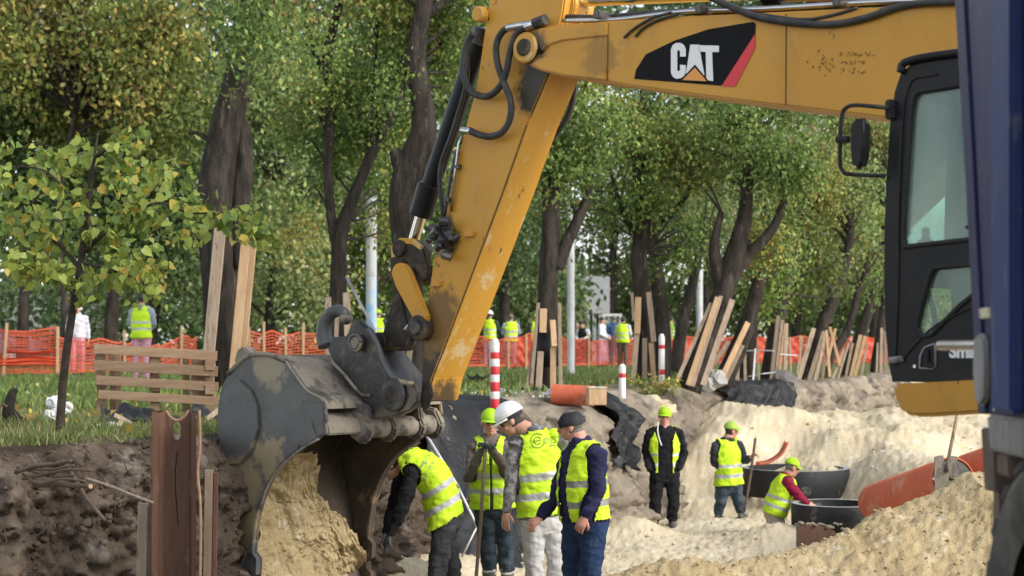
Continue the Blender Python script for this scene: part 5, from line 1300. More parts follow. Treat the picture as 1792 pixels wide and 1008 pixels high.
def hand_geo(wr, tip, palm_n, curl=.5, size=1.0, flip=1):
    """palm, four unequal bent fingers and a thumb leaving the side of the palm"""
    wr, tip = Vector(wr), Vector(tip); d = (tip - wr).normalized(); n = Vector(palm_n); n = (n - d * n.dot(d)).normalized(); s = d.cross(n) * flip
    g = Geo(); k = size
    g.add(loft([wr - d * .02, wr + d * .02, wr + d * .055 * k, wr + d * .095 * k], [(.030 * k, .024 * k), (.036 * k, .021 * k), (.043 * k, .019 * k), (.041 * k, .015 * k)], s, 10))
    for i, (o, L) in enumerate(((-.031, .068), (-.010, .080), (.011, .076), (.031, .060))):
        p = wr + d * .088 * k + s * o * k; L *= k; a = 0; pts = [p]; rr = [.0098 * k]
        for j, fr in enumerate((.45, .32, .23)):
            a += curl * (.55 + .25 * j) * (1 + .1 * i); dd = d * math.cos(a) + n * math.sin(a); p = p + dd * L * fr; pts.append(p); rr.append((.0092 - .0010 * j) * k)
        g.add(tube(spline([tuple(q) for q in pts], 2), list(np.interp(np.linspace(0, 1, 7), np.linspace(0, 1, 4), rr)), 7))
    p = wr + d * .03 * k - s * .032 * k; q = p + (d * .75 - s * .65 + n * .25).normalized() * .042 * k; r = q + (d * .95 - s * .15 + n * .35 * (1 + curl)).normalized() * .034 * k
    g.add(tube([p, q, r], [.0135 * k, .0115 * k, .0085 * k], 8))
    return g

CAPN = [0]
def person(label, Y, J, bf, hf, mats, group, hat="cap", hatmat="cap_green", vox=.010, build=1.0, vest=True, vmat="vest", smat="reflective", vopen=.0, hem=-.10, wr=None, hands=("skin", .5), gloves=False,
           boots=None, wrinkle=1.0, prints=None, head_tilt=0.0, belly=0.0, footdir=None, bands=((.16, .25), (.42, .51)), face=True, hairmat="hair_grey", headr=1.0, hood=None, detail_hands=True, sleeve_to=1.0, palm=None, up_hint=None):
    p = {k: np.array(P(q[0], q[1], Y + (q[2] if len(q) > 2 else 0))) for k, q in J.items()}
    hip = (p["hA"] + p["hB"]) / 2; neck = p["neck"]; sp = neck - hip; SL = np.linalg.norm(sp); sp = sp / SL
    wA = p["hB"] - p["hA"]; wS = p["sB"] - p["sA"]; wA /= np.linalg.norm(wA); wS /= np.linalg.norm(wS)
    bf = np.array(bf, float); bf /= np.linalg.norm(bf); hf = np.array(hf, float); hf /= np.linalg.norm(hf)
    B = build; g = Geo()
    # torso
    lv = [(-.20, .135, .105), (-.06, .175, .128), (.10, .180, .135 + belly * .6), (.30, .175, .132 + belly), (.52, .185, .136 + belly * .6), (.74, .195, .130), (.90, .165, .105), (1.0, .090, .085), (1.075, .074, .076)]
    mid = p.get("mid"); pts = []
    for s, a, b in lv:
        q = hip + sp * SL * s
        if mid is not None: q = q + (mid - (hip + sp * SL * .5)) * max(0, 1 - (2 * (s - .5)) ** 2)
        pts.append(q)
    W = [list(wA * (1 - np.clip(s, 0, 1)) + wS * np.clip(s, 0, 1)) for s, _, _ in lv]
    g.add(loft(pts, [(a * B, b * B) for _, a, b in lv], W, 18))
    # limbs
    bones = []
    for S in "AB":
        sh, el, wr_ = p["s" + S], p["e" + S], p["w" + S]
        inn = sh + (neck - sh) * .38
        g.add(loft([inn, sh, sh + (el - sh) * .35, el, el + (wr_ - el) * .35, wr_], [(.062 * B, .062 * B), (.074 * B, .074 * B), (.066 * B, .066 * B), (.054 * B, .054 * B), (.052 * B, .052 * B), (.040 * B, .040 * B)], [0.3, .5, .8], 12))
        bones += [("arm", sh, el, .078 * B, .060 * B), ("arm", el, wr_, .060 * B, .044 * B)]
        hp, kn, an = p["h" + S], p["k" + S], p["a" + S]
        g.add(loft([hp + (hip - hp) * .2 + sp * .06, hp, hp + (kn - hp) * .4, kn, kn + (an - kn) * .35, an - (an - kn) / np.linalg.norm(an - kn) * .02], [(.09 * B, .09 * B), (.105 * B, .108 * B), (.094 * B, .096 * B), (.074 * B, .076 * B), (.073 * B, .077 * B), (.066 * B, .068 * B)], list(map(float, wA)), 14))
        bones += [("leg", hp, kn, .1, .08), ("leg", kn, an, .08, .07)]
        fd = np.array(footdir[S] if footdir else bf, float); fd[2] = 0; fd /= np.linalg.norm(fd)
        side = np.array([-fd[1], fd[0], 0]); base = an.copy(); base[2] -= .045
        g.add(loft([base - fd * .075, base - fd * .03, base + fd * .06 + [0, 0, -.01], base + fd * .14 + [0, 0, -.02], base + fd * .19 + [0, 0, -.025]], [(.036, .04), (.042, .052), (.046, .045), (.047, .032), (.034, .024)], list(map(float, side)), 12))
        g.add(loft([an + (kn - an) * .12, base], [(.055, .058), (.045, .05)], list(map(float, side)), 10))
        bones += [("foot", base - fd * .07, base + fd * .19, .05, .04)]
    bones.append(("torso", pts[0], pts[-2], .2, .1))
    v, f = remesh(g, vox, 3)
    n = vnormals(v, f); fc = v[f].mean(1)
    # cloth creases
    if wrinkle:
        wv = fbm(v[:, 0] * 1.0, v[:, 1], v[:, 2] * 1.7, s=.10, o=3, seed=int(J["neck"][0]) & 127)
        v = v + n * (wrinkle * .0125 * wv)[:, None]
    s_t = (fc - hip) @ sp / SL
    # region of every face
    lab = np.full(len(f), "leg", dtype=object); best = np.full(len(f), 9.0)
    lat = None
    for nm, a, b, r0, r1 in bones:
        if nm == "torso": continue
        d, t = seg_d(fc, a, b); r = r0 + (r1 - r0) * t
        k = (d - r) < best; best[k] = (d - r)[k]; lab[k] = nm
    armd = np.full(len(f), 9.0)
    for nm, a, b, r0, r1 in bones:
        if nm == "arm":
            d, t = seg_d(fc, a, b); armd = np.minimum(armd, d - (r0 + (r1 - r0) * t))
    shirt = (s_t > .0) & (armd > .012)
    lab[(s_t > .0) & (lab != "arm")] = "torso"; lab[shirt & (lab != "foot")] = "torso"
    footz = [p["aA"][2], p["aB"][2]]
    names = ["torso", "arm", "leg", "foot", "boot", "trim"]
    mm = {k: mats.get(k, "cloth_black") for k in names}
    if "boot" not in mats: mm["boot"] = mats.get("foot", "shoe")
    if boots:
        for S in "AB":
            d, t = seg_d(fc, p["k" + S], p["a" + S]); k = (d < .13) & (t > boots)
            lab[k & (lab == "leg")] = "boot"; lab[(d < .13) & (t > boots) & (t < boots + .035) & (lab == "boot")] = "trim"
    # hands
    hv, hfc, hm = [], [], []
    G2 = Geo()
    for i, S in enumerate("AB"):
        if "f" + S in p:
            pn = (palm or {}).get(S, tuple(hip - p["w" + S]))
            G2.add((lambda q: (q.v, q.f))(hand_geo(p["w" + S], p["f" + S], pn, hands[1], 1.0 * (B ** .3), 1 if i else -1)))
    # head
    hc = p["head"]; up0 = hc - neck; up0 = np.array(up_hint, float) if up_hint is not None else up0 / np.linalg.norm(up0)
    fw = Vector(hf); upv = Vector(up0); upv = (upv - fw * upv.dot(fw)).normalized(); rt = fw.cross(upv); HR = headr
    C = Vector(hc)
    def hp_(r, f_, u): return C + (rt * r + fw * f_ + upv * u) * HR
    GH = Geo()
    GH.add(ellipsoid(hp_(0, -.012, .028), rt * .075 * HR, fw * .094 * HR, upv * .092 * HR, 18, 12))
    GH.add(ellipsoid(hp_(0, .022, -.045), rt * .056 * HR, fw * .066 * HR, upv * .078 * HR, 16, 10))
    GH.add(ellipsoid(hp_(0, .055, -.088), rt * .030 * HR, fw * .030 * HR, upv * .026 * HR, 12, 8))
    GH.add(ellipsoid(hp_(0, .074, .022), rt * .058 * HR, fw * .020 * HR, upv * .018 * HR, 12, 8))
    for sd in (-1, 1):
        GH.add(ellipsoid(hp_(sd * .042, .060, -.030), rt * .020 * HR, fw * .022 * HR, upv * .022 * HR, 10, 8))
        GH.add(ellipsoid(hp_(sd * .077, -.010, -.010), rt * .012 * HR, fw * .022 * HR, upv * .034 * HR, 10, 8))
    GH.add(loft([hp_(0, .085, .014), hp_(0, .100, -.012), hp_(0, .112, -.032), hp_(0, .094, -.044)], [(.011 * HR, .012 * HR), (.013 * HR, .014 * HR), (.018 * HR, .014 * HR), (.014 * HR, .010 * HR)], tuple(rt), 10))
    GH.add(loft([hp_(0, .082, -.058), hp_(0, .088, -.062), hp_(0, .082, -.072)], [(.022 * HR, .006 * HR)] * 3, tuple(rt), 10))
    GH.add(loft([C + (Vector(neck) - C) * 1.15, C + (Vector(neck) - C) * .75, hp_(0, -.022, -.04)], [(.072 * B, .070 * B), (.062 * B * HR, .066 * B * HR), (.057 * HR, .062 * HR)], tuple(rt), 14))
    vh, fh = remesh(GH, .0065 if vox < .015 else .014, 2)
    rel = (vh[fh].mean(1) - np.array(C)) @ np.stack([np.array(rt), np.array(fw), np.array(upv)], 1) / HR
    hair = (rel[:, 1] < -.008 - .35 * (rel[:, 2] - .02)) & (rel[:, 2] > -.055) & (np.abs(rel[:, 0]) < .082) | (rel[:, 2] > .075)
    hair &= ~((np.abs(rel[:, 0]) > .062) & (rel[:, 1] > -.035) & (rel[:, 1] < .02) & (rel[:, 2] < .02))
    if hat == "bald": hair[:] = False
    # put it together: one continuous figure
    allv = [v, vh]; allf = [f, fh + len(v)]
    off = len(v) + len(vh)
    skin = mats.get("skin", "skin")
    ml = [mm[k] for k in names] + [skin, hairmat, "glove" if gloves else skin]
    mi = [np.array([names.index(x) for x in lab]), np.where(hair, 7, 6)]
    if G2.v:
        q4 = np.array([t if len(t) == 4 else (t + (t[-1],))[:4] for t in G2.f if len(t) in (3, 4)], np.int32)
    b0 = np.array([(p["aA"] + p["aB"]) / 2]).ravel(); b0[2] = min(footz) - .08
    root_loc = Vector(b0)
    root = thing("person", label, "person", root_loc, group)
    gg = Geo()
    gg.v = [tuple(x) for x in np.concatenate(allv)]; gg.f = [tuple(x) for x in np.concatenate(allf)]; gg.m = list(np.concatenate(mi))
    if G2.v: gg.add((G2.v, G2.f), 8)
    mk("body", gg, [M[x] for x in ml], root, True)
    # eyes, brows, mouth
    if face:
        e = Geo()
        for sd in (-1, 1):
            e.add(ellipsoid(hp_(sd * .031, .0805, .000), rt * .0165 * HR, fw * .007 * HR, upv * .0085 * HR, 8, 6), 0)
            e.add(loft([hp_(sd * .014, .093, .022), hp_(sd * .032, .090, .026), hp_(sd * .050, .078, .020)], [(.007, .006)] * 3, tuple(upv), 6), 1)
        e.add(loft([hp_(-.022, .0835, -.066), hp_(0, .0945, -.066), hp_(.022, .0835, -.066)], [(.0055, .004)] * 3, tuple(upv), 6), 2)
        mk("facial_features", e, [M["eye_dark"], M[hairmat], M["lip"]], root)
    # headgear
    def dome(rx, ry, rz, base, mat, nm, cu=0.0, cf=-.012, lip=0):
        vv = []; ff = []; nu, nv = 24, 8
        for j in range(nv + 1):
            th = math.pi / 2 * j / nv
            for k in range(nu):
                ph = 2 * math.pi * k / nu
                vv.append(hp_(rx * math.cos(ph) * math.cos(th), cf + ry * math.sin(ph) * math.cos(th), base + rz * math.sin(th)))
        for j in range(nv):
            for k in range(nu): ff.append((j * nu + k, j * nu + (k + 1) % nu, (j + 1) * nu + (k + 1) % nu, (j + 1) * nu + k))
        o = mk(nm, (vv, ff), M[mat], root, True); md = o.modifiers.new("thickness", 'SOLIDIFY'); md.thickness = -.005
        return o
    def brim(o, a0, a1, rin, rout, z0, z1, mat, nm, rx=.092, ry=.108):
        vv = []; ff = []; n_ = 16
        for k in range(n_ + 1):
            an = a0 + (a1 - a0) * k / n_; w = math.sin(math.pi * k / n_) ** .5
            for rr, zz in ((0, z0), (rout * .5 * w, (z0 + z1) / 2 + .004), (rout * w, z1)):
                vv.append(hp_((rx + rr * .55) * math.cos(an), -.012 + (ry + rr) * math.sin(an), zz - .010 * abs(math.cos(an))))
        for k in range(n_):
            for j in range(2): ff.append((k * 3 + j, k * 3 + j + 1, k * 3 + 4 + j, k * 3 + 3 + j))
        q = mk(nm, (vv, ff), M[mat], o, True); md = q.modifiers.new("thickness", 'SOLIDIFY'); md.thickness = -.006
    if hat == "cap":
        o = dome(.086, .104, .098, .030, hatmat, "cap"); brim(o, .12 * math.pi, .88 * math.pi, 0, .075, .034, .018, hatmat, "visor", .084, .100)
        mk("button", ellipsoid(hp_(0, -.012, .130), rt * .008, fw * .008, upv * .005, 8, 5), M[hatmat], o)
    elif hat == "helmet":
        o = dome(.108, .132, .120, .040, "helmet_white", "hard_hat"); brim(o, .05 * math.pi, .95 * math.pi, 0, .05, .042, .030, "helmet_white", "visor", .106, .130)
        mk("ridge", tube(spline([hp_(0, .10, .10), hp_(0, .05, .150), hp_(0, -.02, .163), hp_(0, -.09, .14), hp_(0, -.13, .09)], 4), .010, 6), M["helmet_white"], o, True)
        mk("headband", dome_band(hp_, .090, .112, .01, .045), M["black_matt"], o, True)
    elif hat == "beanie":
        o = dome(.086, .106, .100, .012, hatmat, "knitted_cap"); mk("cuff", dome_band(hp_, .088, .109, .004, .048), M[hatmat], o, True)
    elif hat == "hood":
        dome(.102, .118, .135, -.03, hatmat, "hood", cf=-.03)
    elif hat == "hair":
        dome(.083, .102, .106, .015, hairmat, "hair", cf=-.02)
    # vest: its own garment lifted off the body
    if vest:
        neckd, _ = seg_d(fc, neck - sp * .05, np.array(C)); latx = (fc - hip) @ wS; fn = n[f].mean(1); fr = fn @ bf
        along = (fc - hip - sp * SL * .5) @ bf
        k = (s_t > hem) & (armd > .004) & (neckd > .085 * B) & (s_t < 1.03)
        legd = np.minimum(seg_d(fc, p["hA"], p["kA"])[1], seg_d(fc, p["hB"], p["kB"])[1])
        op = vopen + np.maximum(0, (s_t - .72)) * .22
        k &= ~((fr > .15) & (np.abs(latx) < op))
        for nm, a, b, r0, r1 in bones:
            if nm == "arm" and r0 < .07 * B: k &= (seg_d(fc, a, b)[0] - r0) > .03
        lb = np.arange(len(v)); sf = f[k]
        for _ in range(400):
            m = lb[sf].min(1); l2 = lb.copy(); np.minimum.at(l2, sf.ravel(), np.repeat(m, 4)); l2 = l2[l2]
            if (l2 == lb).all(): break
            lb = l2
        ids, cnt = np.unique(lb[sf[:, 0]], return_counts=True); big = ids[cnt > .12 * cnt.max()]; kk = np.where(k)[0]; k[kk[~np.isin(lb[sf[:, 0]], big)]] = False
        sel = f[k]; u, inv = np.unique(sel, return_inverse=True); sv = v[u].copy(); sn = n[u]
        st = (sv - hip) @ sp / SL
        wob = fbm(sv[:, 0], sv[:, 1], sv[:, 2] * .6, s=.13, o=2, seed=5 + (int(J["neck"][0]) & 63))
        sv = sv + sn * (.013 + .016 * np.clip(.5 - st, 0, .7) + .011 * wob)[:, None]
        fs = s_t[k]; mi_ = np.zeros(len(sel), int)
        for a, b in bands: mi_[(fs > a) & (fs < b)] = 1
        ve = mk_np("safety_vest", sv, inv.reshape(-1, 4), [M[vmat], M[smat]], root, True, midx=mi_)
        md = ve.modifiers.new("thickness", 'SOLIDIFY'); md.thickness = .006; md.offset = 1
        # prints laid on the cloth
        if prints:
            bv = BVHTree.FromPolygons([tuple(x) for x in sv], [tuple(x) for x in inv.reshape(-1, 4)])
            for (tv, tf), (px, py), rgt, upd, mat in prints:
                c = Vector(P(px, py, Y)); dirn = Vector(P(px, py, Y)) - Vector((0, 0, CZ)); dirn.normalize(); g3 = Geo(); vv = []
                for a, b in tv:
                    q = c + Vector(rgt) * a + Vector(upd) * b - dirn * 1.0; h = bv.ray_cast(q, dirn, 3)
                    vv.append((h[0] if h[0] is not None else q + dirn * 1.0) - dirn * .014)
                g3.add((vv, tf)); mk("print", g3, M[mat], ve)
    if hood:
        o = mk("hood", loft([Vector(neck) + Vector(wS) * -.10 + Vector(bf) * .03, Vector(neck) - Vector(bf) * .09 - Vector(sp) * .02, Vector(neck) + Vector(wS) * .10 + Vector(bf) * .03], [(.04, .05), (.055, .07), (.04, .05)], tuple(sp), 10), M[hood], root, True)
    return root, p

def dome_band(hp_, rx, ry, z0, z1):
    vv = []; ff = []; n = 28
    for k in range(n):
        a = 2 * math.pi * k / n
        for q, z in ((1.0, z0), (1.04, z0 + .004), (1.04, z1 - .004), (1.0, z1)): vv.append(hp_(rx * q * math.cos(a), -.012 + ry * q * math.sin(a), z))
    for k in range(n):
        for j in range(3): ff.append((k * 4 + j, k * 4 + j + 1, ((k + 1) % n) * 4 + j + 1, ((k + 1) % n) * 4 + j))
    return vv, ff

def ring_print(r, w, n=28, a0=0, a1=6.2832, cx=0, cy=0):
    v = []; f = []
    for k in range(n + 1):
        a = a0 + (a1 - a0) * k / n
        v += [(cx + (r - w / 2) * math.cos(a), cy + (r - w / 2) * math.sin(a)), (cx + (r + w / 2) * math.cos(a), cy + (r + w / 2) * math.sin(a))]
    for k in range(n): f.append((2 * k, 2 * k + 1, 2 * k + 3, 2 * k + 2))
    return np.array(v), f
def box_print(x0, x1, y0, y1, n=8):
    v = []; f = []
    for k in range(n + 1): x = x0 + (x1 - x0) * k / n; v += [(x, y0), (x, y1)]
    for k in range(n): f.append((2 * k, 2 * k + 1, 2 * k + 3, 2 * k + 2))
    return np.array(v), f

GR_NEAR = "workers standing in the trench"
def feet(px, Y, dz=.085):
    """ankle pixel row that puts the sole on the ground at (px, Y)"""
    x = (px - HX) / F * Y; z = gz(x, Y) + dz
    return HY - (z - CZ) / Y * F

# 1. man in navy, pointing down, seen from his left and a little behind
Yn = 13.6
f1, f2 = feet(1034, Yn - .1), feet(1004, Yn + .15)
person("stocky man in navy jumper, open hi-vis vest and dark cap, pointing down", Yn,
       dict(head=(999, 744, 0), neck=(1016, 776, 0), sA=(1046, 797, -.17), sB=(997, 801, .17), eA=(1047, 861, -.24), wA=(1024, 905, -.27), fA=(1011, 930, -.27),
            eB=(971, 873, .16), wB=(945, 906, .05), fB=(929, 921, 0), hA=(1040, 912, -.10), hB=(1008, 912, .10), kA=(1034, 1000, -.12), kB=(1002, 1000, .10), aA=(1034, f1, -.1), aB=(1004, f2, .15)),
       (-.92, .30, 0), (-.93, .26, -.18), dict(torso="cloth_navy", arm="cloth_navy", leg="cloth_jeans_blue", foot="shoe", skin="skin_ruddy"), GR_NEAR, hat="beanie", hatmat="cloth_charcoal", build=1.17, belly=.035, smat="reflective_dark", headr=1.08,
       vopen=.06, hem=.03, hands=("skin_ruddy", .75), bands=((.20, .285), (.46, .545)), vox=.0095, palm={"A": (.3, 1, 0), "B": (-.2, .3, -1)})
# 2. man with the white helmet, back to the viewer
Yw = 14.35
f1, f2 = feet(940, Yw), feet(974, Yw)
egis = text_mesh("egis", .12, 3, .001, 1.02)
prints = [(ring_print(.064, .007, 30, .6, 6.4), (941, 771), (.95, -.1, .18), (-.17, 0, .97), "print_ink"), (ring_print(.034, .007, 20, .3, 5.6), (941, 771), (.95, -.1, .18), (-.17, 0, .97), "print_ink"),
          (box_print(-.032, .034, -.004, .004), (941, 771), (.95, -.1, .18), (-.17, 0, .97), "print_ink"), (egis, (967, 767), (.95, -.1, .18), (-.17, 0, .97), "print_pale"),
          (box_print(-.075, .085, .004, .012, 10), (975, 781), (.97, -.1, .12), (-.1, 0, .97), "print_ink"), (box_print(-.03, .085, -.012, -.005, 8), (975, 781), (.97, -.1, .12), (-.1, 0, .97), "print_ink")]
person("man in white hard hat looking down, hi-vis vest with printed back, grey sweatpants", Yw,
       dict(head=(894, 737, .02), neck=(932, 758, 0), sA=(903, 780, -.06), sB=(984, 770, .05), eA=(894, 848, -.10), wA=(886, 896, -.14), fA=(884, 922, -.17),
            eB=(997, 842, .16), wB=(985, 890, .28), fB=(978, 915, .30), hA=(931, 905, -.02), hB=(966, 903, .05), kA=(934, 985, -.06), kB=(972, 985, .04), aA=(940, f1, 0), aB=(974, f2, .06)),
       (-.35, .93, 0), (-.86, .05, -.52), dict(torso="cloth_camo", arm="cloth_camo", leg="cloth_sweat_grey", foot="shoe"), GR_NEAR, hat="helmet", build=1.16, headr=1.05, hem=.03, prints=prints, hairmat="hair_dark", hands=("skin", .35), bands=((.22, .31), (.45, .54)), vox=.0095, palm={"A": (.5, .8, 0), "B": (0, 1, 0)})
# 3. man leaning on the shovel, facing the viewer
Ys = 15.0
f1, f2 = feet(858, Ys), feet(889, Ys)
person("man in green cap leaning both gloved hands on a shovel", Ys,
       dict(head=(858, 739, -.03), neck=(857, 766, 0), sA=(829, 784, 0), sB=(886, 783, 0), eA=(820, 836, -.12), wA=(841, 789, -.36), fA=(858, 777, -.40),
            eB=(889, 826, -.14), wB=(861, 786, -.37), fB=(845, 775, -.41), hA=(845, 884, 0), hB=(876, 884, 0), kA=(854, 955, -.06), kB=(885, 955, -.03), aA=(858, f1, 0), aB=(889, f2, 0)),
       (.06, -1, 0), (.10, -1, -.10), dict(torso="cloth_olive", arm="cloth_olive", leg="cloth_jeans_dark", boot="boot_rubber", foot="boot_rubber", trim="boot_trim", skin="skin_ruddy"), GR_NEAR, hat="cap", hem=-.04, gloves=True, boots=.50, vopen=.012,
       hands=("glove", .8), bands=((.18, .26), (.41, .49)), vox=.0095, palm={"A": (.2, 0, -1), "B": (-.2, 0, -1)}, build=1.0)
# 4. man bending down behind the bucket
Yb = 14.1
f1, f2 = feet(762, Yb - .1), feet(792, Yb + .15)
def strokes(n, h, seed):
    """a worn line of print that can no longer be read: broken upright and slanted strokes"""
    r = random.Random(seed); v = []; f = []; x = -n * h * .36
    for i in range(n):
        for _ in range(r.choice((2, 3))):
            a = r.uniform(-.3, .3) * h; y0 = r.uniform(-.5, -.1) * h; y1 = r.uniform(.1, .5) * h; w = h * .13; k = len(v)
            if r.random() < .35: v += [(x + a, y1), (x + a + h * .45, y1), (x + a + h * .45, y1 - w), (x + a, y1 - w)]
            else: v += [(x + a, y0), (x + a + w, y0), (x + a + w, y1), (x + a, y1)]
            f.append((k, k + 1, k + 2, k + 3))
        x += h * .72
    return np.array(v), f
bt = strokes(9, .05, 3); bt2 = strokes(10, .05, 8)
prints = [(bt, (742, 812), (.50, .1, .85), (-.86, 0, .50), "print_grey"), (bt2, (751, 822), (.50, .1, .85), (-.86, 0, .50), "print_grey")]
person("man bent double in hi-vis vest, black sleeves and black trousers behind the bucket", Yb,
       dict(head=(682, 812, .0), neck=(706, 800, 0), mid=(757, 838, 0), sA=(722, 828, -.16), sB=(712, 806, .17), eA=(706, 890, -.20), wA=(682, 935, -.16), fA=(671, 958, -.15),
            eB=(690, 880, .18), wB=(676, 935, .10), fB=(668, 958, .08), hA=(778, 912, -.10), hB=(774, 905, .10), kA=(767, 990, -.10), kB=(790, 985, .14), aA=(762, f1, -.1), aB=(792, f2, .15)),
       (-.72, .05, -.70), (-.75, .1, -.65), dict(torso="cloth_black", arm="cloth_black", leg="cloth_charcoal", foot="shoe"), GR_NEAR, hat="hair", hairmat="hair_dark", build=1.08, hem=-.04, prints=prints, hands=("skin", .5), gloves=True, bands=((.13, .21), (.36, .44)), vox=.0095, up_hint=(-.5, 0, .8))
# 5. man in black facing the viewer
Yk = 22.0
f1, f2 = feet(1147, Yk), feet(1176, Yk)
rk, pk = person("man in black tracksuit and green cap, unzipped hi-vis vest, hands in pockets", Yk,
       dict(head=(1163, 728, -.03), neck=(1162, 750, 0), sA=(1138, 759, 0), sB=(1187, 759, 0), eA=(1129, 792, .02), wA=(1137, 822, -.10), eB=(1197, 792, .02), wB=(1189, 822, -.10),
            hA=(1151, 826, 0), hB=(1174, 826, 0), kA=(1147, 874, -.03), kB=(1179, 874, -.03), aA=(1147, f1, 0), aB=(1176, f2, 0)),
       (-.05, -1, 0), (-.05, -1, -.08), dict(torso="cloth_black", arm="cloth_black", leg="cloth_black", foot="shoe", skin="skin_ruddy"), GR_NEAR, hat="cap", hem=.0, vopen=.095, build=1.12, bands=((.14, .22), (.38, .45)), vox=.012, hood="cloth_black", footdir={"A": (-.35, -1, 0), "B": (.1, -1, 0)})
c = P(1157, 758, Yk - .19)
mk("drawstring", tube(spline([P(1152, 738, Yk - .12), P(1151, 756, Yk - .18), P(1155, 772, Yk - .19), P(1158, 780, Yk - .19)], 5), .008, 6), M["decal_white"], rk, True)
# 6. man with a pole, seen from behind
Yg = 23.0
f1, f2 = feet(1257, Yg), feet(1299, Yg)
person("man in dusty hi-vis vest and green cap holding a dark pole, seen from behind", Yg,
       dict(head=(1280, 753, .0), neck=(1272, 771, 0), sA=(1251, 780, -.06), sB=(1293, 778, .02), eA=(1250, 812, -.05), wA=(1272, 826, .20), fA=(1282, 826, .24), eB=(1303, 808, .02), wB=(1312, 801, -.05), fB=(1322, 795, -.08),
            hA=(1266, 846, -.02), hB=(1286, 846, .02), kA=(1261, 880, -.03), kB=(1292, 880, .03), aA=(1257, f1, 0), aB=(1298, f2, .05)),
       (.45, .88, 0), (.90, .35, -.05), dict(torso="cloth_charcoal", arm="cloth_charcoal", leg="cloth_jeans_dark", foot="shoe", skin="skin_ruddy"), GR_NEAR, hat="cap", hatmat="cap_green_dull", hem=-.03, build=1.05, hands=("skin", .9), bands=((.14, .23), (.38, .46)), vox=.012, hairmat="hair_dark")
# 7. man in maroon leaning over the shaft
Ym = 21.0
person("man in maroon jumper, hi-vis vest and green cap leaning over the black shaft ring", Ym,
       dict(head=(1386, 818, .0), neck=(1377, 835, 0), sA=(1380, 846, -.16), sB=(1372, 844, .16), eA=(1398, 868, -.20), wA=(1414, 881, -.16), fA=(1425, 886, -.14), eB=(1392, 868, .2), wB=(1410, 880, .14), fB=(1421, 884, .12),
            hA=(1358, 898, -.10), hB=(1354, 896, .10), kA=(1364, 952, -.1), kB=(1360, 950, .12), aA=(1352, 1002, -.08), aB=(1348, 1000, .12)),
       (.80, .25, -.35), (.85, .30, -.30), dict(torso="cloth_maroon", arm="cloth_maroon", leg="cloth_beige", foot="shoe", skin="skin_ruddy"), GR_NEAR, hat="cap", hatmat="cap_green", hem=-.05, build=1.08, hands=("skin", .4), bands=((.12, .21), (.36, .45)), vox=.012, up_hint=(.1, 0, 1))

# far people, standing on the lawn
GR_FAR = "people around the orange netting"
def stand(label, px, Y, h, bf, mats, arms="down", **kw):
    s = F / Y; z0 = gz((px - HX) / F * Y, Y); yb = HY - (z0 - CZ) * s; k = h / 1.75
    f = np.array(bf, float); f /= np.linalg.norm(f); r = np.array([-f[1], f[0], 0.])   # the figure's left
    def q(l, fw, zz): d = r * l + f * fw; return (px + d[0] * s, yb - zz * k * s, d[1])
    J = dict(head=q(0, .02, 1.62), neck=q(0, 0, 1.47), sA=q(.19, 0, 1.40), sB=q(-.19, 0, 1.40), hA=q(.09, 0, .92), hB=q(-.09, 0, .92), kA=q(.10, .03, .48), kB=q(-.10, -.02, .48), aA=q(.10, 0, .08), aB=q(-.11, -.04, .08))
    if arms == "down": J.update(eA=q(.25, .0, 1.13), wA=q(.25, .06, .88), eB=q(-.25, 0, 1.13), wB=q(-.25, .06, .88), fA=q(.25, .09, .72), fB=q(-.25, .09, .72))
    elif arms == "front": J.update(eA=q(.25, .03, 1.13), wA=q(.10, .24, 1.05), eB=q(-.25, .03, 1.13), wB=q(-.10, .24, 1.0), fA=q(.02, .3, 1.04), fB=q(-.02, .3, 1.0))
    elif arms == "one": J.update(eA=q(.25, .0, 1.13), wA=q(.25, .06, .88), fA=q(.25, .09, .72), eB=q(-.27, .1, 1.15), wB=q(-.22, .33, 1.2), fB=q(-.2, .45, 1.24))
    return person(label, Y, J, bf, kw.pop("hf", bf), mats, GR_FAR, vox=.022, wrinkle=.9, face=False, **kw)
dk = dict(torso="cloth_charcoal", arm="cloth_charcoal", leg="cloth_blue", foot="shoe")
stand("woman in white hooded jacket and pink trousers behind the sapling trunk", 136, 38, 1.70, (.25, -1, 0), dict(torso="cloth_white", arm="cloth_white", leg="cloth_pink", foot="shoe"), vest=False, hat="hood", hatmat="cloth_white")
stand("worker in hi-vis vest over grey hoodie behind the pallet, back turned", 248, 31.5, 1.74, (.1, 1, 0), dict(torso="cloth_greyblue", arm="cloth_greyblue", leg="cloth_pink", foot="shoe"), hat="hair", hairmat="hair_dark", arms="front", hood="cloth_greyblue")
stand("worker in white hard hat and hi-vis vest, dark green sleeves, by the netting", 857, 49, 1.76, (.2, 1, 0), dict(torso="cloth_green", arm="cloth_green", leg="cloth_lilac", foot="shoe"), hat="helmet", arms="one")
stand("grey-haired worker in hi-vis vest beside the hard-hatted one", 894, 47.5, 1.62, (-.1, 1, 0), dict(torso="cloth_greyblue", arm="cloth_greyblue", leg="cloth_pink", foot="shoe"), hat="hair", hairmat="hair_grey", arms="front")
stand("worker in hi-vis vest half hidden by the planked tree and film", 938, 52, 1.68, (-.3, 1, 0), dk, hat="cap")
stand("worker in hi-vis vest with a pale scarf in front of the white gate", 1090, 50, 1.60, (.3, 1, 0), dict(torso="cloth_black", arm="cloth_white", leg="cloth_brown", foot="shoe"), hat="hair", hairmat="hair_dark", arms="front")
stand("person in white top and lilac trousers near the grey building", 1053, 52, 1.60, (1, -.3, 0), dict(torso="cloth_white", arm="cloth_white", leg="cloth_lilac", foot="shoe"), vest=False, hat="hair", hairmat="hair_dark", arms="front")
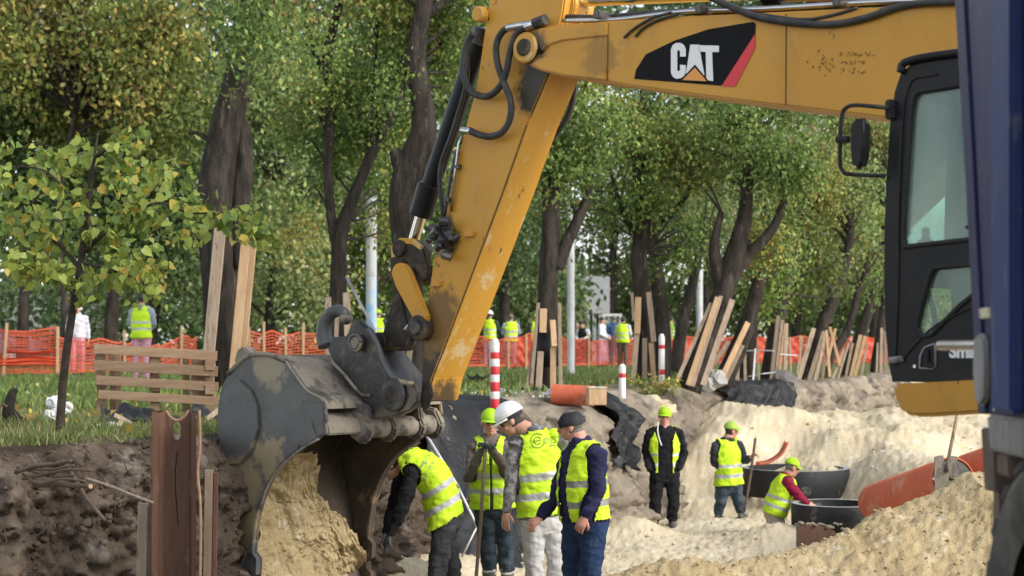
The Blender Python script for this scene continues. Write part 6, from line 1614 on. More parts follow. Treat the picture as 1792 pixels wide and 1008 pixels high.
stand("person in dark blue jacket by the white gate", 1074, 55, 1.66, (-.2, 1, 0), dict(torso="cloth_blue", arm="cloth_blue", leg="cloth_blue", foot="shoe"), vest=False, hat="hair", hairmat="hair_grey")
stand("person in white shirt and dark waistcoat behind the netting", 1020, 56, 1.45, (-.4, -1, 0), dict(torso="cloth_black", arm="cloth_white", leg="cloth_charcoal", foot="shoe"), vest=False, hat="hair", hairmat="hair_dark", arms="front")
stand("person in brown clothes beside the grey concrete pole", 1008, 57, 1.50, (.6, -1, 0), dict(torso="cloth_brown", arm="cloth_brown", leg="cloth_charcoal", foot="shoe"), vest=False, hat="hair", hairmat="hair_grey")
stand("worker in faded green vest walking beyond the tall bollard", 1174, 58, 1.70, (.5, 1, 0), dict(torso="cloth_green", arm="cloth_green", leg="cloth_charcoal", foot="shoe"), hat="hair", hairmat="hair_dark", vmat="cap_green_dull")
stand("worker in hi-vis vest glimpsed through the bucket linkage", 662, 44, 1.66, (.2, 1, 0), dk, hat="cap")

# ------------------------------------------------------------------ planks propped round the trunks
def plank(label, a, b, wpx, Y, dy, mat, group, th=.028):
    """a = foot pixel, b = head pixel; dy brings it in front of the trunk axis"""
    p0, p1 = P(a[0], a[1], Y + dy[0]), P(b[0], b[1], Y + dy[1])
    w = wpx * Y / F * (.82 if Y > 24 else .95)
    o = mk("wooden_plank", bar(p0, p1, w, th, (1, random.uniform(-.25, .25), 0), .003), M[mat]); return tag(o, label, "plank", group)
def planks(label, group, Y, lst, mat="wood_old", dy=(-.42, -.30)):
    for q in lst:
        m = q[3] if len(q) > 3 else mat
        d = q[4] if len(q) > 4 else dy
        plank(q[5] if len(q) > 5 else label, q[0], q[1], q[2], Y, d, m, group)
G = "planks leaning on the massive old tree"
planks("", G, 22, [((358, 700), (386, 392), 22, "wood_old", (-.55, -.42), "tall pale weathered plank on the massive old trunk"),
                   ((404, 705), (430, 426), 17, "wood_fresh", (-.55, -.42), "front one of two fresh planks on the massive old trunk"),
                   ((416, 700), (442, 424), 15, "wood_fresh", (-.48, -.38), "rear one of two fresh planks on the massive old trunk")])
planks("old board round the trunk behind the lifting hook", "boards behind the lifting hook", 27, [((576, 660), (574, 520), 13), ((586, 660), (590, 545), 9), ((612, 662), (606, 512), 15, "wood_old", (-.42, -.3), "widest board behind the lifting hook"), ((700, 660), (706, 545), 14, "wood_old", (-.42, -.3), "tall board seen through the yellow idler arm"), ((712, 664), (722, 560), 12, "wood_old", (-.42, -.3), "short board seen beneath the yellow idler arm")])
G = "boards round the upright tree with film"
planks("long thin board at the side of the upright tree with film", G, 25, [((922, 688), (934, 608), 10, "wood_old", (-.42, -.3), "slanting grey board low on the upright tree with film"), ((942, 684), (946, 615), 13, "wood_old", (-.42, -.3), "short wide grey board low on the upright tree with film"), ((968, 680), (968, 607), 12, "wood_fresh", (-.42, -.3), "fresh orange board low on the upright tree with film"), ((930, 672), (942, 530), 7), ((981, 676), (979, 530), 7)])
planks("board tied high round the upright tree with film", G, 25, [((950, 582), (951, 540), 15, "wood_fresh", (-.36, -.34), "shortest fresh board, high on the upright tree with film"), ((970, 606), (967, 560), 12, "wood_fresh", (-.36, -.34), "fresh board right above the low orange one, upright tree with film")], dy=(-.36, -.34))
G = "boards round the board-ringed tree"
planks("board standing low round the straight ringed tree", G, 27, [((1108, 664), (1114, 584), 12, "wood_old", (-.42, -.3), "low grey board leaning inward on the straight ringed tree"), ((1128, 678), (1128, 592), 10, "wood_old", (-.42, -.3), "low upright grey board in the middle of the ringed tree"), ((1146, 686), (1139, 600), 10, "wood_fresh", (-.42, -.3), "low fresh board of the ringed tree, next to the bollard")])
planks("board fixed high round the straight ringed tree", G, 27, [((1115, 584), (1117, 520), 13, "wood_fresh", (-.34, -.3), "high fresh wide board on the straight ringed tree"), ((1144, 598), (1135, 511), 11, "wood_old", (-.34, -.3), "high grey board slanting on the straight ringed tree"), ((1109, 562), (1106, 512), 6, "wood_old", (-.34, -.3), "thin high strip behind the fresh board of the ringed tree")], dy=(-.34, -.30))
G = "planks along the thick leaning tree"
planks("long plank propped along the thick leaning tree", G, 26, [((1204, 674), (1256, 520), 11, "wood_fresh", (-.45, -.33), "fresh long plank on the thick leaning tree"), ((1212, 676), (1262, 518), 8, "wood_old", (-.42, -.3), "narrow grey plank right beside the fresh one, thick leaning tree"), ((1230, 674), (1282, 524), 12, "wood_old", (-.42, -.3), "widest grey plank in front of the thick leaning trunk"), ((1184, 668), (1245, 530), 8, "wood_old", (-.4, -.28), "outermost thin plank on the underside of the thick leaning tree")])
G = "planks on the leaning tree by the concrete lump"
planks("", G, 27.5, [((1260, 668), (1309, 564), 12, "wood_fresh", (-.5, -.35), "short thick plank crossed over the leaning trunk by the concrete lump")])
planks("thin plank crossing beneath the thick short one", G, 27.5, [((1237, 654), (1275, 598), 9), ((1268, 672), (1300, 604), 8)])
planks("thin stake upright between leaning trees and white tape", "thin stakes near the white tape", 29, [((1280, 676), (1278, 625), 8), ((1290, 676), (1292, 580), 8), ((1304, 668), (1303, 576), 6), ((1317, 680), (1322, 610), 4, "white_plastic", (-.42, -.3), "white stake carrying the white tape between leaning trees"), ((1328, 668), (1326, 600), 4)])
G = "planks round the tape-wrapped trunk"
planks("thin plank round the dark trunk with the white tape", G, 30, [((1349, 672), (1362, 552), 8, "wood_old", (-.42, -.3), "tallest wide plank on the dark trunk with the white tape"), ((1357, 664), (1369, 560), 6), ((1362, 670), (1374, 566), 5, "wood_fresh", (-.42, -.3), "fresh narrow plank on the dark trunk with the white tape"), ((1374, 652), (1376, 566), 8, "wood_old", (-.42, -.3), "upright wide plank beside the dark trunk with the white tape"), ((1384, 654), (1382, 590), 4), ((1395, 655), (1404, 590), 4)])
G = "paired pale planks on the slanting trunk"
planks("narrow pale plank on the slanting trunk", G, 32, [((1393, 680), (1424, 574), 10, "wood_old", (-.42, -.3), "widest pale plank on the slanting trunk"), ((1411, 680), (1442, 580), 9, "wood_old", (-.42, -.3), "second wide pale plank, right beside the widest, slanting trunk"), ((1424, 676), (1446, 582), 7), ((1437, 678), (1449, 590), 7), ((1452, 660), (1446, 578), 6, "wood_fresh", (-.42, -.3), "fresh narrow plank leaning the other way by the slanting trunk")])
planks("small crossed stick among the pale planks", "sticks among the pale planks", 32.5, [((1470, 640), (1452, 572), 6, "wood_fresh"), ((1446, 640), (1462, 575), 6, "wood_fresh"), ((1455, 668), (1478, 610), 6), ((1466, 664), (1485, 600), 5)])
G = "reddish boards on the trunk by the cab"
planks("narrow grey board on the leaning trunk by the cab", G, 36, [((1478, 668), (1492, 600), 6), ((1487, 668), (1506, 586), 8, "wood_fresh", (-.42, -.3), "widest fresh board on the leaning trunk by the cab"), ((1495, 664), (1514, 588), 7, "wood_fresh", (-.42, -.3), "second fresh board, overlapping the widest, by the cab"), ((1506, 662), (1518, 600), 5), ((1466, 664), (1480, 612), 5)])
planks("dark upright board round the last trunk of the row", "boards round the last trunk of the row", 41, [((1541, 656), (1543, 574), 6), ((1550, 654), (1549, 580), 6), ((1534, 656), (1536, 600), 4)])
for pts, lab in ((((1308, 614, 29.4), (1330, 613, 29.2), (1354, 614, 29)), "upper white tape strung from a stake to the dark trunk"), (((1310, 659, 29.4), (1335, 654, 29), (1362, 651, 29)), "lower white tape strung near the ground to the dark trunk"), (((1365, 620, 29.4), (1395, 622, 29.4)), "short white tape beyond the dark trunk")):
    tag(mk("barrier_tape", tube([P(*q) for q in pts], .012, 5), M["white_plastic"]), lab, "tape", "white tapes between the stakes")
fl = Geo()
for k in range(9):
    a = k * .7; fl.add(ellipsoid(P(950, 686, 25) + Vector((math.cos(a) * .26, math.sin(a) * .22 - .2, .02)), (.16, 0, 0), (0, .12, 0), (0, 0, .07), 8, 6))
tag(mk("plastic_film", fl, M["film"], None, True), "bunched black film round the foot of the upright planked tree", "plastic sheet")
b2 = mk("trunk_wrap", tube([P(957, 640, 25), P(957, 580, 25)], [.215, .205], 14), M["film"], None, True); tag(b2, "black film wrapped round the upright planked trunk", "plastic sheet")

# ------------------------------------------------------------------ orange safety netting
def fence(label, pts, posts, rows=15, h=.98, name="safety_fence", dense=None, matn="net_orange", solid=None):
    """pts: (px, Y, sag) along the run; strands are built, one net per fence, every post a part"""
    base = [P(px, HY + CZ * F / Y, Y) for px, Y, _ in pts]
    root = thing(name, label, "fence", base[0], "orange netting fence around the works")
    n = 60 * (len(pts) - 1); t = np.linspace(0, len(pts) - 1, n); i = np.arange(len(pts))
    X = np.interp(t, i, [q.x for q in base]); Yv = np.interp(t, i, [q.y for q in base]); sag = np.interp(t, i, [q[2] for q in pts])
    sag = sag + .06 * np.abs(np.sin(t * math.pi * 1.5)) + .03 * fbm(t * 3, t * 0, s=1, o=2, seed=4)
    g = Geo()
    for r in range(rows):
        z = .06 + (h - .06) * r / (rows - 1); wd = .026 if r not in (0, rows - 1) else .05
        zz = z - sag * (r / (rows - 1)) + .012 * fbm(t * 5, t * 0 + r, s=1, o=2, seed=3); yy = Yv + .03 * fbm(t * 4, t * 0 + r * .7, s=1, o=2, seed=6)
        v = []; f = []
        for k in range(n): v += [(X[k], yy[k], zz[k]), (X[k], yy[k] + .004, zz[k] + wd)]
        for k in range(n - 1): f.append((2 * k, 2 * k + 2, 2 * k + 3, 2 * k + 1))
        g.add((v, f), 0)
    L = np.concatenate([[0], np.cumsum(np.hypot(np.diff(X), np.diff(Yv)))])
    for q in np.arange(0, L[-1], .11):
        x, y, s = np.interp(q, L, X), np.interp(q, L, Yv), np.interp(q, L, sag); dx = .009
        g.add(([(x - dx, y + .008, .05), (x + dx, y + .008, .05), (x + dx, y + .008, h - s), (x - dx, y + .008, h - s)], [(0, 1, 2, 3)]), 0)
    if solid:
        for q0, q1, z0, z1 in solid:
            a, b = P(q0, 600, np.interp(q0, [p[0] for p in pts], [p[1] for p in pts])), P(q1, 600, np.interp(q1, [p[0] for p in pts], [p[1] for p in pts]))
            m = 24; v = []; f = []
            for k in range(m + 1):
                w = k / m
                for j in range(7):
                    zz = z0 + (z1 - z0) * j / 6; v.append((a.x + (b.x - a.x) * w, a.y + (b.y - a.y) * w - .05 + .035 * math.sin(j * 2.3 + w * 5), zz + .02 * math.sin(w * 9)))
            for k in range(m):
                for j in range(6): f.append((k * 7 + j, k * 7 + j + 1, k * 7 + 8 + j, k * 7 + 7 + j))
            g.add((v, f), 0)
    mk("net", g, M[matn], root)
    for px, lean, top in posts:
        Y = np.interp(px, [p[0] for p in pts], [p[1] for p in pts]) - .06; q = P(px, HY + CZ * F / Y, Y)
        mk("post", bar(q - Vector((0, 0, .1)), q + Vector((lean, -.02, top)), .06, .04, (1, 0, 0), .004), M["wood_fresh"], root)
    return root
fence("orange netting with doubled lower band in front of the hooded woman", [(-260, 35, 0), (-60, 36, 0), (100, 36.5, .02)], [(-150, 0, 1.2), (5, .10, 1.2), (100, .02, 1.12)], 18, 1.08, solid=[(-120, 98, .25, .42), (10, 98, .50, .56)])
fence("sagging orange netting between the sapling and the massive old tree", [(102, 37, .08), (215, 38, .12), (270, 38.5, .28), (318, 39, .02), (345, 39.3, .05)], [(218, 0, 1.05), (318, .0, 1.15)], 13, .92)
fence("orange netting behind the bucket's lifting hook", [(430, 41, 0), (500, 42, .03), (570, 43, 0), (700, 44, .05)], [(436, 0, 1.15), (462, .0, 1.3), (500, 0, 1.15), (530, .02, 1.28), (640, 0, 1.2)], 13, 1.05)
fence("orange netting in front of the two workers beside the stick", [(790, 46, .05), (870, 46.5, .10), (925, 47, 0), (975, 48, .12), (1000, 48.5, .06)], [(858, 0, .8), (890, 0, .8), (921, 0, 1.0), (1000, 0, 1.0)], 13, .98, solid=[(905, 925, .1, .9)])
fence("orange netting running past the grey concrete pole", [(1003, 49, .05), (1030, 49.5, .12), (1080, 50.5, .10), (1125, 51.5, .05), (1180, 53, .1), (1215, 54, .0)], [(1030, .02, 1.0), (1074, 0, 1.0), (1150, 0, 1.0), (1200, 0, 1.0)], 12, .95, solid=[(1188, 1215, .05, .85)])
fence("orange netting seen between the planked leaning trees", [(1225, 54, 0), (1320, 55, .1), (1400, 56, .05), (1480, 57, .1), (1560, 58, 0), (1720, 60, 0)], [(1250, 0, 1.0), (1400, 0, 1.0), (1505, 0, 1.05)], 12, 1.0, solid=[(1322, 1338, .1, .95), (1384, 1402, .1, .9), (1508, 1540, .05, .95), (1430, 1450, .2, .8), (1600, 1640, .1, .9)])

# ------------------------------------------------------------------ poles, bollards
def pole(label, px, ytop, Y, wpx, parts, hgt=None):
    yb = HY + CZ * F / Y; r = wpx / 2 * Y / F; q = P(px, yb, Y); top = P(px, ytop, Y)
    root = thing("concrete_pole", label, "pole", q, "concrete poles on the lawn")
    z0 = q.z - .1
    for z1, m, nm in parts(q.z, top.z):
        mk(nm, tube([(q.x, q.y, z0), (q.x, q.y, z1)], r, 14), M[m], root, True, 40); z0 = z1
    return root
pole("white concrete pole whose lower half is painted blue, behind the coupler", 650, 344, 32, 19, lambda a, b: ((a + .9, "concrete_pale", "foot"), (P(650, 485, 32).z, "pole_blue", "painted_band"), (P(650, 372, 32).z, "concrete_pale", "shaft"), (b, "concrete_pale", "head")))
cp = mk("collar", cyl(P(652, 366, 32), P(652, 376, 32), .135, 14, .01), M["concrete"], bpy.data.objects["concrete_pole"])
pole("plain grey concrete pole standing in front of the dark building", 999, 505, 39, 13, lambda a, b: ((a + .8, "concrete_pale", "foot"), (b + 4, "concrete_pale", "shaft")))
pole("thin pale pole far behind the leaning trees", 1224, 440, 60, 12, lambda a, b: ((a + 2, "concrete_pale", "foot"), (b, "concrete_pale", "shaft")))

def bollard(label, px, ytop, ybot, Y, wpx, bands):
    q0, q1 = P(px, ybot, Y), P(px, ytop, Y); r = wpx / 2 * Y / F; H = q1.z - q0.z
    root = thing("bollard", label, "bollard", q0, "striped plastic bollards on the verge")
    mk("cap", tube([(q0.x, q0.y, q1.z - H * .09), (q0.x, q0.y, q1.z - H * .05), (q0.x, q0.y, q1.z - H * .045), (q0.x, q0.y, q1.z - .01), (q0.x, q0.y, q1.z)], [r, r * .95, r * .72, r * .68, r * .4], 16), M["bollard_white"], root, True, 40)
    z = q1.z - H * .09
    for i, (fr, m) in enumerate(bands):
        z2 = z - H * .91 * fr
        mk("band", tube([(q0.x, q0.y, z2), (q0.x, q0.y, z2 + .004), (q0.x, q0.y, z - .004), (q0.x, q0.y, z)], [r * .985, r, r, r * .985], 16), M["bollard_red" if m else "bollard_white"], root, True, 40); z = z2
bollard("tall red and white bollard right beside the excavator stick", 866, 592, 714, 18.2, 16, [(.12, 0), (.105, 1), (.12, 0), (.13, 1), (.115, 0), (.15, 1), (.115, 0), (.145, 1)])
bollard("short white bollard with a single red band", 1089, 637, 697, 21.5, 12, [(.20, 0), (.14, 1), (.66, 0)])
bollard("tall slim bollard with two red bands beside the ringed tree", 1158, 584, 678, 26, 11, [(.13, 0), (.08, 1), (.42, 0), (.11, 1), (.16, 0), (.10, 1)])

# ------------------------------------------------------------------ building remnants behind
def buildings():
    Y = 64
    def Pz(px, py, dY=0): return P(px, py, Y + dY)
    r = thing("grey_building", "low grey pavilion with dark glazed front behind the concrete pole", "building", P(1000, 635, Y), None)
    a, b = P(880, 640, Y), P(1013, 640, Y)
    mk("dark_wall", box(((a.x + b.x) / 2, Y + 3, 1.4), (b.x - a.x, 6, 4.6), .05), M["wall_dark"], r)
    c, d = P(1014, 640, Y), P(1066, 640, Y)
    mk("grey_wall", box(((c.x + d.x) / 2, Y + 2.6, 2.65), (d.x - c.x, 6, 1.5), .03), M["wall_grey"], r)
    for px in (1016, 1028, 1039, 1050, 1062):
        q = P(px, 600, Y); mk("pillar", box((q.x, Y - .2, .8), (.16, .3, 2.2), .02), M["wall_grey"], r)
    for p0, p1 in ((1018, 1027), (1030, 1038), (1041, 1049), (1052, 1061)):
        q0, q1 = P(p0, 600, Y), P(p1, 600, Y); w = mk("window", box(((q0.x + q1.x) / 2, Y + .06, .9), (q1.x - q0.x, .1, 1.95), .01), M["glass_dark"], r)
        mk("glazing_bar", box(((q0.x + q1.x) / 2, Y - .02, 1.0), (q1.x - q0.x, .05, .06), .005), M["wall_grey"], w)
    for k in range(5):
        q = P(895 + 24 * k, 600, Y); mk("wall_joint", box((q.x, Y - .03, 1.4), (.05, .05, 4.5), .005), M["wall_dark"], r)
    g = thing("white_gate", "white rectangular frame standing in front of the grey pavilion", "gate", P(1070, 630, 60))
    q0, q1 = P(1056, 600, 60), P(1086, 600, 60); zt, zb = P(0, 549, 60).z, 0
    for x in (q0.x, q1.x): mk("upright", box((x, 60, (zt + zb) / 2), (.10, .1, zt - zb), .01), M["wall_white"], g)
    for z in (zt - .05, P(0, 572, 60).z): mk("rail", box(((q0.x + q1.x) / 2, 60, z), (q1.x - q0.x - .1, .09, .10), .01), M["wall_white"], g)
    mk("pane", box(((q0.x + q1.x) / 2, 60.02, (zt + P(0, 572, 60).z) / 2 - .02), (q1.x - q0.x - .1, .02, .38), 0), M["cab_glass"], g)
    # pale block wall far left, block by block
    w = thing("block_wall", "pale block garage wall glimpsed behind the dark trunks", "wall", P(40, 620, 66))
    a, b = P(-320, 600, 66), P(184, 600, 66); mk("core", box(((a.x + b.x) / 2, 66.3, 1.3), (b.x - a.x, .3, 2.9), .01), M["concrete"], w)
    me = None; z = -.1; row = 0
    while z < 2.7:
        x = a.x + (.3 if row % 2 else 0)
        while x < b.x - .55:
            if me is None:
                o = mk("block", box((x + .29, 66.1, z + .14), (.575, .12, .265), .012, None, 1), M["wall_white"], w); me = o.data
            elif x > P(-60, 0, 66).x:
                o = bpy.data.objects.new("block", me); link(o, w, (x + .29, 66.1, z + .0075))
            x += .6
        z += .29; row += 1
    mk("coping", box(((a.x + b.x) / 2, 66.2, z + .04), (b.x - a.x + .1, .5, .10), .01), M["wall_white"], w)
    # parked car at the left edge
    cr = thing("parked_car", "blue grey parked car half hidden by the netting at the wall", "car", (P(-30, 640, 58).x, 58, 0))
    cx = P(-30, 600, 58).x
    def prof(pts, w, m, nm, y0=57.2, bev=.04): return mk(nm, ext([Vector((cx + x, y0, z)) for x, z in pts], (0, w, 0), bev), M[m], cr)
    prof([(-2.1, .3), (2.1, .3), (2.1, .75), (1.6, .88), (-1.9, .95), (-2.1, .8)], 1.7, "car_paint", "body")
    prof([(-1.7, .93), (-1.2, 1.42), (.3, 1.45), (1.05, .9)], 1.5, "car_paint", "roof", 57.3)
    prof([(-1.35, .97), (-1.05, 1.35), (.2, 1.37), (.75, .95)], .02, "glass_dark", "side_window", 57.27, .005)
    for x in (-1.35, 1.3):
        wl_ = mk("wheel", cyl((cx + x, 57.15, .3), (cx + x, 57.4, .3), .31, 20, .03), M["tyre"], cr, True, 40); mk("rim", cyl((cx + x, 57.13, .3), (cx + x, 57.2, .3), .19, 16, .01), M["steel_polished"], wl_)
buildings()

# ------------------------------------------------------------------ things on the lawn
def pallet():
    Y = 16.6; sc = Y / F
    root = thing("wooden_pallet", "weathered wooden pallet standing on edge on the lawn", "pallet", P(275, 726, Y))
    rows = [((164, 610), (380, 623), 17), ((165, 639), (381, 650), 18), ((168, 665), (382, 677), 16), ((172, 690), (383, 702), 15)]
    for (a, b, w) in rows:
        mk("slat", bar(P(*a, Y - .03), P(*b, Y + .08), w * sc, .022, (0, 0, 1), .003), M["wood_pallet"], root)
    for x, yt, yb in ((178, 616, 724), (272, 622, 728), (368, 628, 732)):
        for k, (y0, y1) in enumerate(((yt, yt + 20), (yt + 44, yt + 62), (yb - 24, yb))):
            mk("block", box(P(x, (y0 + y1) / 2, Y + .09), (.095, .09, (y1 - y0) * sc), .004), M["wood_pallet"], root)
        mk("stringer", bar(P(x - 3, yt, Y + .16), P(x + 2, yb, Y + .16), .10, .022, (1, 0, 0), .003), M["wood_pallet"], root)
    for i, (x, w) in enumerate(((196, 5), (206, 5), (325, 6), (340, 5), (352, 7))):
        mk("back_slat", bar(P(x, 618, Y + .185), P(x + 2, 722, Y + .185), w * 2 * sc, .02, (1, 0, 0), .003), M["wood_pallet"], root)
pallet()
def lawn_clutter():
    Y = 14.5
    st = thing("tree_stump", "dark uprooted stump with a trailing root on the grass", "stump", P(40, 748, Y))
    g = trunk_geo([[(28, 750, 36), (16, 725, 30), (18, 700, 24), (24, 686, 20), (30, 682, 12)], [(18, 722, 24), (36, 738, 24), (62, 742, 18), (86, 743, 12), (104, 742, 5)], [(14, 740, 18), (-4, 744, 12), (-16, 750, 6)]], Y, n=12, rough=.09)
    mk("wood", g, M["bark"], st, True)
    for pts in (((6, 745), (-2, 722), (4, 708), (12, 712)), ((-4, 752), (-14, 728), (-8, 714))): mk("root", tube(spline([P(x, y, Y - .2) for x, y in pts], 5), .012, 6), M["root"], st, True)
    def lumps(name, label, cat, c, Y, n, spread, size, mat, grp=None, flat=.6):
        g = Geo()
        for i in range(n):
            q = P(c[0] + random.gauss(0, spread[0]), c[1] + random.gauss(0, spread[1]), Y); s = random.uniform(*size)
            v, f = ellipsoid(q, (s, 0, 0), (0, s * .8, 0), (0, 0, s * flat), 8, 6); v = [Vector(x) + Vector((random.gauss(0, s * .12), random.gauss(0, s * .12), random.gauss(0, s * .1))) for x in v]
            g.add((v, f))
        return tag(mk(name, g, M[mat], None, mat == "sand_pale"), label, cat, grp)
    lumps("plastic_bag", "crumpled white bag behind the young lime trunk", "bag", (100, 722), 14.8, 14, (9, 8), (.03, .075), "white_plastic", None, .9)
    # crumpled dark film and pale scraps below the pallet
    fx = np.linspace(0, 1, 40); fy = np.linspace(0, 1, 14); A, B_ = np.meshgrid(fx, fy, indexing='ij')
    Yv = 15.9 - 1.1 * B_; Xv = (np.interp(A, [0, 1], [176, 392]) - HX) / F * Yv
    Z = .03 + .12 * np.maximum(fbm(A * 5, B_ * 2.5, s=1, o=3, seed=51), 0) + .02 * (1 - np.abs(2 * B_ - 1)); idx = np.arange(40 * 14).reshape(40, 14)
    f = np.stack([idx[:-1, :-1], idx[:-1, 1:], idx[1:, 1:], idx[1:, :-1]], -1).reshape(-1, 4)
    tag(mk_np("plastic_film", np.stack([Xv, Yv, Z], -1).reshape(-1, 3), f, M["film"], smooth=True), "crumpled black film on the grass under the pallet", "plastic sheet")
    lumps("rubble", "pale scraps of rubble on the grass before the pallet", "rubble", (195, 748), 14.4, 12, (18, 4), (.02, .06), "concrete_pale", None, .5)
    for (a, b, w, lab) in (((200, 726), (248, 752), 8, "broken stick lying against the film under the pallet"), ((360, 735), (390, 712), 9, "short offcut under the pallet's corner"), ((40, 782), (72, 790), 4, "thin pale twig on the bank lip")):
        tag(mk("stick", bar(P(*a, 14.6), P(*b, 14.8), w * 14.6 / F, .02, (0, 0, 1), .003), M["wood_old"]), lab, "stick")
    g = Geo()
    for k in range(5): g.add(bar(P(-4 + 5 * k, 780 + 2 * k, 11.8), P(22 + 5 * k, 793 + 2 * k, 11.6), .012, .004, (0, 0, 1), 0))
    tag(mk("netting_scrap", g, M["net_orange"]), "scrap of orange netting lying in the grass at the bank lip", "netting")
    # winged black scrap
    q = P(834, 660, 30)
    g = Geo(); g.add(ext([P(815, 654, 30), P(826, 660, 30), P(832, 657, 30), P(836, 653, 30), P(839, 658, 30), P(846, 660, 30), P(857, 654, 30), P(850, 663, 30), P(842, 666, 30), P(836, 672, 30), P(831, 667, 30), P(822, 664, 30)], (0, .05, 0), .01))
    g.add(tube([P(835, 670, 30), P(835, 672, 30) - Vector((0, 0, .1))], .01, 5))
    tag(mk("film_scrap", g, M["black_matt"]), "black scrap with two pointed wings on the lawn by the tall bollard", "scrap")
    # short corrugated pipe with a pale box on the far lip
    corr_pipe("corrugated_pipe", "short orange corrugated pipe with pale inside, lying on the far lip", P(966, 690, 21.0), P(1040, 693, 20.9), .135, 22)
    bx = thing("cardboard_box", "pale box beside the short corrugated pipe", "box", P(1044, 709, 20.6))
    c = P(1043, 694, 20.6); mk("body", box(c, (.24, .2, .215), .008, Matrix.Rotation(.15, 3, 'Z')), M["wood_fresh"], bx); mk("lid", box(c + Vector((.0, 0, .118)), (.25, .21, .02), .004, Matrix.Rotation(.15, 3, 'Z')), M["marker_plate"], bx)
    lumps("sand_heap", "small pale sand heap on the lip above the man in black", "sand", (1140, 716), 24.9, 34, (20, 6), (.10, .24), "sand_pale", None, .5)
    lumps("concrete_lump", "squared concrete lump at the foot of the leaning trees", "concrete", (1248, 664), 26.4, 4, (5, 4), (.12, .18), "concrete", None, .9)
    lumps("boulder", "dark rounded stone between the planked trunks", "stone", (1374, 668), 29, 3, (5, 2), (.18, .24), "stone_dark", None, .9)
    # twigs and chips along the far lip
    g = Geo()
    for i in range(260):
        x = random.uniform(800, 1330); Y = random.uniform(20, 24); q = P(x, HY + CZ * F / Y, Y)
        if edge_dist(np.array([q.x]), np.array([q.y]))[0] > -.5: continue
        q.z = gz(q.x, q.y) + .02; s = random.uniform(.03, .09); a = random.uniform(0, 3.1)
        g.add(bar(q, q + Vector((math.cos(a) * s, math.sin(a) * s, random.uniform(0, .02))), s * .4, .02, (0, 0, 1), 0))
    tag(mk("litter", g, M["concrete_pale"]), "scattered pale chips and litter on the far trench lip", "litter", kind="stuff")
    # fallen leaves on the grass
    n = 500; Yv = RNG.uniform(11.2, 30, n); X = (RNG.uniform(-100, 1250, n) - HX) / F * Yv; k = edge_dist(X, Yv) < -.5
    v, f, c = leaf_cloud(np.stack([X[k], Yv[k], ground_z(X[k], Yv[k], False) + .06], 1), 1, .08, [((.45, .33, .06), 2), ((.35, .22, .06), 2), ((.5, .42, .2), 1)], (.01, .01, .01), 0, .1, .8)
    tag(mk_np("fallen_leaves", v, f, M["leaf"], col=c), "yellow fallen leaves scattered over the grass", "leaves", kind="stuff")

def corr_pipe(name, label, p0, p1, r, rings, inner=True, group=None):
    p0, p1 = Vector(p0), Vector(p1); d = p1 - p0; L = d.length; d.normalize()
    root = thing(name, label, "pipe", (p0 + p1) / 2 - Vector((0, 0, r)), group)
    pts = []; rr = []
    for k in range(rings):
        for fr, q in ((.0, .93), (.18, 1.0), (.62, 1.0), (.80, .93)): pts.append(p0 + d * L * (k + fr) / rings); rr.append(r * q)
    pts.append(p1); rr.append(r * .93)
    mk("wall", tube(pts, rr, 28, False), M["hdpe_orange"], root, True, 50)
    mk("liner", tube([p0 + d * .002, p0 + d * .002, p1 - d * .002, p1 - d * .002], [r * .95, r * .84, r * .84, r * .95], 28, False), M["pipe_inside"], root, True, 50)
    return root
lawn_clutter()

# ------------------------------------------------------------------ in and beside the trench
def sheet_pile(label, px0, px1, ytop, Y, hole=True, zb=-1.9, mat="rust"):
    """U-shaped steel sheet, hollow side to the viewer"""
    a, b = P(px0, ytop, Y), P(px1, ytop, Y); w = b.x - a.x; zt = a.z
    root = thing("sheet_pile", label, "sheet pile", (a.x + w / 2, Y, zb), "rusty steel sheets driven along the bank")
    prof = [(0, -.10), (.03, -.10), (.10, .02), (.20, .05), (.72, .05), (.80, .02), (.88, -.10), (1.0, -.13)]; th = .012
    # side flanges
    for pr in (prof[:4], prof[4:]):
        poly = [Vector((a.x + w * u, Y + d, zb)) for u, d in pr] + [Vector((a.x + w * u, Y + d + th, zb)) for u, d in pr[::-1]]
        mk("flange", ext(poly, (0, 0, zt - zb), .002), M[mat], root)
    x0, x1 = a.x + w * .20, a.x + w * .72
    n = 7; top = [Vector((x0 + (x1 - x0) * k / n, Y + .05, zt - .065 * math.sin(math.pi * k / n) ** .8)) for k in range(n + 1)]
    outer = [Vector((x0, Y + .05, zb))] + top + [Vector((x1, Y + .05, zb))]
    holes = []
    if hole:
        c = P((px0 + px1) / 2 - 1, ytop + 35, Y + .05); holes = [[c + Vector((.028 * math.cos(t), 0, .062 * math.sin(t) + .0)) for t in np.linspace(0, 6.2832, 20, endpoint=False)]]
    mk("web", ext_holes(outer, holes, (0, th, 0)), M[mat], root)
    mk("torn_edge", tube(spline([P(px1 - 1, ytop - 1, Y - .13), P(px1, ytop + 60, Y - .13), P(px1 - 4, ytop + 110, Y - .13), P(px1 + 1, ytop + 180, Y - .13), P(px1 - 1, 1090, Y - .13)], 6), [.010] * 25, 6), M["rust_edge"], root, True)
    mk("rim", tube([p + Vector((0, .006, 0)) for p in top], .009, 6), M["rust_edge"], root, True)
    mk("crack", tube(spline([P((px0 + px1) / 2, ytop + 70, Y + .048), P((px0 + px1) / 2 - 4, ytop + 120, Y + .048), P((px0 + px1) / 2 + 1, ytop + 200, Y + .048)], 5), .003, 5), M["decal_black"], root)
sheet_pile("rusty steel sheet with an oval hole standing before the dark bank", 271, 350, 719, 10.35)
sheet_pile("brown steel sheet standing right behind the near bucket edge", 374, 436, 848, 12.55, False)
GB = "boards driven along the dark bank"
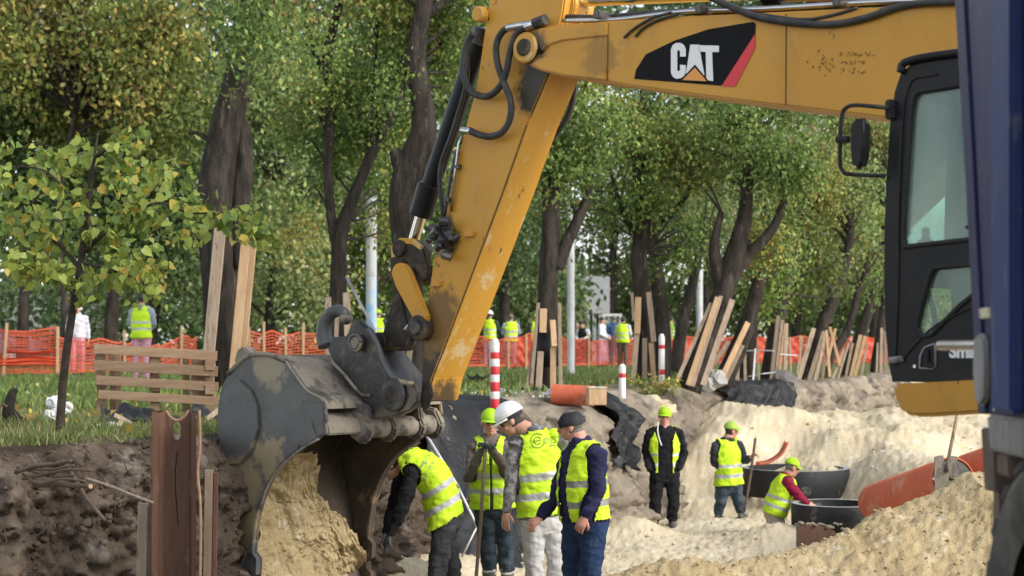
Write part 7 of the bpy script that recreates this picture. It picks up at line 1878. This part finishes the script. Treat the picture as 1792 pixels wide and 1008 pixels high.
for px, yt, w, lab, m in ((249, 880, 18, "grey-edged timber board left of the rusty sheet, the nearer one", "wood_old"), (263, 884, 13, "thin dark board tucked against the rusty sheet", "brown_steel"), (364, 822, 15, "pale split timber stake right of the rusty sheet", "wood_old"), (376, 826, 8, "thin rusty strip beside the pale split stake", "rust")):
    Y = 10.5; tag(mk("driven_board", bar(P(px - 3, 1110, Y), P(px + 2, yt, Y), w * Y / F, .03, (1, .1, 0), .004), M[m]), lab, "board", GB)

def roots():
    Y = 10.35
    main = [([(28, 826), (60, 816), (95, 812), (125, 806)], .017, "root"), ([(40, 838), (80, 830), (120, 822), (165, 824)], .012, "root"), ([(60, 848), (100, 848), (140, 850), (158, 851)], .020, "root"),
            ([(110, 806), (130, 836), (150, 870), (184, 911)], .016, "root"), ([(150, 838), (190, 850), (230, 866), (268, 880)], .013, "wood_old"), ([(40, 830), (70, 846), (110, 838), (150, 842)], .010, "root"), ([(48, 822), (90, 834), (130, 832)], .010, "root"), ([(30, 818), (80, 822), (130, 814)], .009, "root")]
    RL = iter(("top root of the bundle, lying along the bank lip", "long thin root running the length of the root bundle", "thick root with a pale sawn end, lowest of the bundle", "root bent steeply down the dark bank from the bundle", "wavy thin root inside the root bundle", "short thin root crossing the bundle", "hair-thin root just under the topmost one"))
    for pts, r, m in main:
        sp = spline([P(x, y, Y - .05 - .08 * k) for k, (x, y) in enumerate(pts)], 6); o = mk("root_piece", tube(sp, list(np.linspace(r, r * .7, len(sp))), 8), M[m], None, True)
        if r > .018: mk("cut_end", cyl(sp[-1], Vector(sp[-1]) + (Vector(sp[-1]) - Vector(sp[-2])).normalized() * .006, r * .75, 10), M["root_cut"], o)
        tag(o, next(RL) if m == "root" else "long weathered stick slanting from the bank to the rusty sheet", "root", "broken roots sticking out of the bank" if m == "root" else None)
    g = Geo()
    for i in range(240):
        s = s_at(random.uniform(-4.6, -2.1)); u = random.uniform(.14, .75); q = Vector(bank_pt(np.array([s]), np.array([u]))[0]) + Vector((0, -.02, 0)); pts = [q]
        for k in range(4): pts.append(pts[-1] + Vector((random.gauss(.02, .05), random.gauss(-.015, .02), random.gauss(-.05, .04))))
        g.add(tube(spline([tuple(x) for x in pts], 3), list(np.linspace(.005, .0015, 13)), 4))
    tag(mk("fine_roots", g, M["root"]), "tangle of fine hanging roots on the dark bank", "roots", kind="stuff")
roots()
def bank_clods():
    r = np.random.default_rng(8); n = 2600; s = r.uniform(s_at(-5), s_at(-1.6), n); u = r.uniform(.12, .95, n) ; q = bank_pt(s, u)
    v0, f0 = ellipsoid((0, 0, 0), (1, 0, 0), (0, 1, 0), (0, 0, .8), 6, 4); v0 = np.array([tuple(x) for x in v0]); tri = []
    for t in f0: tri += [t[:3]] if len(t) == 3 else [(t[0], t[1], t[2]), (t[0], t[2], t[3])]
    tri = np.array(tri); z = .006 + .034 * r.random(n) ** 3
    V_ = v0[None] * z[:, None, None] * r.uniform(.55, 1.45, (n, len(v0), 1)) + q[:, None]
    tag(mk_np("soil_clods", V_.reshape(-1, 3), (tri[None] + (np.arange(n) * len(v0))[:, None, None]).reshape(-1, 3), M["soil"]), "crumbling clods all over the dark earth bank", "clods", kind="stuff")
bank_clods()

def shovel(name, label, a, b, Y0, Y1, blade=None, r=.017, mat="wood_old"):
    root = thing(name, label, "shovel" if blade else "pole", P(b[0], b[1], Y1))
    mk("handle", tube(spline([P(*a, Y0), P((a[0] + b[0]) / 2 + 1, (a[1] + b[1]) / 2, (Y0 + Y1) / 2), P(*b, Y1)], 6), r, 10), M[mat], root, True)
    return root
sh = shovel("shovel", "long-handled shovel under the gloved hands of the man in the green cap", (850, 772), (831, 1040), 14.62, 14.55, True)
bl = [P(x, y, 14.53) for x, y in ((818, 1036), (843, 1036), (846, 1064), (838, 1085), (828, 1090), (818, 1082), (815, 1062))]
mk("blade", ext(bl, (0, .006, 0), .001), M["steel_dark"], sh)
shovel("work_pole", "dark pole held upright by the man in the dusty vest", (1322, 767), (1303, 893), 22.85, 22.7, None, .02, "root")

def stuck_shovel():
    Y = 15.0
    root = thing("shovel", "rusty square shovel stuck in the sand mound beside the orange pipe", "shovel", P(1655, 850, Y))
    bl = [(1635, 800), (1644, 797), (1651, 797), (1653, 812), (1658, 814), (1664, 809), (1662, 797), (1676, 799), (1677, 832), (1672, 838), (1664, 838), (1662, 828), (1660, 846), (1650, 855), (1636, 860)]
    mk("blade", ext([P(x, y, Y) for x, y in bl], (0, .012, 0), .002), M["steel_dusty"], root)
    mk("socket", tube([P(1657, 826, Y - .01), P(1658, 806, Y - .01)], .018, 10), M["brown_steel"], root, True)
    mk("handle", tube([P(1658, 812, Y), P(1674, 732, Y + .1), P(1690, 650, Y + .2)], .017, 10), M["wood_old"], root, True)
stuck_shovel()

# folding level staff leaning on the film
sf = thing("measuring_staff", "white folding measuring staff leaning before the black film", "measuring staff", P(812, 972, 15.4))
mk("upper_leg", tube([P(748, 764, 16.3), P(800, 850, 15.8)], .016, 8), M["white_plastic"], sf, True)
mk("lower_leg", tube([P(800, 850, 15.8), P(835, 921, 15.5)], .014, 8), M["white_plastic"], sf, True)
mk("joint", cyl(P(798, 847, 15.8), P(803, 856, 15.78), .02, 8), M["grey_frame"], sf)
mk("stay", tube([P(835, 921, 15.5), P(808, 975, 15.4)], .009, 8), M["white_plastic"], sf, True)
mk("clamp", cyl(P(832, 912, 15.5), P(837, 926, 15.5), .02, 8), M["white_plastic"], sf)

def rings():
    def ring(label, px, ytop, Y, rad, h, th=.09):
        c = P(px, ytop, Y); z1 = c.z; z0 = z1 - h
        root = thing("shaft_ring", label, "shaft ring", (c.x, c.y, z0), "black concrete shaft rings in the sand")
        pts = [(c.x, c.y, z0), (c.x, c.y, z0 + .01), (c.x, c.y, z1 - .02), (c.x, c.y, z1)]
        mk("wall", tube(pts, [rad * .99, rad, rad, rad * .985], 48, False), M["bitumen"], root, True, 40)
        mk("inner_wall", tube(pts[::-1], [rad - th] * 4, 48, False), M["bitumen"], root, True, 40)
        v = []; f = []
        for k in range(48):
            a = 2 * math.pi * k / 48
            for r in (rad * .985, rad - th): v.append((c.x + r * math.cos(a), c.y + r * math.sin(a), z1))
        for k in range(48): f.append((2 * k, 2 * k + 1, 2 * ((k + 1) % 48) + 1, 2 * ((k + 1) % 48)))
        mk("rim", (v, f), M["concrete"], root); return root, c
    ring("large black shaft ring half buried behind the man in maroon", 1392, 818, 24.6, .82, .42)
    r2, c = ring("near black shaft ring with grey rim joined to the orange pipe", 1462, 880, 20.5, .56, .34)
    mk("cover_plate", cyl((c.x, c.y, c.z - .16), (c.x, c.y, c.z - .10), .46, 40), M["bitumen"], r2)
    corr_pipe("corrugated_pipe", "long orange corrugated pipe rising from the shaft ring into the sand mound", P(1534, 880, 19.6), P(1668, 838, 16.7), .235, 42)
    corr_pipe("corrugated_pipe", "orange corrugated pipe reappearing behind the shovel and the lorry", P(1690, 818, 18.4), P(1830, 772, 16.9), .15, 26)
    # curved orange offcut
    pts = spline([P(1328, 815, 24.2), P(1350, 811, 24.2), P(1370, 797, 24.2), P(1381, 776, 24.2)], 6); g = Geo(); v = []; f = []
    for i, p in enumerate(pts):
        for k in range(7): a = -1.0 + 2.0 * k / 6; v.append(Vector(p) + Vector((.04 * math.cos(a) * -1, .16 * math.sin(a), .05 * (1 - math.cos(a)))))
    for i in range(len(pts) - 1):
        for k in range(6): f.append((i * 7 + k, i * 7 + k + 1, (i + 1) * 7 + k + 1, (i + 1) * 7 + k))
    o = mk("pipe_offcut", (v, f), M["hdpe_orange"], None, True); md = o.modifiers.new("thickness", 'SOLIDIFY'); md.thickness = .03
    tag(o, "curved orange pipe offcut sticking up behind the large shaft ring", "pipe offcut")
    # broken rusty box section half buried in the mound
    Y = 13.75; b = thing("rusty_section", "broken rusty steel section with crusted edge half buried in the mound", "steel section", P(1430, 970, Y))
    mk("front", ext([P(x, y, Y) for x, y in ((1394, 985), (1394, 922), (1404, 915), (1424, 918), (1440, 922), (1462, 930), (1466, 985))], (0, .02, 0), .003), M["rust"], b)
    mk("side", ext([P(1394, 985, Y + .02), P(1394, 924, Y + .02), P(1396, 914, Y + .5), P(1396, 975, Y + .5)], (.02, 0, 0), .003), M["rust"], b)
    g = Geo()
    for i in range(16):
        x = 1396 + 80 * i / 15; q = P(x, 917 + 10 * (i / 15) ** 1.5 + random.uniform(-3, 2) - (6 if 11 < i < 15 else 0), Y + random.uniform(-.02, .12)); s = random.uniform(.015, .034)
        g.add(ellipsoid(q, (s, 0, random.uniform(-.3, .3) * s), (0, s, 0), (0, 0, s * .6), 7, 5))
    mk("crust", g, M["soil_pale"], b)
rings()

# loose clods over the sand, too many to count
def clods():
    r = np.random.default_rng(5); n = 2600
    px = r.uniform(930, 1760, n); Y = r.uniform(11.4, 16.5, n); X = (px - HX) / F * Y
    yc = np.interp(X, CREST[:, 0], CREST[:, 1]); k = (Y < yc + .3) & (edge_dist(X, Y) > 1); X, Y = X[k], Y[k]
    px = r.uniform(1060, 1720, 900); Y2 = r.uniform(17, 28, 900); X2 = (px - HX) / F * Y2; k = edge_dist(X2, Y2) > 1.0
    v0, f0 = ellipsoid((0, 0, 0), (1, 0, 0), (0, 1, 0), (0, 0, .75), 6, 4); v0 = np.array([tuple(x) for x in v0])
    tri = []
    for q in f0: tri += [q[:3]] if len(q) == 3 else [(q[0], q[1], q[2]), (q[0], q[2], q[3])]
    tri = np.array(tri)
    for nm, xs, ys, lo, hi, m, lab in (("sand_clods", X, Y, .004, .018, "sand_near", "loose clods of damp sand over the near mound"), ("sand_clods", X2[k], Y2[k], .008, .032, "sand_pale", "pale clods lying over the trench floor")):
        z = ground_z(xs, ys); s = lo + (hi - lo) * r.random(len(xs)) ** 3
        V_ = v0[None] * s[:, None, None] * r.uniform(.6, 1.4, (len(xs), len(v0), 1)) + np.stack([xs, ys, z + s * .3], 1)[:, None]
        F_ = tri[None] + (np.arange(len(xs)) * len(v0))[:, None, None]
        tag(mk_np(nm, V_.reshape(-1, 3), F_.reshape(-1, 3), M[m], smooth=True), lab, "clods", kind="stuff")
clods()
